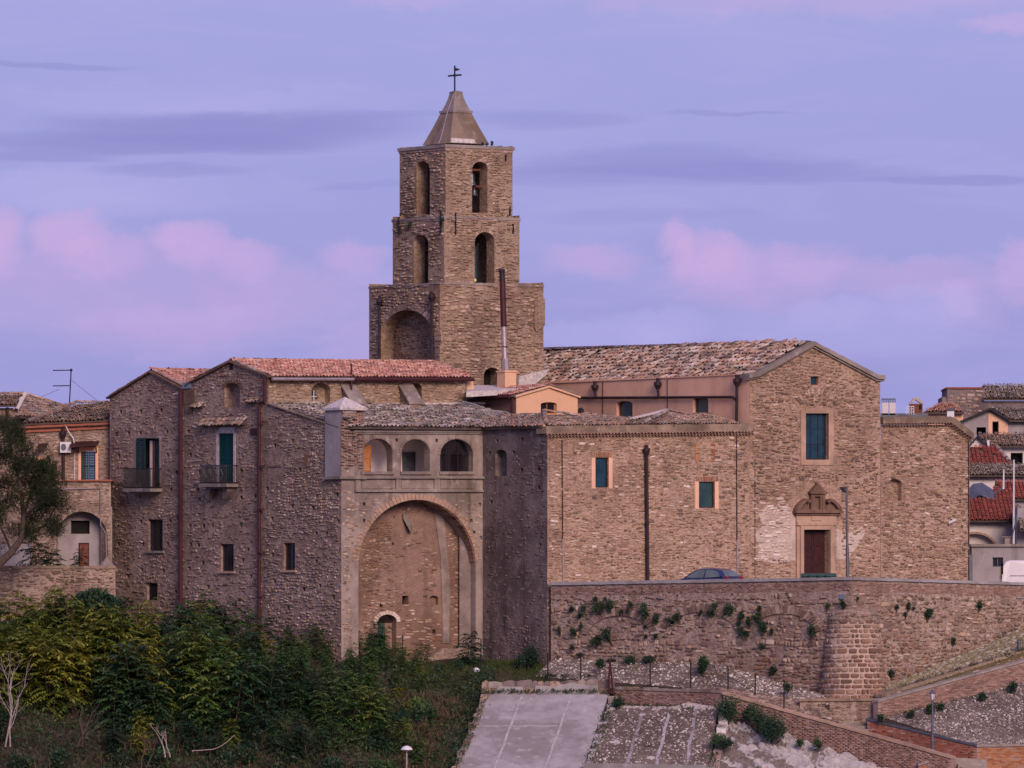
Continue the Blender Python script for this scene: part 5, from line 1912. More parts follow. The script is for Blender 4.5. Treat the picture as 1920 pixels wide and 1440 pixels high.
wpipe(mb, Wst, [(955, 696), (953.5, 672)], .22, -.35)
tube(mb, [Wst.P(953.5, 672, -.35), Wst.P(951.5, 612, -.35)], .155, 10)
mb.build('flue', M['pipe_steel'], FL)
mb = MB()
tube(mb, [Wst.P(951.5, 612, -.35), Wst.P(949, 527, -.35)], .165, 10)
mb.build('flue', M['pipe_red'], FL, label='rusty dark red section of flue')
mb = MB()
tube(mb, [Wst.P(949, 527, -.35), Wst.P(948, 508, -.35)], .155, 10)
lathe(mb, Wst.P(947.6, 506, -.35), [(.17, -.12), (.19, 0), (.15, .08)], 10)
mb.build('flue_cap', M['pipe_dark'], FL)
mb = MB()
for yy in (560, 610, 650):
    lathe(mb, Wst.P(950 + (yy - 527) * .03, yy, -.35), [(.19, -.03), (.19, .03)], 10)
    tube(mb, [Wst.P(950 + (yy - 527) * .03, yy, -.35), Wst.P(950 + (yy - 527) * .03, yy, -2.2)], .02, 4)
mb.build('bracket', M['iron'], FL)

# ================================================================ TERRACE HOUSE on the far left
def fwall(x0, x1, Y, off=0.0):
    return Wall(plan(x0, Y), plan(x1, Y), off)


HT = fwall(-60, 206, 419.0)
H0 = thing('terrace_house', 'low stone house behind left terrace with teal door, awning and brick eaves', 'house', HT.P(100, 905))
bk = Bank(H0, 'stone', STONES, 300)
tb = Bank(H0, 'tile', TILES, 300)
oH = [(-60, 1000), (-60, 799), (30, 797), (206, 788), (206, 1000)]
hH = [(rect(152, 846, 179, 902), .3, None), (rect(70, 862, 84, 905), .3, None)]
slab(H0, HT, oH, hH, M['mortar_grey'], .5)
stones(bk, HT, oH, [(rect(146, 838, 186, 905), 0, 0), (rect(64, 852, 90, 905), 0, 0)], M['st_grey'], (.08, .17), (.16, .5), keep=.85, pick=lambda x, y: M['st_warm'] if rng.random() < .25 else None)
for grp in (((147, 838, 152, 902), (179, 838, 184, 902), (152, 838, 179, 846)), ((66, 855, 70, 905), (84, 855, 88, 905), (70, 855, 84, 862))):
    mb = MB()
    for (x0, y0, x1, y1) in grp:
        wbox(mb, HT, x0, y0, x1, y1, -.1, .05)
    mb.build('door_surround', M['peach'], H0)
shutter(H0, HT, 152.3, 846.5, 165.3, 902, -.15, 'teal_dark')
shutter(H0, HT, 165.7, 846.5, 178.7, 902, -.15, 'teal_dark')
shutter(H0, HT, 70.3, 862.5, 83.7, 905, -.15, 'teal_dark')
mb = MB()
for (x0, y0, x1, y1, y2) in ((132, 838, 186, 834, 826), (72, 842, 90, 838, 830)):
    a = [HT.P(x0, y0, .9), HT.P(x1, y1, .9), HT.P(x1, y2, 0), HT.P(x0, y2 + 2, 0)]
    mb.add(a + [v - Vector((0, 0, .05)) for v in a], [(0, 1, 2, 3), (7, 6, 5, 4)] + [(i, (i + 1) % 4, 4 + (i + 1) % 4, 4 + i) for i in range(4)])
aw = mb.build('awning', M['wood_door'], H0)
mb = MB()
for x in (148, 181):
    beam(mb, HT.P(x, 838, .7), HT.P(x, 848, .02), .06, .06)
mb.build('awning_bracket', M['iron'], aw)
mb = MB()
wstrip(mb, HT, 40, 799.5, 206, 792, 4, -.1, .28)
wstrip(mb, HT, 40, 807.5, 206, 800, 4, -.1, .14)
mb.build('eaves_moulding', M['brick_red'], H0)
tile_cornice(tb, HT, 40, 805, 206, 798, M['brick'], .16, .24)
downpipe(H0, HT, [(118.5, 812), (119.5, 903)], .085, .15, M['pipe_dark'], (118.5, 815, .8))
e0, e1 = HT.P(45, 795, .35), HT.P(206, 788, .35)
apx, apy = P3(144, 755.5, 424), P3(240, 760, 426)
roof(H0, tb, [e0, e1, P3(214, 757, 424.5), apx], e0, e1, M['tile_old'], .22, .38, 1.5)
ridge(tb, e0 + Vector((.2, .1, .1)), apx, M['tile_old'], .28)
ridge(tb, apx, P3(214, 757, 424.5), M['tile_old'], .28)
bk.flush(); tb.flush()
h2 = fwall(-60, 50, 428)
H2 = thing('tiled_house', 'ochre brick house with broad weathered tile roof at the left edge behind the trees', 'house', h2.P(0, 900))
tb = Bank(H2, 'tile', TILES, 300)
mb = MB()
wbox(mb, h2, -60, 765, 29, 960, -5, 0)
wbox(mb, h2, 29, 782, 150, 960, -6, -1.5)
mb.build('wall', M['mortar_tower'], H2)
mb = MB()
wbox(mb, h2, -60, 760, 32, 763, -.1, .2)
wbox(mb, h2, -60, 788, 31, 791, -.1, .12)
mb.build('string_course', M['brick'], H2)
downpipe(H2, h2, [(14, 764), (15, 900)], .08, .15, M['pipe_dark'])
e0, e1 = h2.P(-60, 762, .4), h2.P(31, 760, .4)
ap = P3(46, 739.5, 432)
roof(H2, tb, [e0, e1, ap, P3(-60, 742, 432)], e0, e1, M['tile_old'], .23, .38, 1.5)
e2, e3 = P3(30, 781, 427), P3(128, 766, 433)
roof(H2, tb, [e2, P3(75, 783, 428.5), e3, ap], e2, P3(75, 783, 428.5), M['tile_old'], .23, .38, 1.5)
ridge(tb, e1 + Vector((0, 0, -.3)), ap, M['white'], .32)
ridge(tb, e3, ap, M['tile_old'], .3)
ridge(tb, P3(-60, 742, 432), ap, M['tile_old'], .3)
tb.flush()
# antenna
ant = thing('antenna', 'thin television aerial mast on the left tiled roof', 'antenna', P3(130.5, 758, 424.2))
mb = MB()
tube(mb, [P3(130, 760, 424.2), P3(133.5, 692, 424.2)], .035, 6)
mb.build('mast', M['iron'], ant)
mb = MB()
tube(mb, [P3(99, 694.5, 424.2), P3(134, 694, 424.2)], .03, 5)
tube(mb, [P3(99, 723.5, 424.2), P3(132, 723, 424.2)], .03, 5)
for x in (101, 108, 115, 122):
    tube(mb, [P3(x, 694.4, 423.7), P3(x, 694.4, 424.7)], .012, 4)
    tube(mb, [P3(x, 723.4, 423.7), P3(x, 723.4, 424.7)], .012, 4)
lathe(mb, P3(133.5, 694, 424.2), [(.06, -.06), (.08, 0), (.05, .08)], 8)
mb.build('boom', M['iron'], ant)
mb = MB()
tube(mb, [P3(134, 713, 424.2), P3(186, 754, 424.5)], .012, 4)
tube(mb, [P3(111, 730, 424.2), P3(77, 744, 428)], .010, 4)
mb.build('guy_wire', M['iron'], ant)
# air conditioner
c = HT.P(123, 849, .3)
ac = thing('air_conditioner', 'white air conditioning unit on wall left of the teal terrace door', 'air conditioner', c)
mb = MB()
wbox(mb, HT, 113.5, 829, 134, 849, .05, .45)
mb.build('casing', M['plastic_white'], ac, bevel=.02)
mb = MB()
lathe_c = HT.P(119.5, 839, .455)
wpoly(mb, HT, [(120 + 5 * math.cos(2 * math.pi * i / 14), 839 + 6.5 * math.sin(2 * math.pi * i / 14)) for i in range(14)], .44, .465)
mb.build('fan_grille', M['steel'], ac)
mb = MB()
wpipe(mb, HT, [(120, 790), (128, 808), (138, 822), (140, 835)], .03, .25)
wpipe(mb, HT, [(140, 850), (140, 905)], .025, .03)
mb.build('hose', M['plastic_white'], ac)

# terrace front wall with an arch
HW = fwall(-60, 208, 416.0)
HWt = thing('terrace_wall', 'stone terrace front with red edging and low plastered arch', 'terrace wall', HW.P(80, 1080))
bk = Bank(HWt, 'stone', STONES, 300)
oW = [(-60, 1120), (-60, 903), (208, 901), (208, 1120)]
ar = arch(106, 202, 959, 1120, 52)
hW = [(ar, .9, None)]
slab(HWt, HW, oW, hW, M['mortar_grey'], .6)
stones(bk, HW, oW, [(ar, 0, 0)], M['st_grey'], (.07, .16), (.2, .6), dep=(.02, .07), keep=.85, dens=lambda x, y: 1 if x > 130 else .5)
voussoirs(HWt, HW, 154, 1011, 48, 52, 0, 180, 26, 7, M['st_grey'], .05)
HWi = HW.shifted(-.9)
slab(HWt, HWi, [(90, 1120), (90, 950), (210, 950), (210, 1120)], [(rect(133, 976, 168, 1001), .3, 1), (rect(147, 1018, 167, 1110), .25, 1)], None, .3, name='inner_wall', mats=[M['grey_plaster'], M['dark']], mitre=False)
mb = MB()
wbox(mb, HWi, 149, 1019, 166.5, 1110, -.2, -.12)
mb.build('door', M['wood'], HWt)
mb = MB()
wbox(mb, HW, -60, 899.5, 210, 902.5, -3.2, .15)
mb.build('terrace_floor', M['brick_red'], HWt)
mb = MB()
wpipe(mb, HW, [(70, 921), (130, 917), (188, 916), (189, 985), (199, 1000), (200, 1050)], .035, .08)
mb.build('drain_pipe', M['pipe_steel'], HWt)
mb = MB()
wbox(mb, HW, -60, 1020, 60, 1075, -.3, .10)
mb.build('plaster_patch', M['grey_plaster'], HWt)
bk.flush()
HL = fwall(-60, 218, 411.5)
hl = thing('garden_wall', 'low rough stone garden wall above the thicket at left', 'wall', HL.P(80, 1240))
bk = Bank(hl, 'stone', STONES, 300)
oL_ = [(-60, 1300), (-60, 1066), (216, 1064), (220, 1300)]
slab(hl, HL, oL_, (), M['mortar_grey'], .5)
stones(bk, HL, oL_, (), M['st_ret'], (.08, .17), (.16, .55), dep=(.03, .1), keep=.9)
mb = MB()
wbox(mb, HL, -60, 1061, 217, 1066, -.5, .06)
mb.build('coping', M['plaster_band'], hl)
bk.flush()
mb = MB()
q = [P3(-60, 1066, 411.8), P3(216, 1066, 411.8), P3(216, 1066, 416.2), P3(-60, 1066, 416.2)]
mb.add([Vector((v.x, v.y, 3.1)) for v in q] + [Vector((v.x, v.y, -2)) for v in q], [(0, 1, 2, 3)] + [(i, (i + 1) % 4, 4 + (i + 1) % 4, 4 + i) for i in range(4)])
tag(mb.build('yard', M['soil'], None), kind='structure')
mb = MB()
pts = []
for i in range(11):
    a = math.pi * i / 10
    for r_, dz_ in ((1.0, 0), (.55, .55), (0.1, .75 + .3 * math.sin(i))):
        pass
lathe(mb, Vector((P3(200, 1064, 412.6).x, 412.8, 3.1)), [(.62, 0), (.55, .2), (.34, .42), (.16, .62), (.03, .8)], 9)
rk = mb.build('rubble_heap', M['cap_stone'], None)
tag(rk, 'small pale heap of rubble on the garden wall beside the house corner', 'rubble')

# ================================================================ TOWN BEHIND, right edge
def town_roof(t, tb, x0, x1, ye, yr, Y, d, mat, xr0=None, xr1=None, ye1=None, tw=.24):
    e0, e1 = P3(x0, ye, Y), P3(x1, ye1 if ye1 is not None else ye, Y)
    roof(t, tb, [e0, e1, P3(xr1 if xr1 is not None else x1, yr, Y + d), P3(xr0 if xr0 is not None else x0, yr, Y + d)], e0, e1, mat, tw, .4, 1.3)


def town(name, label, cat, Y, px, py):
    return thing(name, label, cat, P3(px, py, Y))


# far stone house
t = town('town_house', 'grey rubble house with tiled roof highest at the right edge', 'house', 480, 1850, 1080)
w = fwall(1700, 2000, 480)
bk = Bank(t, 'stone', STONES, 120, .05); tb = Bank(t, 'tile', TILES, 150)
mb = MB()
wbox(mb, w, 1776, 729, 1845, 1100, -6, 0)
wbox(mb, w, 1845, 752, 1990, 1100, -6, -.02)
wbox(mb, w, 1767, 744, 1776, 1100, -5, -.1)
mb.build('wall', M['plaster_dark'], t)
stones(bk, w, [(1777, 800), (1777, 731), (1844, 731), (1844, 800)], (), M['st_grey'], (.1, .2), (.2, .5), keep=.7)
mb = MB()
wbox(mb, w, 1774, 726, 1843, 729, -6, .1)
mb.build('coping', M['brick_red'], t)
town_roof(t, tb, 1843, 1990, 748, 723, 479.7, 4, M['tile_grey'], 1841)
mb = MB()
wbox(mb, w, 1845, 748, 1990, 751, -.1, .2)
mb.build('gutter', M['plaster_dark'], t)
bk.flush(); tb.flush()
# pink hip roofed house
t = town('town_house', 'low pinkish house with shallow red hip roof behind the church wing', 'house', 470, 1770, 1080)
w = fwall(1700, 1900, 470)
tb = Bank(t, 'tile', TILES, 100)
mb = MB()
wbox(mb, w, 1735, 774, 1806, 1100, -6, 0)
mb.build('wall', M['peach'], t)
town_roof(t, tb, 1731, 1808, 773, 758, 469.6, 4, M['tile_red'], 1758, 1790)
tb.flush()
vt = thing('roof_vent', 'white louvred vent box on the pink house roof', 'vent', P3(1782, 786, 466))
mb = MB()
w = fwall(1700, 1900, 466)
wbox(mb, w, 1776, 771, 1789, 786, -.5, 0)
mb.build('box', M['plastic_white'], vt)
mb = MB()
for i in range(4):
    wbox(mb, w, 1776, 765.5 + i * 1.5, 1789, 766.3 + i * 1.5, -.45, .02)
mb.build('louvre', M['steel'], vt)
# chimneys on the roof behind the wing
w = fwall(1600, 1800, 440)
mb = MB()
wbox(mb, w, 1640, 775, 1740, 800, -6, 0)
tag(mb.build('flat_roof_building', M['steel'], None), 'dark flat roof just showing above the church wing cornice', 'building')
for i, (x0, x1, lb) in enumerate(((1654, 1665.5, 'white twin chimney cowl, the one against the church gable'), (1667.5, 1679, 'white twin chimney cowl, right one of the pair by the gable'))):
    vt = thing('chimney_cowl', lb, 'chimney', P3((x0 + x1) / 2, 776, 440), 'white chimney cowls')
    mb = MB()
    wbox(mb, w, x0, 755, x1, 778, -.4, 0)
    mb.build('stack', M['white'], vt)
    mb = MB()
    for k in range(5):
        xx = x0 + (x1 - x0) * k / 4
        wbox(mb, w, xx - .5, 748, xx + .5, 755, -.35, -.05)
    wbox(mb, w, x0 - .5, 747, x1 + .5, 748.5, -.42, .02)
    mb.build('cage', M['steel'], vt)
vt = thing('brick_chimney', 'brown brick chimney with little gabled hood right of the church', 'chimney', P3(1718, 778, 441))
w = fwall(1600, 1800, 441)
mb = MB()
wbox(mb, w, 1706, 757, 1730, 780, -.6, 0)
mb.build('stack', M['wood'], vt)
mb = MB()
wpoly(mb, w, [(1704, 758), (1708, 758), (1716, 749), (1729, 758), (1732, 758), (1724, 746), (1713, 746)], -.7, .08)
mb.build('hood', M['tile_old'], vt)
mb = MB()
wbox(mb, w, 1723, 760, 1728, 768, -.1, .02)
mb.build('flue_opening', M['dark'], vt)
vt = MB()
for i in range(4):
    tube(vt, [P3(1700 + i * 4.5, 762, 439), P3(1700 + i * 4.5, 777, 439)], .025, 4)
for y in (762, 767, 772):
    tube(vt, [P3(1700, y, 439), P3(1713.5, y, 439)], .025, 4)
tag(vt.build('roof_railing', M['plastic_white'], None), 'small white railing on the flat roof by the brick chimney', 'railing')

# gabled grey and pink house
t = town('town_house', 'grey and pink house with dark bargeboards and open loggia below stone house', 'house', 464, 1850, 1080)
w = fwall(1700, 2000, 464)
tb = Bank(t, 'tile', TILES, 150)
oo = [(1806, 900), (1806, 789), (1856, 768), (1893, 790), (1990, 790), (1990, 900)]
slab(t, w, oo, [(rect(1831, 801, 1849, 816), .8, 1), (rect(1861, 791, 1872, 816), .8, 1)], None, 3, mats=[M['grey_plaster'], M['dark']], mitre=False)
mb = MB()
wpoly(mb, w, [(1853, 817), (1860.5, 817), (1860.5, 790), (1872.5, 790), (1872.5, 817), (1890, 817), (1890, 792), (1857, 773), (1853, 776)], -.02, .04)
mb.build('pink_render', M['peach'], t)
mb = MB()
for (x0, y0, x1, y1) in ((1800, 789, 1856, 764.5), (1856, 764.5, 1895, 788)):
    wstrip(mb, w, x0, y0, x1, y1, 4, -.5, .4)
mb.build('bargeboard', M['iron'], t)
town_roof(t, tb, 1892, 1990, 788, 765, 463.5, 4, M['tile_grey'], 1857)
wb = MB()
wbox(wb, w, 1893, 790, 1990, 792.5, -.1, .4)
wb.build('gutter', M['iron'], t)
tb.flush()
# white gabled house
t = town('town_house', 'white gabled house with brown tile roof below the grey and pink house', 'house', 456, 1870, 1080)
w = fwall(1700, 2000, 456)
tb = Bank(t, 'tile', TILES, 150)
oo = [(1818, 900), (1818, 838), (1833, 820), (1850, 838), (1990, 838), (1990, 900)]
slab(t, w, oo, [(rect(1895, 849, 1918, 871), .8, 1)], None, 3, mats=[M['white'], M['dark']], mitre=False)
mb = MB()
for (x0, y0, x1, y1) in ((1816, 836, 1833, 816), (1833, 816, 1852, 837)):
    wstrip(mb, w, x0, y0, x1, y1, 3.5, -.5, .35)
mb.build('bargeboard', M['iron'], t)
town_roof(t, tb, 1850, 1990, 836, 814, 455.5, 4, M['tile_old'], 1834)
mb = MB()
wbox(mb, w, 1852, 836, 1990, 840, -.1, .45)
mb.build('gutter', M['steel'], t)
mb = MB()
wbox(mb, w, 1850, 826, 1854, 840, .3, .6)
mb.build('roof_pipe', M['plastic_white'], t)
tb.flush()
# red roof
t = town('town_house', 'house with bright deep red tiled roof sloping right behind the wing', 'house', 448, 1850, 1080)
tb = Bank(t, 'tile', TILES, 200)
w = fwall(1700, 2000, 448)
mb = MB()
wbox(mb, w, 1812, 872, 1900, 1000, -4, 0)
mb.build('wall', M['white'], t)
e0, e1 = P3(1810, 871, 447.6), P3(1897, 871, 447.6)
roof(t, tb, [e0, e1, P3(1868, 838, 451.5), P3(1810, 838, 451.5)], e0, e1, M['tile_deepred'], .24, .38, .6)
ridge(tb, e1, P3(1868, 838, 451.5), M['tile_grey'], .28)
tb.flush()
# brown tile strip
t = town('town_house', 'house showing only a strip of brown tiles and dark gutter', 'house', 440, 1870, 1080)
tb = Bank(t, 'tile', TILES, 150)
w = fwall(1700, 2000, 440)
mb = MB()
wbox(mb, w, 1812, 896, 1990, 1090, -4, 0)
mb.build('wall', M['white'], t)
town_roof(t, tb, 1812, 1990, 891, 872, 439.5, 4, M['tile_grey'])
mb = MB()
wbox(mb, w, 1812, 891, 1990, 896, -.1, .4)
mb.build('gutter', M['iron'], t)
tb.flush()
# maroon roof and tarpaulin heap
t = town('shed', 'shed with maroon tiled roof behind the white mast', 'shed', 434, 1900, 1080)
tb = Bank(t, 'tile', TILES, 150)
w = fwall(1700, 2000, 434)
mb = MB()
wbox(mb, w, 1864, 936, 1990, 1090, -3, 0)
mb.build('wall', M['grey_plaster'], t)
e0, e1 = P3(1858, 936, 433.7), P3(1990, 936, 433.7)
roof(t, tb, [e0, e1, P3(1990, 903, 437.5), P3(1866, 903, 437.5)], e0, e1, M['tile_deepred'], .22, .38, .6)
ridge(tb, P3(1862, 932, 433.6), P3(1888, 912, 433.6), M['steel'], .25)
tb.flush()
mb = MB()
pts = [P3(x, y, Y) for x, y, Y in ((1815, 940, 431), (1866, 940, 431), (1862, 918, 432), (1842, 905, 432.5), (1824, 907, 432.5), (1815, 918, 432), (1838, 928, 430.4), (1852, 915, 431.2))]
mb.add(pts, [(0, 1, 6), (1, 2, 7, 6), (2, 3, 7), (3, 4, 6, 7), (4, 5, 6), (5, 0, 6)])
tag(mb.build('tarpaulin', M['steel'], None), 'crumpled grey tarpaulin heap beside the maroon roof', 'tarpaulin')
# white house with arch and red roof
t = town('town_house', 'white house with arched recess under a red pantile roof by the wing corner', 'house', 426, 1860, 1080)
tb = Bank(t, 'tile', TILES, 300)
w = fwall(1700, 2000, 426)
a_ = arch(1790, 1866, 1001, 1090, 28)
slab(t, w, [(1780, 1100), (1780, 977), (1904, 977), (1904, 1100)], [(a_, .5, 0)], M['white'], 3, mitre=False)
voussoirs(t, w, 1828, 1029, 38, 28, 0, 180, 16, 4, M['carved_pale'], .05)
e0, e1 = P3(1780, 976, 425.4), P3(1904, 976, 425.4)
roof(t, tb, [e0, e1, P3(1904, 937, 430), P3(1780, 937, 430)], e0, e1, M['tile_deepred'], .23, .38, .6)
mb = MB()
wbox(mb, w, 1780, 976, 1904, 980, -.1, .5)
mb.build('gutter', M['iron'], t)
tb.flush()
t = town('town_house', 'pale house with dark tiled roof edge at the far right below the maroon roof', 'house', 422, 1915, 1080)
tb = Bank(t, 'tile', TILES, 60)
w = fwall(1700, 2000, 422)
mb = MB()
wpoly(mb, w, [(1904, 1090), (1990, 1090), (1990, 950), (1908, 952)], -4, 0)
mb.build('wall', M['grey_plaster'], t)
e0, e1 = P3(1912, 993, 420.6), P3(1990, 993, 420.6)
roof(t, tb, [e0, e1, P3(1990, 950, 424), P3(1905, 950, 424)], e0, e1, M['tile_grey'], .23, .38, 1)
tb.flush()
# grey box building
t = town('garage', 'flat roofed grey garage with one small window behind the van', 'garage', 418, 1870, 1119)
w = fwall(1700, 2000, 418)
slab(t, w, [(1822, 1125), (1822, 1024), (1990, 1024), (1990, 1125)], [(rect(1861, 1045, 1881, 1063), .3, None)], M['grey_plaster'], 3, mitre=False)
mb = MB()
wbox(mb, w, 1820, 1020, 1990, 1025, -3, .15)
mb.build('roof_slab', M['cap_stone'], t)
window(t, w, 1861, 1045, 1881, 1063, 'glass_dark', .2, 1.6, 'steel', (2, 1))
mb = MB()
wbox(mb, w, 1816, 1040, 1823, 1125, -.5, .4)
mb.build('pillar', M['steel'], t)
for px, y0, y1, Y, lb in ((1901, 862, 1020, 420, 'tall white mast standing on the grey garage roof'), (1882, 880, 917, 432, 'short white mast above the maroon shed roof')):
    mb = MB()
    tube(mb, [P3(px - .6, y1, Y), P3(px, y0, Y)], .06, 6, 0, .04)
    tag(mb.build('mast', M['plastic_white'], None), lb, 'mast')
c = P3(1893, 1012, 419.5)
t = thing('air_conditioner', 'boxy metal air conditioning unit with bent pipes on the garage roof', 'air conditioner', P3(1890, 1020, 419.5))
mb = MB()
w = fwall(1700, 2000, 419.5)
wbox(mb, w, 1884, 1008, 1896, 1020, -.5, 0)
wbox(mb, w, 1878, 1006, 1899, 1007.5, -.5, .1)
mb.build('casing', M['cap_stone'], t)
mb = MB()
tube(mb, [P3(1897, 1018, 419.3), P3(1899, 1000, 419.3), P3(1903, 985, 419.3), P3(1906, 965, 419.6)], .04, 5)
mb.build('hose', M['steel'], t)

# ================================================================ RETAINING WALL of the square, bastion
def nwall(label, name, cat, w, px, py):
    return thing(name, label, cat, w.P(px, py))


def brick_top(x, a=(1033, 1117), b=(1597, 1107)):
    return a[1] + (b[1] - a[1]) * (x - a[0]) / (b[0] - a[0])


R0 = nwall('long stone retaining wall with brick parapet and caper bushes under the parked car', 'retaining_wall', 'wall', RL, 1300, 1300)
bk = Bank(R0, 'stone', STONES, 300)
bb = Bank(R0, 'brick', BRICKS, 300)
oR1 = [(1033, 1330), (1033, 1096), (1597, 1086), (1597, 1345)]
weep = [(1072, 1121), (1167, 1121), (1269, 1118), (1372, 1116), (1474, 1115)]
hR1 = [([(x - 3, y - 3), (x + 3, y - 3), (x, y + 4)][::-1], .4, 0) for x, y in weep]
slab(R0, RL, oR1, hR1, M['mortar_ret'], .6)
blind = [(1163, 1196, 60, 42), (1315, 1190, 68, 42), (1470, 1190, 60, 40)]


def ret_dens(x, y):
    for cx_, cy_, rx, ry in blind:
        e = ((x - cx_) / (rx + 13)) ** 2 + ((y - cy_) / (ry + 13)) ** 2
        if y < cy_ and .62 < e < 1.0: return 0
        if e < .62 and y < cy_ + 10: return .8
    return .9


sp = [(1033, 1330), (1033, 1119), (1597, 1109), (1597, 1345)]
stones(bk, RL, sp, hR1, M['st_ret'], (.08, .24), (.14, .62), gap=.04, dep=(.03, .10), keep=.95, dens=ret_dens, pick=lambda x, y: M['st_red'] if y > 1235 and rng.random() < .4 else (M['st_warm'] if rng.random() < .25 else None), rot=7)
for cx_, cy_, rx, ry in blind:
    voussoirs(R0, RL, cx_, cy_, rx, ry, 8, 172, 26, 13, M['st_ret'], .10, jit=.25)
bricks(bb, RL, [(1034, 1118), (1034, 1101), (1596, 1091), (1596, 1108)], M['brick'])
mb = MB()
wstrip(mb, RL, 1031, 1092, 1598, 1082, 5.5, -.62, .10)
mb.build('coping', M['concrete'], R0)
mb = MB()
wbox(mb, RL, 1575, 1114, 1584, 1123, -.02, .05)
mb.build('wall_box', M['zinc'], R0)
bk.flush(); bb.flush()
R1 = nwall('stone retaining wall with brick parapet right of the round buttress along the cobbled ramp', 'retaining_wall', 'wall', RR, 1780, 1250)
bk = Bank(R1, 'stone', STONES, 300)
bb = Bank(R1, 'brick', BRICKS, 300)
slab(R1, RR, [(1597, 1345), (1597, 1086), (1956, 1097), (1956, 1345)], (), M['mortar_ret'], .6)
stones(bk, RR, [(1598, 1345), (1598, 1110), (1955, 1124), (1955, 1345)], (), M['st_ret'], (.08, .24), (.14, .62), gap=.04, dep=(.03, .10), keep=.92, pick=lambda x, y: M['st_red'] if (y > 1190 and rng.random() < .3) else (M['st_warm'] if rng.random() < .4 else None), rot=7)
bricks(bb, RR, [(1598, 1109), (1598, 1091), (1955, 1102), (1955, 1123)], M['brick'])
mb = MB()
wstrip(mb, RR, 1597, 1082, 1957, 1093, 5.5, -.62, .10)
mb.build('coping', M['concrete'], R1)
mb = MB()
wbox(mb, RR, 1905, 1119, 1956, 1122, -.02, .08)
mb.build('string_course', M['cap_stone'], R1)
bk.flush(); bb.flush()
# round buttress at the corner
bc = plan(1600, 389.0)
B1 = thing('round_buttress', 'round tapering stone buttress with domed cap at the corner of the parapet', 'buttress', (bc.x, bc.y, -4.5))
bz0, bz1, br0, br1 = (HY - 1310) * bc.y / F, (HY - 1162) * bc.y / F, 1.72, 1.22
mb = MB()
lathe(mb, (bc.x, bc.y, 0), [(br0 + .35, bz0 - 1.2), (br0, bz0), (br1, bz1)], 40)
mb.build('drum', M['mortar_pale'], B1)
mb = MB()
lathe(mb, (bc.x, bc.y, 0), [(br1 + .09, bz1 - .04), (br1 + .12, bz1 + .06), (br1 + .04, bz1 + .10), (br1 + .03, bz1 + .34), (br1 - .15, bz1 + .48), (br1 - .7, bz1 + .66), (.1, bz1 + .75)], 32)
mb.build('cap', M['mortar_ret'], B1)
bk = Bank(B1, 'stone', STONES, 300)
z = bz0 - 1.0
while z < bz1 - .1:
    hh = rng.uniform(.14, .30)
    r = br0 + (br1 - br0) * max(0, (z + hh / 2 - bz0)) / (bz1 - bz0) + (.28 * (bz0 - z) if z < bz0 else 0)
    a = rng.uniform(0, .2)
    while a < 2 * math.pi:
        ww = rng.uniform(.14, .62)
        am = a + ww / 2 / r
        if math.sin(am) < .35 and rng.random() < .99:
            nn = Vector((math.cos(am), math.sin(am), .09)).normalized()
            tx = Vector((-math.sin(am), math.cos(am), 0))
            up = tx.cross(nn) * -1
            up = Vector((-nn.x * .09, -nn.y * .09, 1)).normalized()
            low = z < bz0 + 1.1
            bk.add(Vector((bc.x + math.cos(am) * r, bc.y + math.sin(am) * r, z + hh / 2)), tx * ww, -nn * rng.uniform(.05, .11), up * hh * rng.uniform(.85, 1.05), M['st_red'] if (low and rng.random() < .8) or rng.random() < .3 else M['st_facade'], ww * hh)
        a += (ww + .035) / r
    z += hh + .032
for k in range(46):
    a = -math.pi * (k + .5) / 46 + .15
    e = rng.random()
    r = br1 + .05 - .75 * e * e
    bk.add(Vector((bc.x + math.cos(a) * r, bc.y + math.sin(a) * r, bz1 + .16 + .46 * e)), Vector((-math.sin(a), math.cos(a), 0)) * rng.uniform(.14, .3), -Vector((math.cos(a), math.sin(a), .9 * e + .1)).normalized() * .06, Vector((-math.cos(a) * e, -math.sin(a) * e, 1)) * rng.uniform(.09, .15), M['st_ret'], .03)
bk.flush()


# ================================================================ EMBANKMENTS, walls and steps in front
def bil(q, s, t):
    return q[0] * (1 - s) * (1 - t) + q[1] * s * (1 - t) + q[2] * s * t + q[3] * (1 - s) * t


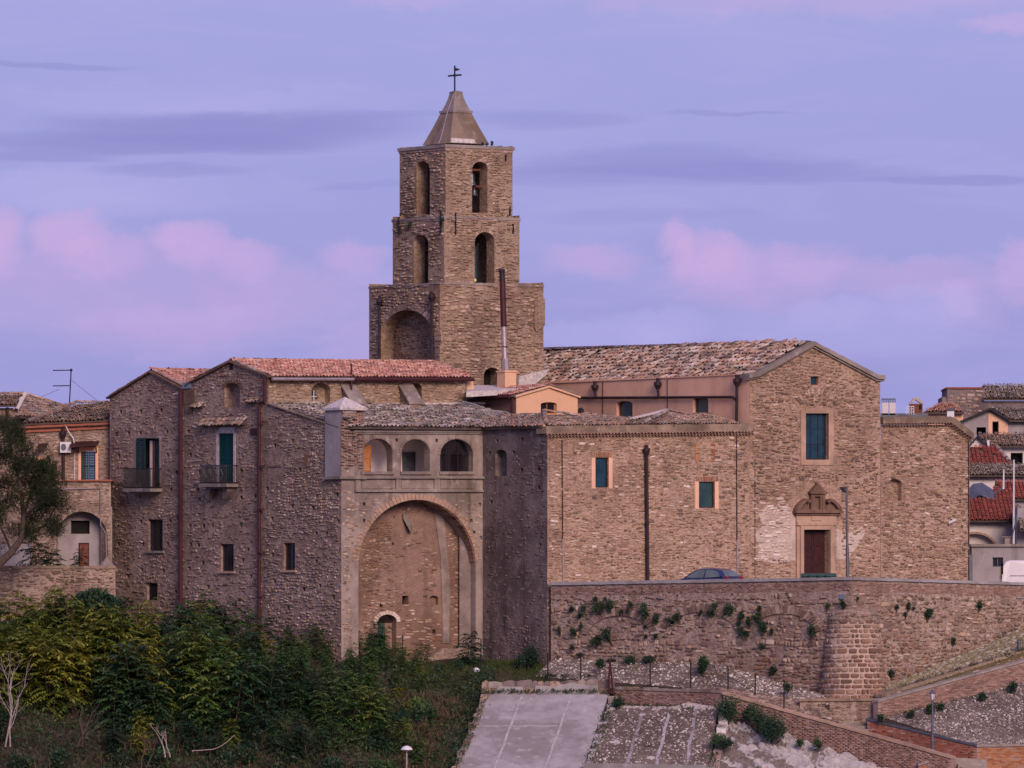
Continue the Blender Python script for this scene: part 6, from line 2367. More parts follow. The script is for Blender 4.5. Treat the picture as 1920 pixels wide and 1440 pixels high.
def embank(name, label, cat, q, mat, peb, n, size=(.08, .2), h=.5, thick=.6, dens=None, big=0, skip=None):
    """sloping bed of cobbles. q: 4 corners, top left, top right, bottom right, bottom left"""
    q = [P3(*p) for p in q]
    t = thing(name, label, cat, (q[2] + q[3]) / 2)
    mb = MB()
    G = 14
    V = []
    for j in range(G + 1):
        for i in range(G + 1):
            v = bil(q, i / G, j / G)
            if 0 < i < G and 0 < j < G:
                v = v + Vector((0, 0, rng.gauss(0, .03 if n else .004)))
            V.append(v)
    k = len(V)
    mb.add(V, [(j * (G + 1) + i, j * (G + 1) + i + 1, (j + 1) * (G + 1) + i + 1, (j + 1) * (G + 1) + i) for j in range(G) for i in range(G)])
    dn = Vector((0, .4, -thick))
    mb.add(q + [v + dn for v in q], [(i, (i + 1) % 4, 4 + (i + 1) % 4, 4 + i) for i in range(4)])
    mb.build('bed', mat, t)
    sx = (q[1] - q[0]).normalized()
    nn = sx.cross(q[3] - q[0]).normalized()
    if nn.z < 0: nn = -nn
    ty = nn.cross(sx)
    bk = Bank(t, 'cobble', DOMES, 300)
    for _ in range(n):
        s_, t_ = rng.random(), rng.random()
        if skip and skip(s_, t_): continue
        if dens and rng.random() > dens(s_, t_): continue
        v = bil(q, s_, t_)
        d = size[0] + (size[1] - size[0]) * rng.random() ** 2
        a = rng.random() * math.pi
        e = rng.uniform(.6, 1.0)
        X = (sx * math.cos(a) + ty * math.sin(a)) * d
        Y = (ty * math.cos(a) - sx * math.sin(a)) * d * e
        bk.add(v, X, Y, nn * d * h * rng.uniform(.4, 1.0), peb, d)
    bk.flush()
    return t, q, sx, ty, nn


embank('cobble_bank', 'sloping cobbled bank of pale stones behind the wire fence posts', 'embankment',
       [(1040, 1232, 399.5), (1560, 1303, 388.2), (1556, 1318, 386.8), (1000, 1268, 396.5)], M['cob_base'], M['pebble'], 10, (.08, .2))
embank('cobble_bank', 'long cobbled bank along the foot of the retaining wall below the caper bushes', 'embankment',
       [(1042, 1236, 399.2), (1330, 1240, 393.6), (1420, 1300, 389.2), (1000, 1268, 396.2)], M['cob_base'], M['pebble'], 2600, (.07, .2))
embank('cobble_bank', 'cobbled bank narrowing to the foot of the round buttress', 'embankment',
       [(1328, 1241, 393.5), (1556, 1306, 388.1), (1556, 1322, 386.6), (1418, 1300, 389.1)], M['cob_base'], M['pebble'], 1700, (.07, .2))
embank('cobbled_ramp', 'mossy cobbled ramp rising right of the round buttress', 'ramp',
       [(1655, 1290, 388.6), (1960, 1160, 398.0), (1960, 1210, 392.8), (1660, 1306, 387.0)], M['moss_bed'], M['pebble_moss'], 3000, (.10, .3), .3, dens=lambda s, t: 1)
embank('cobble_bank', 'dark cobbled bank between the two brick ramp walls at the lower right', 'embankment',
       [(1660, 1346, 385.6), (1960, 1270, 391.0), (1960, 1400, 383.8), (1828, 1398, 383.4)], M['cob_base'], M['pebble_dark'], 6500, (.06, .16))

embank('stone_path', 'stepped stone path edge behind the upper end of the brick stair wall', 'path',
       [(1350, 1290, 389.6), (1512, 1313, 387.4), (1572, 1354, 385.9), (1380, 1308, 388.2)], M['cob_base'], M['st_ret'], 700, (.12, .4), .25)

# concrete slope
qs = [(911, 1302, 392.3), (1141, 1302, 392.3), (1089, 1452, 384.6), (852, 1452, 384.6)]
t, q, sx, ty, nn = embank('concrete_slope', 'smooth grey concrete slope with faint joints below the ruined low wall', 'slope', qs, M['concrete'], M['pebble'], 0)
for f in (.30, .70):       # raised pour seams
    mb = MB()
    pts = [bil(q, f + .004 * math.sin(k * 2.2 + f * 9), k / 8) + nn * .02 for k in range(9)]
    for a, b in zip(pts[:-1], pts[1:]):
        beam(mb, a, b, .12, .05, up=nn)
    mb.build('joint', M['concrete_light'], t)
for f, s0, s1 in ((.40, .02, .68),):
    mb = MB()
    pts = [bil(q, s0 + (s1 - s0) * k / 6, f + .006 * math.sin(k * 3.0)) + nn * .016 for k in range(7)]
    for a, b in zip(pts[:-1], pts[1:]):
        beam(mb, a, b, .06, .05, up=nn)
    mb.build('joint', M['concrete_light'], t)
# cobbled slope with concrete strips
qs = [(1150, 1326, 391.2), (1345, 1330, 388.0), (1332, 1436, 382.8), (1108, 1432, 385.1)]
t, q, sx, ty, nn = embank('cobble_slope', 'dark cobbled slope divided by pale concrete strips right of the concrete slope', 'slope', qs, M['cob_base'], M['pebble_dark'], 2800, (.06, .2))
for f in (.30, .55, .80):
    mb = MB()
    pts = [bil(q, f + .006 * math.sin(k * 1.7 + f * 11), k / 8) + nn * .03 for k in range(9)]
    for a, b in zip(pts[:-1], pts[1:]):
        beam(mb, a, b, .17, .08, up=nn)
    mb.build('strip', M['concrete_light'] if f == .55 else M['concrete'], t)
for s_, t_, r in ((.14, .62, .35), (.48, .88, .28), (.30, .13, .2)):
    mb = MB()
    c = bil(q, s_, t_) + nn * .035
    v = [c + sx * r * rng.uniform(.7, 1.3) * math.cos(k * math.pi / 4) + ty * r * .6 * rng.uniform(.6, 1.2) * math.sin(k * math.pi / 4) for k in range(8)]
    mb.add(v + [x - nn * .05 for x in v], [tuple(range(8))] + [(i, (i + 1) % 8, 8 + (i + 1) % 8, 8 + i) for i in range(8)])
    mb.build('mortar_patch', M['white_rough'], t)
mb = MB()
beam(mb, q[3] + Vector((-.3, -.1, .04)), q[2] + Vector((.1, -.1, .04)), .45, .5)
mb.build('foot_kerb', M['concrete'], t)
mb = MB()
a = [bil(q, s_, 0) + Vector((0, .05, .10)) for s_ in (0, .3, .6, .66, .72, 1)]
a[3] = a[3] + Vector((0, 0, .12)); a[4] = a[4] + Vector((0, 0, .22))
for x, y in zip(a[:-1], a[1:]):
    beam(mb, x, y, .22, .25)
mb.build('top_kerb', M['white_rough'], t)


def kerb_wall(label, pts, wd, h, mats, name='kerb_wall', jit=.08, seg=10):
    """rough low wall along a line of 3D points, its top uneven"""
    P = [P3(*p) for p in pts]
    t = thing(name, label, 'kerb wall', P[-1] - Vector((0, 0, h)))
    L = []
    for a, b in zip(P[:-1], P[1:]):
        for k in range(seg):
            L.append(a.lerp(b, k / seg))
    L.append(P[-1])
    L = [v + Vector((rng.gauss(0, jit * .5), 0, rng.gauss(0, jit))) for v in L]
    for i, (a, b) in enumerate(zip(L[:-1], L[1:])):
        mb = MB()
        d = (b - a)
        beam(mb, a, b - d * .02, wd * rng.uniform(.85, 1.15), h)
        mb.build('block', mats[rng.randrange(len(mats))], t)
    return t


kerb_wall('rough stone kerb down the left edge of the concrete slope', [(911, 1302, 392.2), (850, 1452, 384.5)], .30, .5, [M['plaster_band'], M['cap_stone'], M['mortar_grey']], seg=22)
kerb_wall('broken pale plaster kerb between the concrete slope and the cobbled slope', [(1150, 1306, 392.0), (1143, 1330, 390.8), (1118, 1390, 387.5), (1098, 1450, 384.6)], .40, .5, [M['cap_stone'], M['white_rough'], M['concrete'], M['white_rough']], seg=8)
kerb_wall('broken pale kerb wall between cobbled slope and white rubble', [(1358, 1330, 387.6), (1352, 1380, 385.0), (1336, 1450, 382.2)], .42, .7, [M['white_rough'], M['brick_bed'], M['cap_stone']], seg=9)


def low_wall(name, label, Y0, Y1, x0, x1, top, bot, brick, cop, coph=4, th=.4, cout=.08, stone=None, lim=300, tail=25):
    w = Wall(plan(x0, Y0), plan(x1, Y1))
    t = thing(name, label, 'wall', w.P((x0 + x1) / 2, (bot[0] + bot[1]) / 2))
    slab(t, w, [(x0, bot[0] + tail), (x0, top[0] + coph * .6), (x1, top[1] + coph * .6), (x1, bot[1] + tail)], (), M['brick_bed'] if brick else M['mortar_grey'], th, mitre=False)
    pl = [(x0 + .5, bot[0] + tail), (x0 + .5, top[0] + coph), (x1 - .5, top[1] + coph), (x1 - .5, bot[1] + tail)]
    if brick:
        b = Bank(t, 'brick', BRICKS, lim)
        bricks(b, w, pl, brick, bw=.27, bh=.07)
        b.flush()
    if stone:
        b = Bank(t, 'stone', STONES, lim)
        stones(b, w, pl, (), stone, (.08, .18), (.16, .5), dep=(.02, .07), keep=.92)
        b.flush()
    if cop:
        mb = MB()
        wstrip(mb, w, x0 - 1, top[0], x1 + 1, top[1], coph, -th - .06, cout)
        mb.build('coping', cop, t)
    return t, w


t, w = low_wall('ruined_wall', 'ruined low plastered wall along the top of the concrete slope', 392.5, 392.5, 903, 1143, (1281, 1277), (1304, 1304), None, None)
bk = Bank(t, 'stone', STONES, 100)
stones(bk, w, [(903, 1304), (903, 1284), (1143, 1280), (1143, 1304)], (), M['st_ret'], (.08, .16), (.16, .5), dep=(.02, .06), keep=.35)
bk.flush()
x = 904
while x < 1140:
    mb = MB()
    ww = rng.uniform(9, 34)
    y = 1279 - 4 * vnoise(x, 5, 40) - rng.uniform(0, 2.5)
    wpoly(mb, w, [(x, 1290), (x + ww - .4, 1290), (x + ww - .6, y + rng.uniform(-1, 2)), (x + ww * rng.uniform(.3, .7), y - rng.uniform(0, 2)), (x + .3, y + rng.uniform(0, 3))], -.36, .04)
    x += ww
    mb.build('block', rng.choice([M['cob_base'], M['cap_stone'], M['plaster_dark'], M['plaster_dark'], M['mortar_grey']]), t)
mb = MB()
wpoly(mb, w, [(1000, 1303), (1125, 1303), (1120, 1286), (1085, 1283), (1075, 1279), (1040, 1287), (1005, 1285)], -.02, .06)
wpoly(mb, w, [(925, 1303), (985, 1303), (980, 1288), (935, 1287)], -.02, .06)
mb.build('plaster', M['concrete'], t)
t, w = low_wall('brick_wall', 'low old brick wall above the cobbled slope', 392.6, 388.2, 1152, 1354, (1290, 1296), (1326, 1330), M['brick'], None)
for i in range(11):
    mb = MB()
    x = 1154 + i * 18
    y = 1287 + i * .6
    wbox(mb, w, x, y + rng.uniform(-1, 2), x + 17.4, y + 6, -.42, .06)
    mb.build('coping_stone', rng.choice([M['cap_stone'], M['plaster_band']]), t)
low_wall('stair_wall', 'long old brick stair wall with pale coping sloping down to the lantern', 388.0, 382.0, 1356, 1784, (1297, 1418), (1345, 1462), M['brick'], M['carved_pale'], 4.5)
low_wall('ramp_wall', 'red brick stair wall with dark coping left of the dark cobbled bank', 386.0, 383.2, 1626, 1832, (1346, 1396), (1385, 1440), M['brick_red'], M['steel'], 4)
low_wall('ramp_wall', 'bright orange brick wall at the lower right corner', 383.2, 383.8, 1832, 1960, (1396, 1394), (1440, 1440), M['brick_orange'], M['cap_stone'], 4.5)
low_wall('ramp_wall', 'brick ramp wall with pale coping rising to the right edge above the dark cobbled bank', 385.8, 391.4, 1646, 1960, (1313, 1226), (1346, 1277), M['brick'], M['cap_stone'], 4, tail=12)
low_wall('path_wall', 'stone path edge with broad grey coping beside the mossy ramp', 387.0, 393.0, 1652, 1960, (1302, 1205), (1326, 1240), None, M['plaster_band'], 5, .5, .12, M['st_warm'], 200, tail=8)
low_wall('path_wall', 'low curved stone wall in front of the round buttress', 387.0, 386.6, 1500, 1650, (1310, 1309), (1345, 1350), None, M['plaster_band'], 5, .5, .1, M['st_ret'], 200, tail=10)
t, w = low_wall('pier', 'short brick pier end of stair wall at the bottom edge by the lantern', 382.6, 382.8, 1722, 1778, (1432, 1412), (1470, 1470), M['brick_orange'], M['cap_stone'], 5)
# steps between the walls
st = thing('steps', 'short flight of stone steps between the brick stair walls', 'steps', P3(1600, 1372, 384.6))
for i in range(6):
    mb = MB()
    a = P3(1566 + 3 * i, 1343 + 6.0 * i, 387.5 - .34 * i)
    b = P3(1634, 1343 + 6.0 * i, 387.5 - .34 * i)
    beam(mb, a, b, .36, .5)
    mb.build('step', M['cap_stone'], st)
st = thing('steps', 'stone steps at the bottom right corner below the red brick wall', 'steps', P3(1830, 1445, 382))
for i in range(5):
    mb = MB()
    beam(mb, P3(1784 + 6 * i, 1420 + 6 * i, 382.9 - .32 * i), P3(1850, 1424 + 6 * i, 382.9 - .32 * i), .34, .9)
    mb.build('step', M['cap_stone'], st)

# rough white ground
qs = [P3(1352, 1343, 387.4), P3(1492, 1382, 385.6), P3(1735, 1462, 382.3), P3(1325, 1466, 381.6)]
G = 44
mb = MB()
V = []
for j in range(G + 1):
    for i in range(G + 1):
        v = bil(qs, i / G, j / G)
        hgt = -.12 + .16 * math.sin(i * .55 + j * .3) * math.sin(j * .6) + .10 * math.sin(i * 1.3 - j * .9) + rng.gauss(0, .035)
        V.append(v + Vector((0, 0, hgt)))
mb.add(V, [(j * (G + 1) + i, j * (G + 1) + i + 1, (j + 1) * (G + 1) + i + 1, (j + 1) * (G + 1) + i) for j in range(G) for i in range(G)])
m_, t_ = new_mat('rough_plastered_ground')
co = t_.n('ShaderNodeTexCoord').outputs['Object']
a_ = t_.noise(co, .35, 3.0, .5, .8)
b_ = t_.noise(co, 3.5, 6.0, .7)
msk = t_.mr(t_.m('ADD', a_, t_.m('MULTIPLY', t_.m('SUBTRACT', b_, .5), .35)), .40, .46)
cc = t_.mix(msk, t_.ramp(b_, [(.3, (.10, .08, .07)), (.7, (.26, .22, .20))]), t_.ramp(b_, [(.3, (.24, .225, .22)), (.55, (.42, .395, .39)), (.7, (.52, .49, .49))]))
finish(t_, cc, .95, t_.m('ADD', b_, t_.m('MULTIPLY', msk, .6)), .8, .08, .15)
tag(mb.build('rubble_ground', m_, None), kind='structure')

# ---------------------------------------------------------------- fence posts, lamps, bollard
pst = [(1027, 1224, 1270, 396.0), (1089, 1223, 1272, 395.6), (1219, 1228, 1281, 393.9), (1295, 1240, 1288, 392.7), (1365, 1250, 1300, 391.4), (1416, 1263, 1313, 390.2), (1470, 1275, 1320, 388.4), (755, 1190, 1250, 397.6), (902, 1200, 1250, 398.0)]
fen = thing('wire_fence', 'thin wire fence of rusty posts along the top of the low walls', 'fence', P3(1219, 1281, 393.9))
tops = []
for x, y0, y1, Y in pst[:7]:
    Y -= 1.7
    mb = MB()
    tube(mb, [P3(x, y1 + 8, Y), P3(x + .3, y0, Y)], .036, 5)
    mb.build('post', M['iron'], fen)
    tops.append((P3(x, y0 + 4, Y), P3(x, (y0 + y1) / 2, Y), P3(x, y1 - 6, Y)))
for k in range(3):
    mb = MB()
    for a, b in zip(tops[:-1], tops[1:]):
        tube(mb, [a[k], a[k].lerp(b[k], .5) - Vector((0, 0, .03)), b[k]], .006, 3)
    mb.build('wire', M['iron'], fen)
for (x, y0, y1, Y), lb in zip(pst[7:], ('thin dark stake standing by the small arch door in the great arch', 'thin dark stake on the grass near the dark pier')):
    mb = MB()
    tube(mb, [P3(x, y1 + 10, Y), P3(x, y0, Y)], .03, 5)
    tag(mb.build('stake', M['iron'], None), lb, 'stake')
mb = MB()
for x0, x1 in ((1141, 1143.5), (1150, 1143.5)):
    tube(mb, [P3(x0, 1302, 392.1), P3(x1, 1236, 392.1)], .05, 5)
tube(mb, [P3(1141.8, 1280, 392.1), P3(1147.5, 1280, 392.1)], .04, 5)
tag(mb.build('iron_frame', M['pipe_red'], None), 'narrow rusty iron frame at the head of the pale kerb', 'iron frame')

lp = thing('street_lamp', 'black iron lantern post at the end of the brick stair wall', 'street lamp', P3(1748.5, 1412, 383.3))
c = P3(1748.5, 1410, 383.3)
mb = MB()
lathe(mb, c, [(.13, -.4), (.13, .1), (.10, .16), (.10, .55), (.065, .62), (.05, 2.5), (.07, 2.52), (.05, 2.56), (.03, 2.62)], 12)
mb.build('post', M['steel'], lp)
mb = MB()
lathe(mb, c + Vector((0, 0, 2.62)), [(.08, 0), (.14, .30)], 6)
mb.build('lantern_glass', M['plastic_white'], lp)
mb = MB()
lathe(mb, c + Vector((0, 0, 2.92)), [(.19, 0), (.16, .05), (.07, .14), (.03, .17), (.02, .24)], 6)
for k in range(6):
    a = math.pi / 3 * k
    tube(mb, [c + Vector((.085 * math.cos(a), .085 * math.sin(a), 2.62)), c + Vector((.15 * math.cos(a), .15 * math.sin(a), 2.93))], .012, 4)
mb.build('lantern_frame', M['steel'], lp)
c = P3(762.5, 1406, 384.0)
lp = thing('garden_lamp', 'mushroom shaped white garden lamp on thin post in the thicket', 'lamp', c - Vector((0, 0, 1.6)))
mb = MB()
tube(mb, [c - Vector((0, 0, 1.7)), c], .04, 8)
mb.build('post', M['bark_pale'], lp)
mb = MB()
lathe(mb, c, [(.10, -.10), (.12, .0), (.05, .02)], 12)
mb.build('lamp_body', M['cap_stone'], lp)
mb = MB()
lathe(mb, c + Vector((0, 0, .0)), [(.30, -.01), (.30, .03), (.24, .12), (.12, .19), (.02, .21)], 20)
mb.build('lamp_shade', M['plastic_white'], lp, True)
mb = MB()
c = P3(1910.5, 1222, 392.2)
lathe(mb, c, [(.17, -.3), (.17, .02), (.11, .08), (.10, .42), (.13, .46), (.10, .52), (.10, .58), (.04, .64)], 12)
tag(mb.build('bollard', M['steel'], None), 'dark iron bollard on the ramp path at the right edge', 'bollard')
# floodlight pole by the church door
Yp = 391.0
lp = thing('floodlight_pole', 'grey steel pole with floodlight right of the church door', 'lamp post', P3(1589, 1119, Yp))
mb = MB()
tube(mb, [P3(1590, 1119, Yp), P3(1588.5, 1026, Yp)], .085, 10)
tube(mb, [P3(1588.5, 1026, Yp), P3(1587.5, 912, Yp)], .062, 10)
mb.build('pole', M['steel'], lp)
mb = MB()
tube(mb, [P3(1587.5, 915, Yp), P3(1577, 915, Yp)], .035, 6)
beam(mb, P3(1574.5, 913, Yp - .1), P3(1584, 913, Yp - .1), .30, .14)
beam(mb, P3(1578, 916, Yp - .12), P3(1586, 919, Yp - .12), .26, .16)
mb.build('floodlight', M['iron'], lp)


# ---------------------------------------------------------------- bins, car, van
def bin_at(px, Y, label):
    c = P3(px, 1119, Y)
    c.z = ZG
    t = thing('wheeled_bin', label, 'bin', c, 'green wheeled bins behind the parapet')
    mb = MB()
    V = [c + Vector((x * s_, y * s_, z)) for z, s_ in ((.1, .8), (.98, 1.0)) for x, y in ((-.27, -.3), (.27, -.3), (.27, .3), (-.27, .3))]
    mb.add(V, [(3, 2, 1, 0), (4, 5, 6, 7)] + [(i, (i + 1) % 4, 4 + (i + 1) % 4, 4 + i) for i in range(4)])
    mb.build('body', M['plastic_green'], t, bevel=.02)
    mb = MB()
    V = [c + Vector((x, y, z)) for x, y, z in ((-.3, -.36, .98), (.3, -.36, .98), (.3, .34, .98), (-.3, .34, .98), (-.28, -.33, 1.06), (.28, -.33, 1.06), (.25, .3, 1.16), (-.25, .3, 1.16))]
    mb.add(V, [(3, 2, 1, 0), (4, 5, 6, 7)] + [(i, (i + 1) % 4, 4 + (i + 1) % 4, 4 + i) for i in range(4)])
    mb.build('lid', M['plastic_green'], t, bevel=.03)
    for x in (-.24, .24):
        mb = MB()
        tube(mb, [c + Vector((x - .03, .28, .1)), c + Vector((x + .03, .28, .1))], .1, 10)
        mb.build('wheel', M['tyre'], t)


for i, (x, lb) in enumerate(((1512, 'green wheeled bin at the left end of the row before the church door'), (1527, 'green wheeled bin second from the left before the church door'), (1543, 'green wheeled bin third from the left before the church door'), (1558, 'green wheeled bin nearest the floodlight pole'))):
    bin_at(x, hit(x, RLa, RLb - RLa).y + 1.15, lb)


def body_of(prof, c, ax, ay, half, taper, mats):
    """car like body: side profile (x,z) pushed to both sides, the upper points drawn in"""
    mb = MB()
    n = len(prof)
    V = []
    for s_ in (-1, 1):
        for x, z in prof:
            y = half * (1 - taper * max(0, (z - .85)) / .6)
            V.append(c + ax * x + ay * (y * s_) + Vector((0, 0, z)))
    mb.add(V, [tuple(range(n - 1, -1, -1)), tuple(range(n, 2 * n))] + [(i, (i + 1) % n, n + (i + 1) % n, n + i) for i in range(n)])
    return mb


def wheel(t, c, ay, r, wdt):
    mb = MB()
    tube(mb, [c - ay * wdt / 2, c + ay * wdt / 2], r, 20)
    w_ = mb.build('wheel', M['tyre'], t)
    mb = MB()
    tube(mb, [c - ay * (wdt / 2 + .01), c + ay * (wdt / 2 + .01)], r * .62, 14)
    mb.build('rim', M['pipe_steel'], w_)


def car():
    c = P3(1326, 1119, 397.6)
    c.z = ZG
    d2 = (RLb - RLa).normalized()
    ax, ay = Vector((d2.x, d2.y, 0)), Vector((-d2.y, d2.x, 0))        # ax points to the tail (right)
    t = thing('parked_car', 'dark blue hatchback car parked behind the parapet', 'car', c)
    prof = [(-1.85, .25), (-1.92, .55), (-1.80, .74), (-1.2, .90), (-.95, .96), (-.30, 1.36), (.1, 1.45), (.75, 1.45), (1.25, 1.36), (1.62, .98), (1.80, .90), (1.86, .5), (1.80, .25)]
    body_of(prof, c, ax, ay, .82, .30, None).build('body', M['car_blue'], t, bevel=.05)

    def side(pts, s_, o=.012):
        return [c + ax * x + ay * (s_ * (.82 * (1 - .30 * max(0, z - .85) / .6) + o)) + Vector((0, 0, z)) for x, z in pts]
    for s_ in (-1, 1):
        for pts in ([(-.80, .97), (-.22, 1.33), (.08, 1.39), (.32, 1.39), (.32, .96)], [(.38, .96), (.38, 1.39), (.75, 1.38), (1.18, 1.27), (1.38, 1.02)]):
            mb = MB()
            v = side(pts, s_)
            mb.add(v, [tuple(range(len(v)))])
            mb.build('window', M['glass_car'], t)
        mb = MB()
        v = side([(-.78, .30), (-.80, .93), (.34, .93), (.34, .30)], s_, .006)
        mb.add(v, [(0, 1, 2, 3)])
        dr = mb.build('door', M['car_blue'], t)
        mb = MB()
        beam(mb, side([(.12, .86)], s_, .02)[0], side([(.28, .86)], s_, .02)[0], .03, .03)
        mb.build('handle', M['iron'], dr)
        mb = MB()
        m0 = side([(-.72, .98)], s_, .1)[0]
        beam(mb, m0 - ax * .05, m0 + ax * .08, .16, .12)
        mb.build('mirror', M['car_blue'], t)
        for x in (-1.2, 1.22):
            wheel(t, c + ax * x + ay * (s_ * .74) + Vector((0, 0, .30)), ay, .30, .2)
        mb = MB()
        beam(mb, c + ax * -1.86 + ay * (s_ * .6) + Vector((0, 0, .72)), c + ax * -1.72 + ay * (s_ * .72) + Vector((0, 0, .74)), .25, .14)
        mb.build('headlight', M['plastic_white'], t)
        mb = MB()
        beam(mb, c + ax * 1.66 + ay * (s_ * .66) + Vector((0, 0, 1.05)), c + ax * 1.80 + ay * (s_ * .68) + Vector((0, 0, 1.0)), .16, .22)
        mb.build('tail_light', M['light_red'], t)
    for a, b in (((-.98, .98), (-.33, 1.365)), ((1.29, 1.345), (1.60, 1.02))):
        mb = MB()
        v = []
        for (x, z), k in ((a, 0), (b, 1)):
            hw_ = .82 * (1 - .30 * max(0, z - .85) / .6) - .1
            for s_ in (-1, 1):
                v.append(c + ax * (x + (-.012 if x < 0 else .012)) + ay * hw_ * s_ + Vector((0, 0, z + .012)))
        mb.add(v, [(0, 1, 3, 2)])
        mb.build('windscreen', M['glass_car'], t)


car()


def van():
    c = P3(1935, 1119, 402.5)
    c.z = ZG
    ax, ay = Vector((1, 0, 0)), Vector((0, 1, 0))
    t = thing('parked_van', 'silver white van parked before the grey garage at right edge', 'van', c)
    prof = [(-1.60, .3), (-1.64, .8), (-1.60, 1.55), (-1.45, 1.83), (-1.2, 1.92), (1.2, 1.92), (1.9, 1.3), (2.6, 1.05), (2.7, .3)]
    body_of(prof, c, ax, ay, .85, .12, None).build('body', M['van_silver'], t, bevel=.06)
    mb = MB()
    v = [c + Vector((x, y, z)) for x, y, z in ((-1.665, -.7, .95), (-1.665, .7, .95), (-1.62, .68, 1.58), (-1.62, -.68, 1.58))]
    mb.add(v, [(0, 1, 2, 3)])
    mb.build('windscreen', M['glass_dark'], t)
    for x0, x1 in ((-1.2, -.1), (0, 1.15)):
        mb = MB()
        v = [c + Vector((x, -.86 + .10 * (z - .85), z)) for x, z in ((x0, 1.1), (x1, 1.1), (x1, 1.12), (x0, 1.12))]
        mb.add(v, [(0, 1, 2, 3)])
        mb.build('trim', M['tyre'], t)
    mb = MB()
    beam(mb, c + Vector((-1.62, -.88, 1.2)), c + Vector((-1.62, -.88, 1.75)), .10, .02, up=Vector((0, 1, 0)))
    mb.build('pillar', M['tyre'], t)
    for x in (-1.0, 1.7):
        for s_ in (-1, 1):
            wheel(t, c + ax * x + ay * (s_ * .78) + Vector((0, 0, .33)), ay, .33, .2)


van()


# ================================================================ PLANTS
def leaf_arrays():
    return [], [], []


class Leaves:
    def __init__(s):
        s.V, s.T, s.tint, s.k = [], [], [], 0

    def quad(s, a, b, c, d, tint):
        s.V += [a, b, c, d]
        k = s.k
        s.T += [(k, k + 1, k + 2), (k, k + 2, k + 3)]
        s.tint += [tint] * 4
        s.k += 4

    def leaflet(s, p, d, up, L, w, tint):
        d = d.normalized()
        side = d.cross(up)
        side = side.normalized() if side.length > 1e-4 else d.orthogonal().normalized()
        mid = p + d * L * .45 + up * (.04 * L)
        s.quad(p, mid + side * w, p + d * L - up * .08 * L, mid - side * w, tint)

    def build(s, name, mat, parent, kind=None):
        return np_mesh(name, np.array([tuple(v) for v in s.V], np.float32), np.array(s.T, np.int32), [mat], None, np.array(s.tint, np.float32), parent, kind)


def rvec(sc=1.0):
    v = Vector((rng.gauss(0, 1), rng.gauss(0, 1), rng.gauss(0, 1)))
    return v.normalized() * sc if v.length > 1e-6 else Vector((0, 0, sc))


def frond(lv, p, d, L, tint, pairs=8, ll=.26, droop=.55):
    """one pinnate leaf"""
    up = Vector((0, 0, 1))
    prev = p
    for i in range(1, pairs + 1):
        t = i / pairs
        q = p + d * L * t + Vector((0, 0, -droop * L * t * t))
        ax = (q - prev).normalized()
        sd = ax.cross(up)
        sd = sd.normalized() if sd.length > 1e-4 else Vector((1, 0, 0))
        ll_ = ll * (1.05 - .45 * abs(t - .4)) * rng.uniform(.85, 1.15)
        for s_ in (-1, 1):
            lv.leaflet(q, sd * s_ * .85 + ax * .45 + Vector((0, 0, -.25 + rng.gauss(0, .12))), up, ll_, ll_ * .21, tint + rng.uniform(-.06, .06))
        prev = q
    lv.leaflet(prev, ax, up, ll, ll * .2, tint)


_pid = [0]


def ailanthus(matname, label, group, H=3.2, nst=4, spread=.7, tone=(.1, .9)):
    t = thing('ailanthus_shrub', label, 'shrub', (0, 0, 0), group)
    lv = Leaves()
    for k in range(nst):
        a = rng.uniform(0, 6.28)
        base = Vector((math.cos(a) * spread * .4 * rng.random(), math.sin(a) * spread * .4 * rng.random(), -.4))
        h = H * rng.uniform(.6, 1.0) if k else H
        lean = Vector((rng.gauss(0, .16), rng.gauss(0, .16), 1)).normalized()
        top = base + lean * (h + .4)
        mid = base.lerp(top, .5) + Vector((rng.gauss(0, .08), rng.gauss(0, .08), 0))
        mb = MB()
        tube(mb, [base, mid, top], .030, 5, 0, .012)
        mb.build('stem', M['stem'], t)
        tn = rng.uniform(*tone)
        nl = rng.randrange(20, 27)
        for i in range(nl):
            f = 1 - (i / nl) ** 1.25 * .80
            p = base.lerp(mid, f * 2) if f < .5 else mid.lerp(top, f * 2 - 1)
            az = i * 2.4 + rng.uniform(-.4, .4)
            el = R(62 - 55 * (i / nl) + rng.gauss(0, 9))
            d = Vector((math.cos(az) * math.cos(el), math.sin(az) * math.cos(el), math.sin(el)))
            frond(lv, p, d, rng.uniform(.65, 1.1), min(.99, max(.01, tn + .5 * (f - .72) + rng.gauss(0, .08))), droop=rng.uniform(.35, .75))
    lv.build('crown', M[matname], t)
    return t


def place(proto, loc, rz, s, label=None, group=None, first=None):
    """a copy of a thing with its parts"""
    r = proto.copy()
    col.objects.link(r)
    r.location = loc
    r.rotation_euler = (0, 0, rz)
    r.scale = (s, s, s)
    if label: r['label'] = label
    if group: r['group'] = group
    for ch in list(proto.children):
        c = ch.copy()
        col.objects.link(c)
        c.parent = r
        for g in ch.children:
            d = g.copy()
            col.objects.link(d)
            d.parent = c
    return r


def drop(proto):
    for ch in list(proto.children):
        for g in list(ch.children):
            bpy.data.objects.remove(g)
        bpy.data.objects.remove(ch)
    bpy.data.objects.remove(proto)


LG = {'leaf_yellow': ('yellowing ailanthus shrub with feathery leaves in the thicket at left', 'yellowing ailanthus shrubs of the thicket'),
      'leaf_green': ('green ailanthus shrub with feathery leaves in the thicket below the dark houses', 'green ailanthus shrubs of the thicket'),
      'leaf_dark': ('dark green ailanthus shrub in the thicket', 'dark ailanthus shrubs of the thicket')}
protos = {}
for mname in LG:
    protos[mname] = [ailanthus(mname, *LG[mname], H=rng.uniform(2.6, 3.4), nst=rng.choice((3, 4, 5)), tone=(.25, .9)) for _ in range(4)]


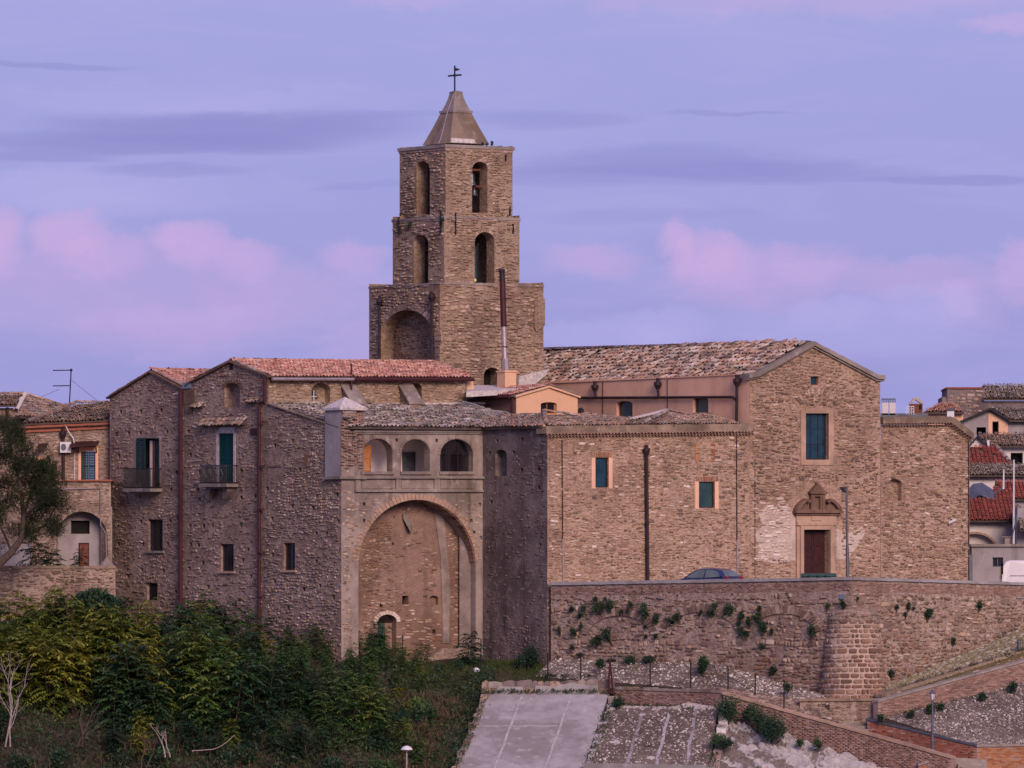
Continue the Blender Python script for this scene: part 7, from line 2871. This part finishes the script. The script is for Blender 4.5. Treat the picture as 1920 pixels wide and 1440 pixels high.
def top_line(px):
    """photo row of the thicket's upper edge"""
    return float(np.interp(px, [-60, 0, 60, 130, 200, 240, 290, 330, 370, 430, 500, 560, 600, 640, 690, 730, 770, 800], [1095, 1090, 1098, 1105, 1100, 1098, 1138, 1118, 1092, 1130, 1145, 1158, 1190, 1180, 1155, 1185, 1225, 1255]))


spots = []
for row, Y in enumerate((401.5, 400.0, 398.3, 396.6, 395.0, 393.4, 391.8, 390.2, 388.6, 387.0)):
    px = -50 + rng.uniform(0, 30)
    while px < 815:
        step = rng.uniform(30, 52)
        px += step
        if px > 805 - row * 2: break
        Yj = Y + rng.uniform(-.6, .6)
        x = (px - CX) * Yj / F
        zg = terr(x, Yj)
        gpy = HY - zg * F / Yj
        want = top_line(px) + row * (14 if px < 560 else 15) + rng.uniform(-10, 26)
        H = (gpy - want) * Yj / F
        if row >= 6 and rng.random() < .25 + .08 * row * (0 if 200 < px < 790 else 1): continue
        H = min(max(H, 1.1), 4.3)
        if row >= 8: H = min(H, 1.9)
        if 640 < px < 700 and row < 2 and rng.random() < .6: continue
        yel = .95 if px < 280 and row < 6 else .6 if px < 400 else .22 if px < 560 else .12
        if 130 < px < 225 and row < 2: mname = 'leaf_dark'
        elif rng.random() < yel * (.9 if row < 7 else .3): mname = 'leaf_yellow'
        elif rng.random() < (.22 if px > 540 else .30) or (row > 7 and px < 500): mname = 'leaf_dark'
        else: mname = 'leaf_green'
        spots.append((mname, Vector((x, Yj, zg)), H))
spots = spots[:290]
for mname, loc, H in spots:
    place(rng.choice(protos[mname]), loc, rng.uniform(0, 6.28), H / 3.2)
for v in protos.values():
    for p in v: drop(p)


def leaf_blob(name, label, cat, mat, rad, n, ll=.1, group=None, stemh=.0, trunk_mat='bark', flat=1.0, part='foliage', fine=False):
    """small bush: leaves spread through an uneven clump of lobes on short twigs"""
    t = thing(name, label, cat, (0, 0, 0), group)
    lv = Leaves()
    lobes = [(rvec(rad * .55 * rng.random() ** .5), rad * rng.uniform(.35, .62)) for _ in range(9)]
    for i in range(n):
        c, r = lobes[i % len(lobes)]
        p = c + rvec(r * rng.random() ** .4)
        p = Vector((p.x, p.y, p.z * flat + stemh + rad * flat * .55))
        d = (rvec() + Vector((p.x, p.y, p.z - stemh)) * (.8 / rad)).normalized()
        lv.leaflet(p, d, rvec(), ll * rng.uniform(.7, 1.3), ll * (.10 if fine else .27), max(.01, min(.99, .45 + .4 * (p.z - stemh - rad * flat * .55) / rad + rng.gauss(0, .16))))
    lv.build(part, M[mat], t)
    mb = MB()
    for k in range(5):
        e = rvec(rad * .6)
        tube(mb, [Vector((0, 0, -.2)), Vector((e.x * .3, e.y * .3, stemh + rad * .3)), Vector((e.x, e.y, stemh + rad * (.8 + .5 * abs(e.z / rad))))], .03 + .02 * rad, 4, 0, .008)
    mb.build('stem', M[trunk_mat], t)
    return t


# caper bushes hanging on the retaining wall, each at its place in the photo
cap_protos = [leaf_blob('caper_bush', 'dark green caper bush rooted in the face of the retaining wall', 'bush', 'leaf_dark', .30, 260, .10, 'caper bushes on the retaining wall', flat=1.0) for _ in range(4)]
caps = [(1072, 1140, 1.0), (1098, 1140, .9), (1089, 1152, .9), (1118, 1124, 1.1), (1137, 1122, .7), (1128, 1139, 1.5), (1147, 1137, 1.5), (1168, 1146, 1.1), (1187, 1134, 1.0), (1181, 1145, 1.0), (1216, 1141, 1.3), (1210, 1152, 1.5), (1231, 1161, 1.2), (1257, 1163, 1.2), (1276, 1154, 1.4), (1268, 1160, 1.0),
        (1314, 1150, .8), (1343, 1137, 1.6), (1335, 1146, 1.3), (1372, 1143, 1.4), (1388, 1155, 1.1), (1389, 1168, 1.1), (1408, 1168, 1.2), (1428, 1161, 1.3), (1434, 1175, 1.4), (1448, 1183, 1.1), (1395, 1185, 1.2), (1402, 1191, 1.0), (1430, 1210, 1.0), (1427, 1141, .8), (1080, 1184, 1.3), (1092, 1176, .9),
        (1052, 1183, .8), (1121, 1200, 1.7), (1146, 1192, 1.5), (1212, 1174, .9), (1231, 1191, 1.1), (1213, 1193, .7), (1078, 1212, .8), (1525, 1184, 1.5), (1555, 1136, 1.1), (1584, 1134, 1.3), (1448, 1255, 1.4), (1090, 1226, .9)]
ORD = 'first second third fourth fifth sixth seventh eighth ninth tenth eleventh twelfth thirteenth fourteenth fifteenth sixteenth seventeenth eighteenth nineteenth twentieth'.split()
rows = [sorted(c for c in caps if lo <= c[1] < hi) for lo, hi in ((0, 1144), (1144, 1166), (1166, 1188), (1188, 2000))]
rn = ['highest row just under the brick parapet', 'second row below the parapet', 'third row below the parapet', 'lowest row near the wall foot']
for r_, row in enumerate(rows):
    for i, (x, y, s_) in enumerate(row):
        lb = ('large' if s_ > 1.35 else 'small' if s_ < .95 else 'dark') + ' caper bush, %s from the left in the %s' % (ORD[i], rn[r_])
        r = place(cap_protos[i % 4], RL.P(x, y + 5 * s_, .12), rng.uniform(0, 6.28), s_ * .78, lb)
        r.scale = (s_ * rng.uniform(.55, 1.1), s_ * rng.uniform(.5, .8), s_ * rng.uniform(.55, 1.15))
        r.rotation_euler = (rng.uniform(-.5, .5), rng.uniform(-.5, .5), rng.uniform(0, 6.28))
caps2 = [(1678, 1139, .8), (1700, 1136, 1.0), (1695, 1152, .8), (1736, 1152, 1.4), (1741, 1146, 1.0), (1833, 1134, 1.3), (1710, 1140, .6), (1605, 1122, .5), (1784, 1202, 1.0), (1668, 1262, 1.2)]
for i, (x, y, s_) in enumerate(sorted(caps2)):
    place(cap_protos[i % 4], RR.P(x, y + 5 * s_, .12), rng.uniform(0, 6.28), s_ * .75, 'caper bush on the wall right of the round buttress, %s from the left' % ORD[i], 'caper bushes right of the buttress')
tw_ = [(wlm, 771, 421, .9, 'dark weed hanging under the ledge above the left arch of the middle tower stage'), (wlm, 753, 434, .6, 'small weed at the outer left edge of the middle tower stage'), (wlm, 833, 412, .6, 'small weed on the near corner of the middle tower stage'),
       (wlb, 755, 402, .5, 'tiny weed at the left foot of the belfry stage')]
for i, (w, x, y, s_, lb) in enumerate(tw_):
    place(cap_protos[i % 4], w.P(x, y + 5 * s_, .12), rng.uniform(0, 6.28), s_ * .75, lb, 'weeds on the bell tower')
for x, y, s_ in ((905, 269, .9), (922, 268, 1.0), (913, 269, .7)):
    place(cap_protos[0], P3(x, y + 4, Yc - 1.0), rng.uniform(0, 6.28), s_ * .5, 'weeds on the top ledge of the bell tower beside the spire', 'weeds by the spire')
for p in cap_protos: drop(p)

# round shrubs
def shrub(px, py_base, Y, Hm, label, mat='leaf_dark', wide=.5, n=900, ll=.10, name='shrub', cat='shrub', tall=1.0):
    rad = Hm * wide
    t = leaf_blob(name, label, cat, mat, rad, n, ll, None, 0.0, flat=tall)
    t.location = P3(px, py_base, Y)
    return t


shrub(783, 1258, 397.8, .95, 'small round dark cypress shrub, leftmost of three on the grass', 'leaf_dark', .27, 700, .08, tall=1.45)
shrub(823, 1263, 397.6, .95, 'small round dark cypress shrub, middle of three on the grass', 'leaf_dark', .27, 700, .08, tall=1.45)
shrub(861, 1260, 397.8, 1.0, 'small round dark cypress shrub, rightmost of three on the grass', 'leaf_dark', .30, 700, .08, tall=1.45)
shrub(991, 1246, 398.0, 1.7, 'tall dark evergreen bush before the rendered pier', 'leaf_dark', .38, 1500, .12, tall=1.15)
shrub(975, 1252, 397.4, .9, 'low dark bush at the left foot of the tall evergreen bush', 'leaf_dark', .5, 500, .10)
shrub(1318, 1262, 392.2, 1.5, 'dark upright bush standing on the cobbled bank', 'leaf_dark', .30, 1100, .10, tall=1.35)
shrub(1123, 1250, 395.0, .75, 'small dark bush at the upper left of the cobbled bank', 'leaf_dark', .42, 500, .10)
shrub(1366, 1350, 386.8, 1.9, 'large dark bush at the head of the pale kerb wall', 'leaf_dark', .45, 1300, .12)
shrub(1420, 1366, 386.0, 1.8, 'dark bush leaning on the brick stair wall', 'leaf_dark', .5, 1200, .12)
shrub(1452, 1388, 384.8, 2.3, 'biggest dark green bush below the brick stair wall', 'leaf_dark', .42, 1700, .13)
shrub(1405, 1348, 386.6, .9, 'low dark bush between the two larger bushes below the stair wall', 'leaf_dark', .5, 700, .12)
shrub(1345, 1395, 384.0, 1.0, 'green bush leaning over the pale kerb wall', 'leaf_green', .45, 700, .10)
shrub(1362, 1402, 383.6, 1.0, 'green bush right of the pale kerb wall', 'leaf_dark', .45, 700, .10)
shrub(1158, 1325, 391.0, 1.15, 'dark bush in the corner at the top of the cobbled slope', 'leaf_dark', .36, 800, .10)
shrub(1477, 1294, 388.0, .6, 'small green bush clinging to a fence post', 'leaf_green', .5, 350, .10)
shrub(1535, 1402, 384.2, .7, 'small bush on the white rubble ground', 'leaf_green', .5, 400, .10)
shrub(1500, 1398, 384.4, .5, 'tiny bush left of the other small bush on white rubble ground', 'leaf_green', .5, 300, .10)
shrub(1842, 1312, 387.9, .6, 'green bush at the foot of the upper brick ramp wall', 'leaf_dark', .5, 400, .10)
shrub(1745, 1338, 386.2, .7, 'dark bush beside the ramp wall behind the lantern post', 'leaf_dark', .5, 450, .10)
shrub(1760, 1332, 386.6, .45, 'low weed right behind the lantern post', 'leaf_dark', .7, 300, .10)
shrub(1707, 1345, 385.6, .4, 'low weed at the left foot of the upper brick ramp wall', 'leaf_dark', .7, 300, .10)
shrub(1900, 1296, 389.0, .6, 'dark bush at the right edge at the foot of the ramp wall', 'leaf_dark', .7, 450, .10)
shrub(1650, 1352, 385.4, .55, 'weed at the head of the red brick wall', 'leaf_green', .5, 300, .10)
for x, y, Y, h_, lb in ((1148, 1246, 397.0, .5, 'low dark creeper along the wall foot left of the upright bush'), (1180, 1243, 396.0, .55, 'low dark creeper patch in the middle of the cobbled bank head'), (1215, 1242, 395.4, .5, 'low dark creeper patch at right of the cobbled bank head'), (1030, 1274, 396.0, .5, 'green weeds along the ruined wall near the evergreen bush'), (1060, 1275, 395.6, .45, 'green weeds along the ruined wall by second fence post'), (1105, 1276, 395.2, .4, 'green weeds along the ruined wall near the rusty frame')):
    shrub(x, y, Y, h_, lb, 'leaf_dark', 1.0, 800, .09, 'creeper', 'creeper', .45)
# broad leaved bushes among the thicket
bl = [leaf_blob('broadleaf_bush', 'dark broad leaved bush low in the thicket', 'bush', m_, .75, 1100, .21, 'broad leaved bushes low in the thicket', flat=.9) for m_ in ('leaf_dark', 'leaf_green', 'leaf_dark')]
for k in range(26):
    px = rng.uniform(-20, 800)
    Y = rng.uniform(384.5, 393.5)
    x = (px - CX) * Y / F
    place(bl[k % 3], Vector((x, Y, terr(x, Y) - .05)), rng.uniform(0, 6.28), rng.uniform(.55, 1.15))
for p in bl: drop(p)
shrub(178, 1150, 401.5, 1.9, 'large dark spreading laurel under the garden wall', 'leaf_dark', .75, 2600, .26, 'laurel', 'bush', .62)
# sapling in front of the arch corner
sp_ = ailanthus('leaf_dark', 'lone dark sapling beside the dark pier at the foot of the great arch', None, H=1.5, nst=2)
sp_.location = P3(880, 1250, 399.0)
for k, (x, y, s_) in enumerate(((100, 1064, .8), (60, 1064, .95), (150, 1066, .6))):
    sp_ = ailanthus('leaf_dark', ('slender sapling behind the garden wall between the tree and the arched recess', 'tallest slender sapling behind the garden wall at left', 'smallest sapling before the brown arch door')[k], None, H=1.6, nst=2)
    sp_.location = P3(x, y + 4, 412.6)
    sp_.scale = (s_, s_, s_)


# feathery tree at the left edge
def big_tree():
    base = P3(-30, 1100, 407.0)
    t = thing('feathery_tree', 'dark feathery tamarisk tree leaning in at the left edge', 'tree', base)
    mb = MB()
    P = lambda x, y, d=0: P3(x, y, 407.0 + d)
    trunk = [P(-30, 1100), P(0, 1055), P(22, 1035), P(40, 1010), P(44, 970), P(40, 920)]
    tube(mb, trunk, .26, 8, 0, .10)
    limbs = []
    for (a, pts) in ((2, [(22, 1035), (-10, 960), (-30, 880)]), (4, [(44, 970), (62, 910), (70, 850)]), (5, [(40, 920), (25, 860), (15, 815)]), (4, [(44, 970), (80, 940), (105, 905)]), (3, [(40, 1010), (85, 985), (110, 940)])):
        L = [P(x, y, rng.uniform(-.6, .6)) for x, y in pts]
        tube(mb, L, .09, 6, 0, .03)
        limbs.append(L)
    mb.build('trunk', M['bark'], t)
    lv = Leaves()
    clumps = []
    for L in limbs:
        for i in range(16):
            f = rng.random() ** .6 * 2
            i0 = min(1, int(f))
            clumps.append(L[i0].lerp(L[i0 + 1], f - i0) + rvec(.75))
    for x, y, r in ((15, 830, .9), (40, 860, 1.0), (10, 880, 1.2), (60, 885, .9), (80, 900, .8), (98, 880, .6), (30, 930, 1.1), (80, 945, .9), (105, 935, .7), (0, 960, 1.0), (60, 985, .8), (100, 990, .5), (-20, 850, 1.0), (-25, 920, 1.0), (5, 800, .5), (28, 812, .4)):
        for _ in range(9):
            clumps.append(P(x, y, rng.uniform(-.8, .8)) + rvec(r * .6))
    for c in clumps:
        tn = rng.uniform(.15, .9)
        for _ in range(130):
            p = c + rvec(.42 * rng.random() ** .5)
            d = (rvec() * .7 + Vector((0, 0, .35)) + (p - c) * 1.4).normalized()
            lv.leaflet(p, d, rvec(), rng.uniform(.16, .34), .013, min(.99, max(.01, tn + rng.gauss(0, .1))))
    lv.build('crown', M['leaf_pine'], t)


big_tree()


def bare_tree(base, H, label, seed, mat='bark_pale', n=5):
    r2 = random.Random(seed)
    t = thing('bare_tree', label, 'tree', base)
    mb = MB()

    def grow(p, d, L, r, lvl):
        pts = [p]
        for k in range(4):
            d = (d + Vector((r2.gauss(0, .14), r2.gauss(0, .14), r2.gauss(0.04, .08)))).normalized()
            pts.append(pts[-1] + d * L / 4)
        tube(mb, pts, r, 5, 0, r * .45)
        if lvl > 0:
            for k in range(n - 2 if lvl > 1 else 3):
                i = r2.randrange(1, 5)
                nd = (d + Vector((r2.gauss(0, .6), r2.gauss(0, .5), r2.gauss(.15, .35)))).normalized()
                grow(pts[i], nd, L * r2.uniform(.4, .7), r * .5, lvl - 1)
    for k in range(2):
        grow(base + Vector((k * .25, 0, 0)), Vector((r2.gauss(0, .15), 0, 1)).normalized(), H * r2.uniform(.45, .6), .045, 3)
    mb.build('branches', M[mat], t)


bare_tree(P3(10, 1400, 386.0), 6.2, 'pale leafless forked tree at the left edge of the thicket', 3)
bare_tree(P3(145, 1400, 385.6), 3.2, 'small leafless greyish tree low in the thicket', 8, 'bark')
bare_tree(P3(310, 1420, 384.8), 2.2, 'thin bare twiggy stem at the bottom of the thicket', 12, 'bark_pale', 4)
bare_tree(P3(265, 1440, 384.4), 2.8, 'bare brown sapling at the bottom edge of the thicket', 15, 'stem', 4)
mb = MB()
pts = [P3(360 + 80 * f, 1408 - 6 * f - 34 * max(0, f - .5) ** 1.5 * 2, 384.6) for f in [k / 10 for k in range(11)]]
tube(mb, pts, .028, 5, 0, .015)
tag(mb.build('fallen_branch', M['bark_pale'], None), 'pale curved fallen branch low in the thicket', 'branch')


# undergrowth, straw, lawn: one mass each
def scatter(name, mat, n, fpos, ll, wid, upb, tint, hfun):
    lv = Leaves()
    k = 0
    while k < n:
        px, Y = fpos()
        x = (px - CX) * Y / F
        z = terr(x, Y)
        hmax = hfun(px, Y)
        if hmax <= 0:
            k += 1
            continue
        h = hmax * rng.random() ** 1.2
        p = Vector((x, Y, z + h))
        d = (rvec() + Vector((0, 0, upb))).normalized()
        L = ll * rng.uniform(.6, 1.4)
        lv.leaflet(p, d, rvec(), L, L * wid, min(.99, max(.01, tint(px, Y) + .25 * (h / max(hmax, .01) - .5) + rng.gauss(0, .14))))
        k += 1
    o = lv.build(name, M[mat], None, 'stuff')
    return o


def clump(px, Y):
    return .5 + .5 * math.sin(px * .055 + math.sin(Y * 1.7) * 2) * math.sin(Y * 1.3 + px * .013)


scatter('undergrowth', 'scrub', 46000, lambda: (rng.uniform(-50, 905), rng.uniform(381.0, 400)), .19, .24, .25, lambda px, Y: .12 + .5 * clump(px * .7 + 40, Y * .8),
        lambda px, Y: (.25 + 1.0 * clump(px, Y)) if px < 700 + (Y - 384) * 6 and Y < 397.5 else (.25 + .5 * clump(px, Y) if px < 905 - (391 - Y) * 9 and Y < 396.5 else 0))
scatter('green_weeds', 'leaf_dark', 9000, lambda: (rng.uniform(800, 930), rng.uniform(384, 396.5)), .14, .22, .4, lambda px, Y: .6, lambda px, Y: .5 if (910 - (392.3 - Y) * 7.6) - 60 < px < 908 - (392.3 - Y) * 7.6 else 0)
scatter('dry_grass', 'straw', 4200, lambda: (rng.gauss(800, 45), rng.uniform(383, 394)), .45, .022, .9, lambda px, Y: .5, lambda px, Y: .35 * clump(px * 1.6, Y * 1.4) if px < 895 - (392 - Y) * 9 else 0)
scatter('dry_stalks', 'straw', 2600, lambda: (rng.uniform(380, 560), rng.uniform(381.5, 385)), .5, .02, 1.2, lambda px, Y: .3, lambda px, Y: .3 * clump(px * 1.6, Y * 1.4))
scatter('purple_stems', 'straw', 2600, lambda: (rng.uniform(-40, 640), rng.uniform(381.5, 389)), .55, .012, 1.6, lambda px, Y: .08, lambda px, Y: .9 * clump(px * 1.3 + 20, Y * 1.2))


def line_weeds():
    ln = rng.choice([((911, 1302, 392.0), (852, 1448, 384.6)), ((1146, 1326, 390.8), (1100, 1440, 384.8)), ((1150, 1325, 391.2), (1345, 1332, 388.0)), ((910, 1300, 392.3), (1140, 1300, 392.3)), ((1660, 1348, 385.6), (1950, 1285, 390.6)), ((1664, 1300, 387.6), (1950, 1212, 392.6)), ((1356, 1345, 387.2), (1336, 1440, 382.6))])
    f = rng.random()
    f = round(f * 9) / 9 + rng.gauss(0, .02)
    return P3(*ln[0]).lerp(P3(*ln[1]), max(0, min(1, f)))


lv = Leaves()
for _ in range(3600):
    p = line_weeds() + Vector((rng.gauss(0, .14), rng.gauss(0, .06), rng.uniform(0, .16)))
    d = (rvec() + Vector((0, 0, .8))).normalized()
    L = rng.uniform(.07, .2)
    lv.leaflet(p, d, rvec(), L, L * .16, min(.99, max(.01, rng.gauss(.45, .25))))
lv.build('weed_tufts', M['scrub'], None, 'stuff')
scatter('lawn_grass', 'lawn', 16000, lambda: (rng.uniform(640, 1035), rng.uniform(394.8, 400)), .13, .10, 1.0, lambda px, Y: .5, lambda px, Y: .10 if px > 740 or Y > 398 else 0)
# litter and stones on the grass
for x, y, Y, s_, lb in ((893, 1259, 397.2, .16, 'white plastic bag lying on the grass ledge by the stake'), (952, 1263, 397.0, .07, 'small white scrap on grass near the ruined wall')):
    mb = MB()
    lathe(mb, P3(x, y, Y), [(s_, -.03), (s_ * 1.15, s_ * .4), (s_ * .8, s_ * 1.0), (s_ * .2, s_ * 1.3)], 7)
    tag(mb.build('plastic_bag', M['plastic_white'], None), lb, 'litter')
for (x0, x1, y, Y, n_, lb) in ((250, 470, 1446, 383.2, 70, 'scatter of pale rubble stones at the bottom edge of the thicket'), (690, 850, 1440, 383.4, 90, 'scatter of pale rubble stones around the garden lamp')):
    t = thing('rubble_pile', lb, 'rubble', P3((x0 + x1) / 2, y, Y))
    bk = Bank(t, 'stone', DOMES, 120)
    for _ in range(n_):
        d = rng.uniform(.12, .5) * (1 if rng.random() < .4 else .5)
        a_ = rng.random() * 3.14
        px = rng.uniform(x0, x1)
        Yj = Y + rng.uniform(-1.0, 1.2)
        xx = (px - CX) * Yj / F
        bk.add(Vector((xx, Yj, terr(xx, Yj) + rng.uniform(.05, .35))), Vector((math.cos(a_), math.sin(a_), rng.gauss(0, .15))) * d, Vector((-math.sin(a_), math.cos(a_), 0)) * d * .8, Vector((rng.gauss(0, .1), -.3, 1)) * d * .7, M['pebble'] if rng.random() < .5 else M['white_rough'], d)
    bk.flush()
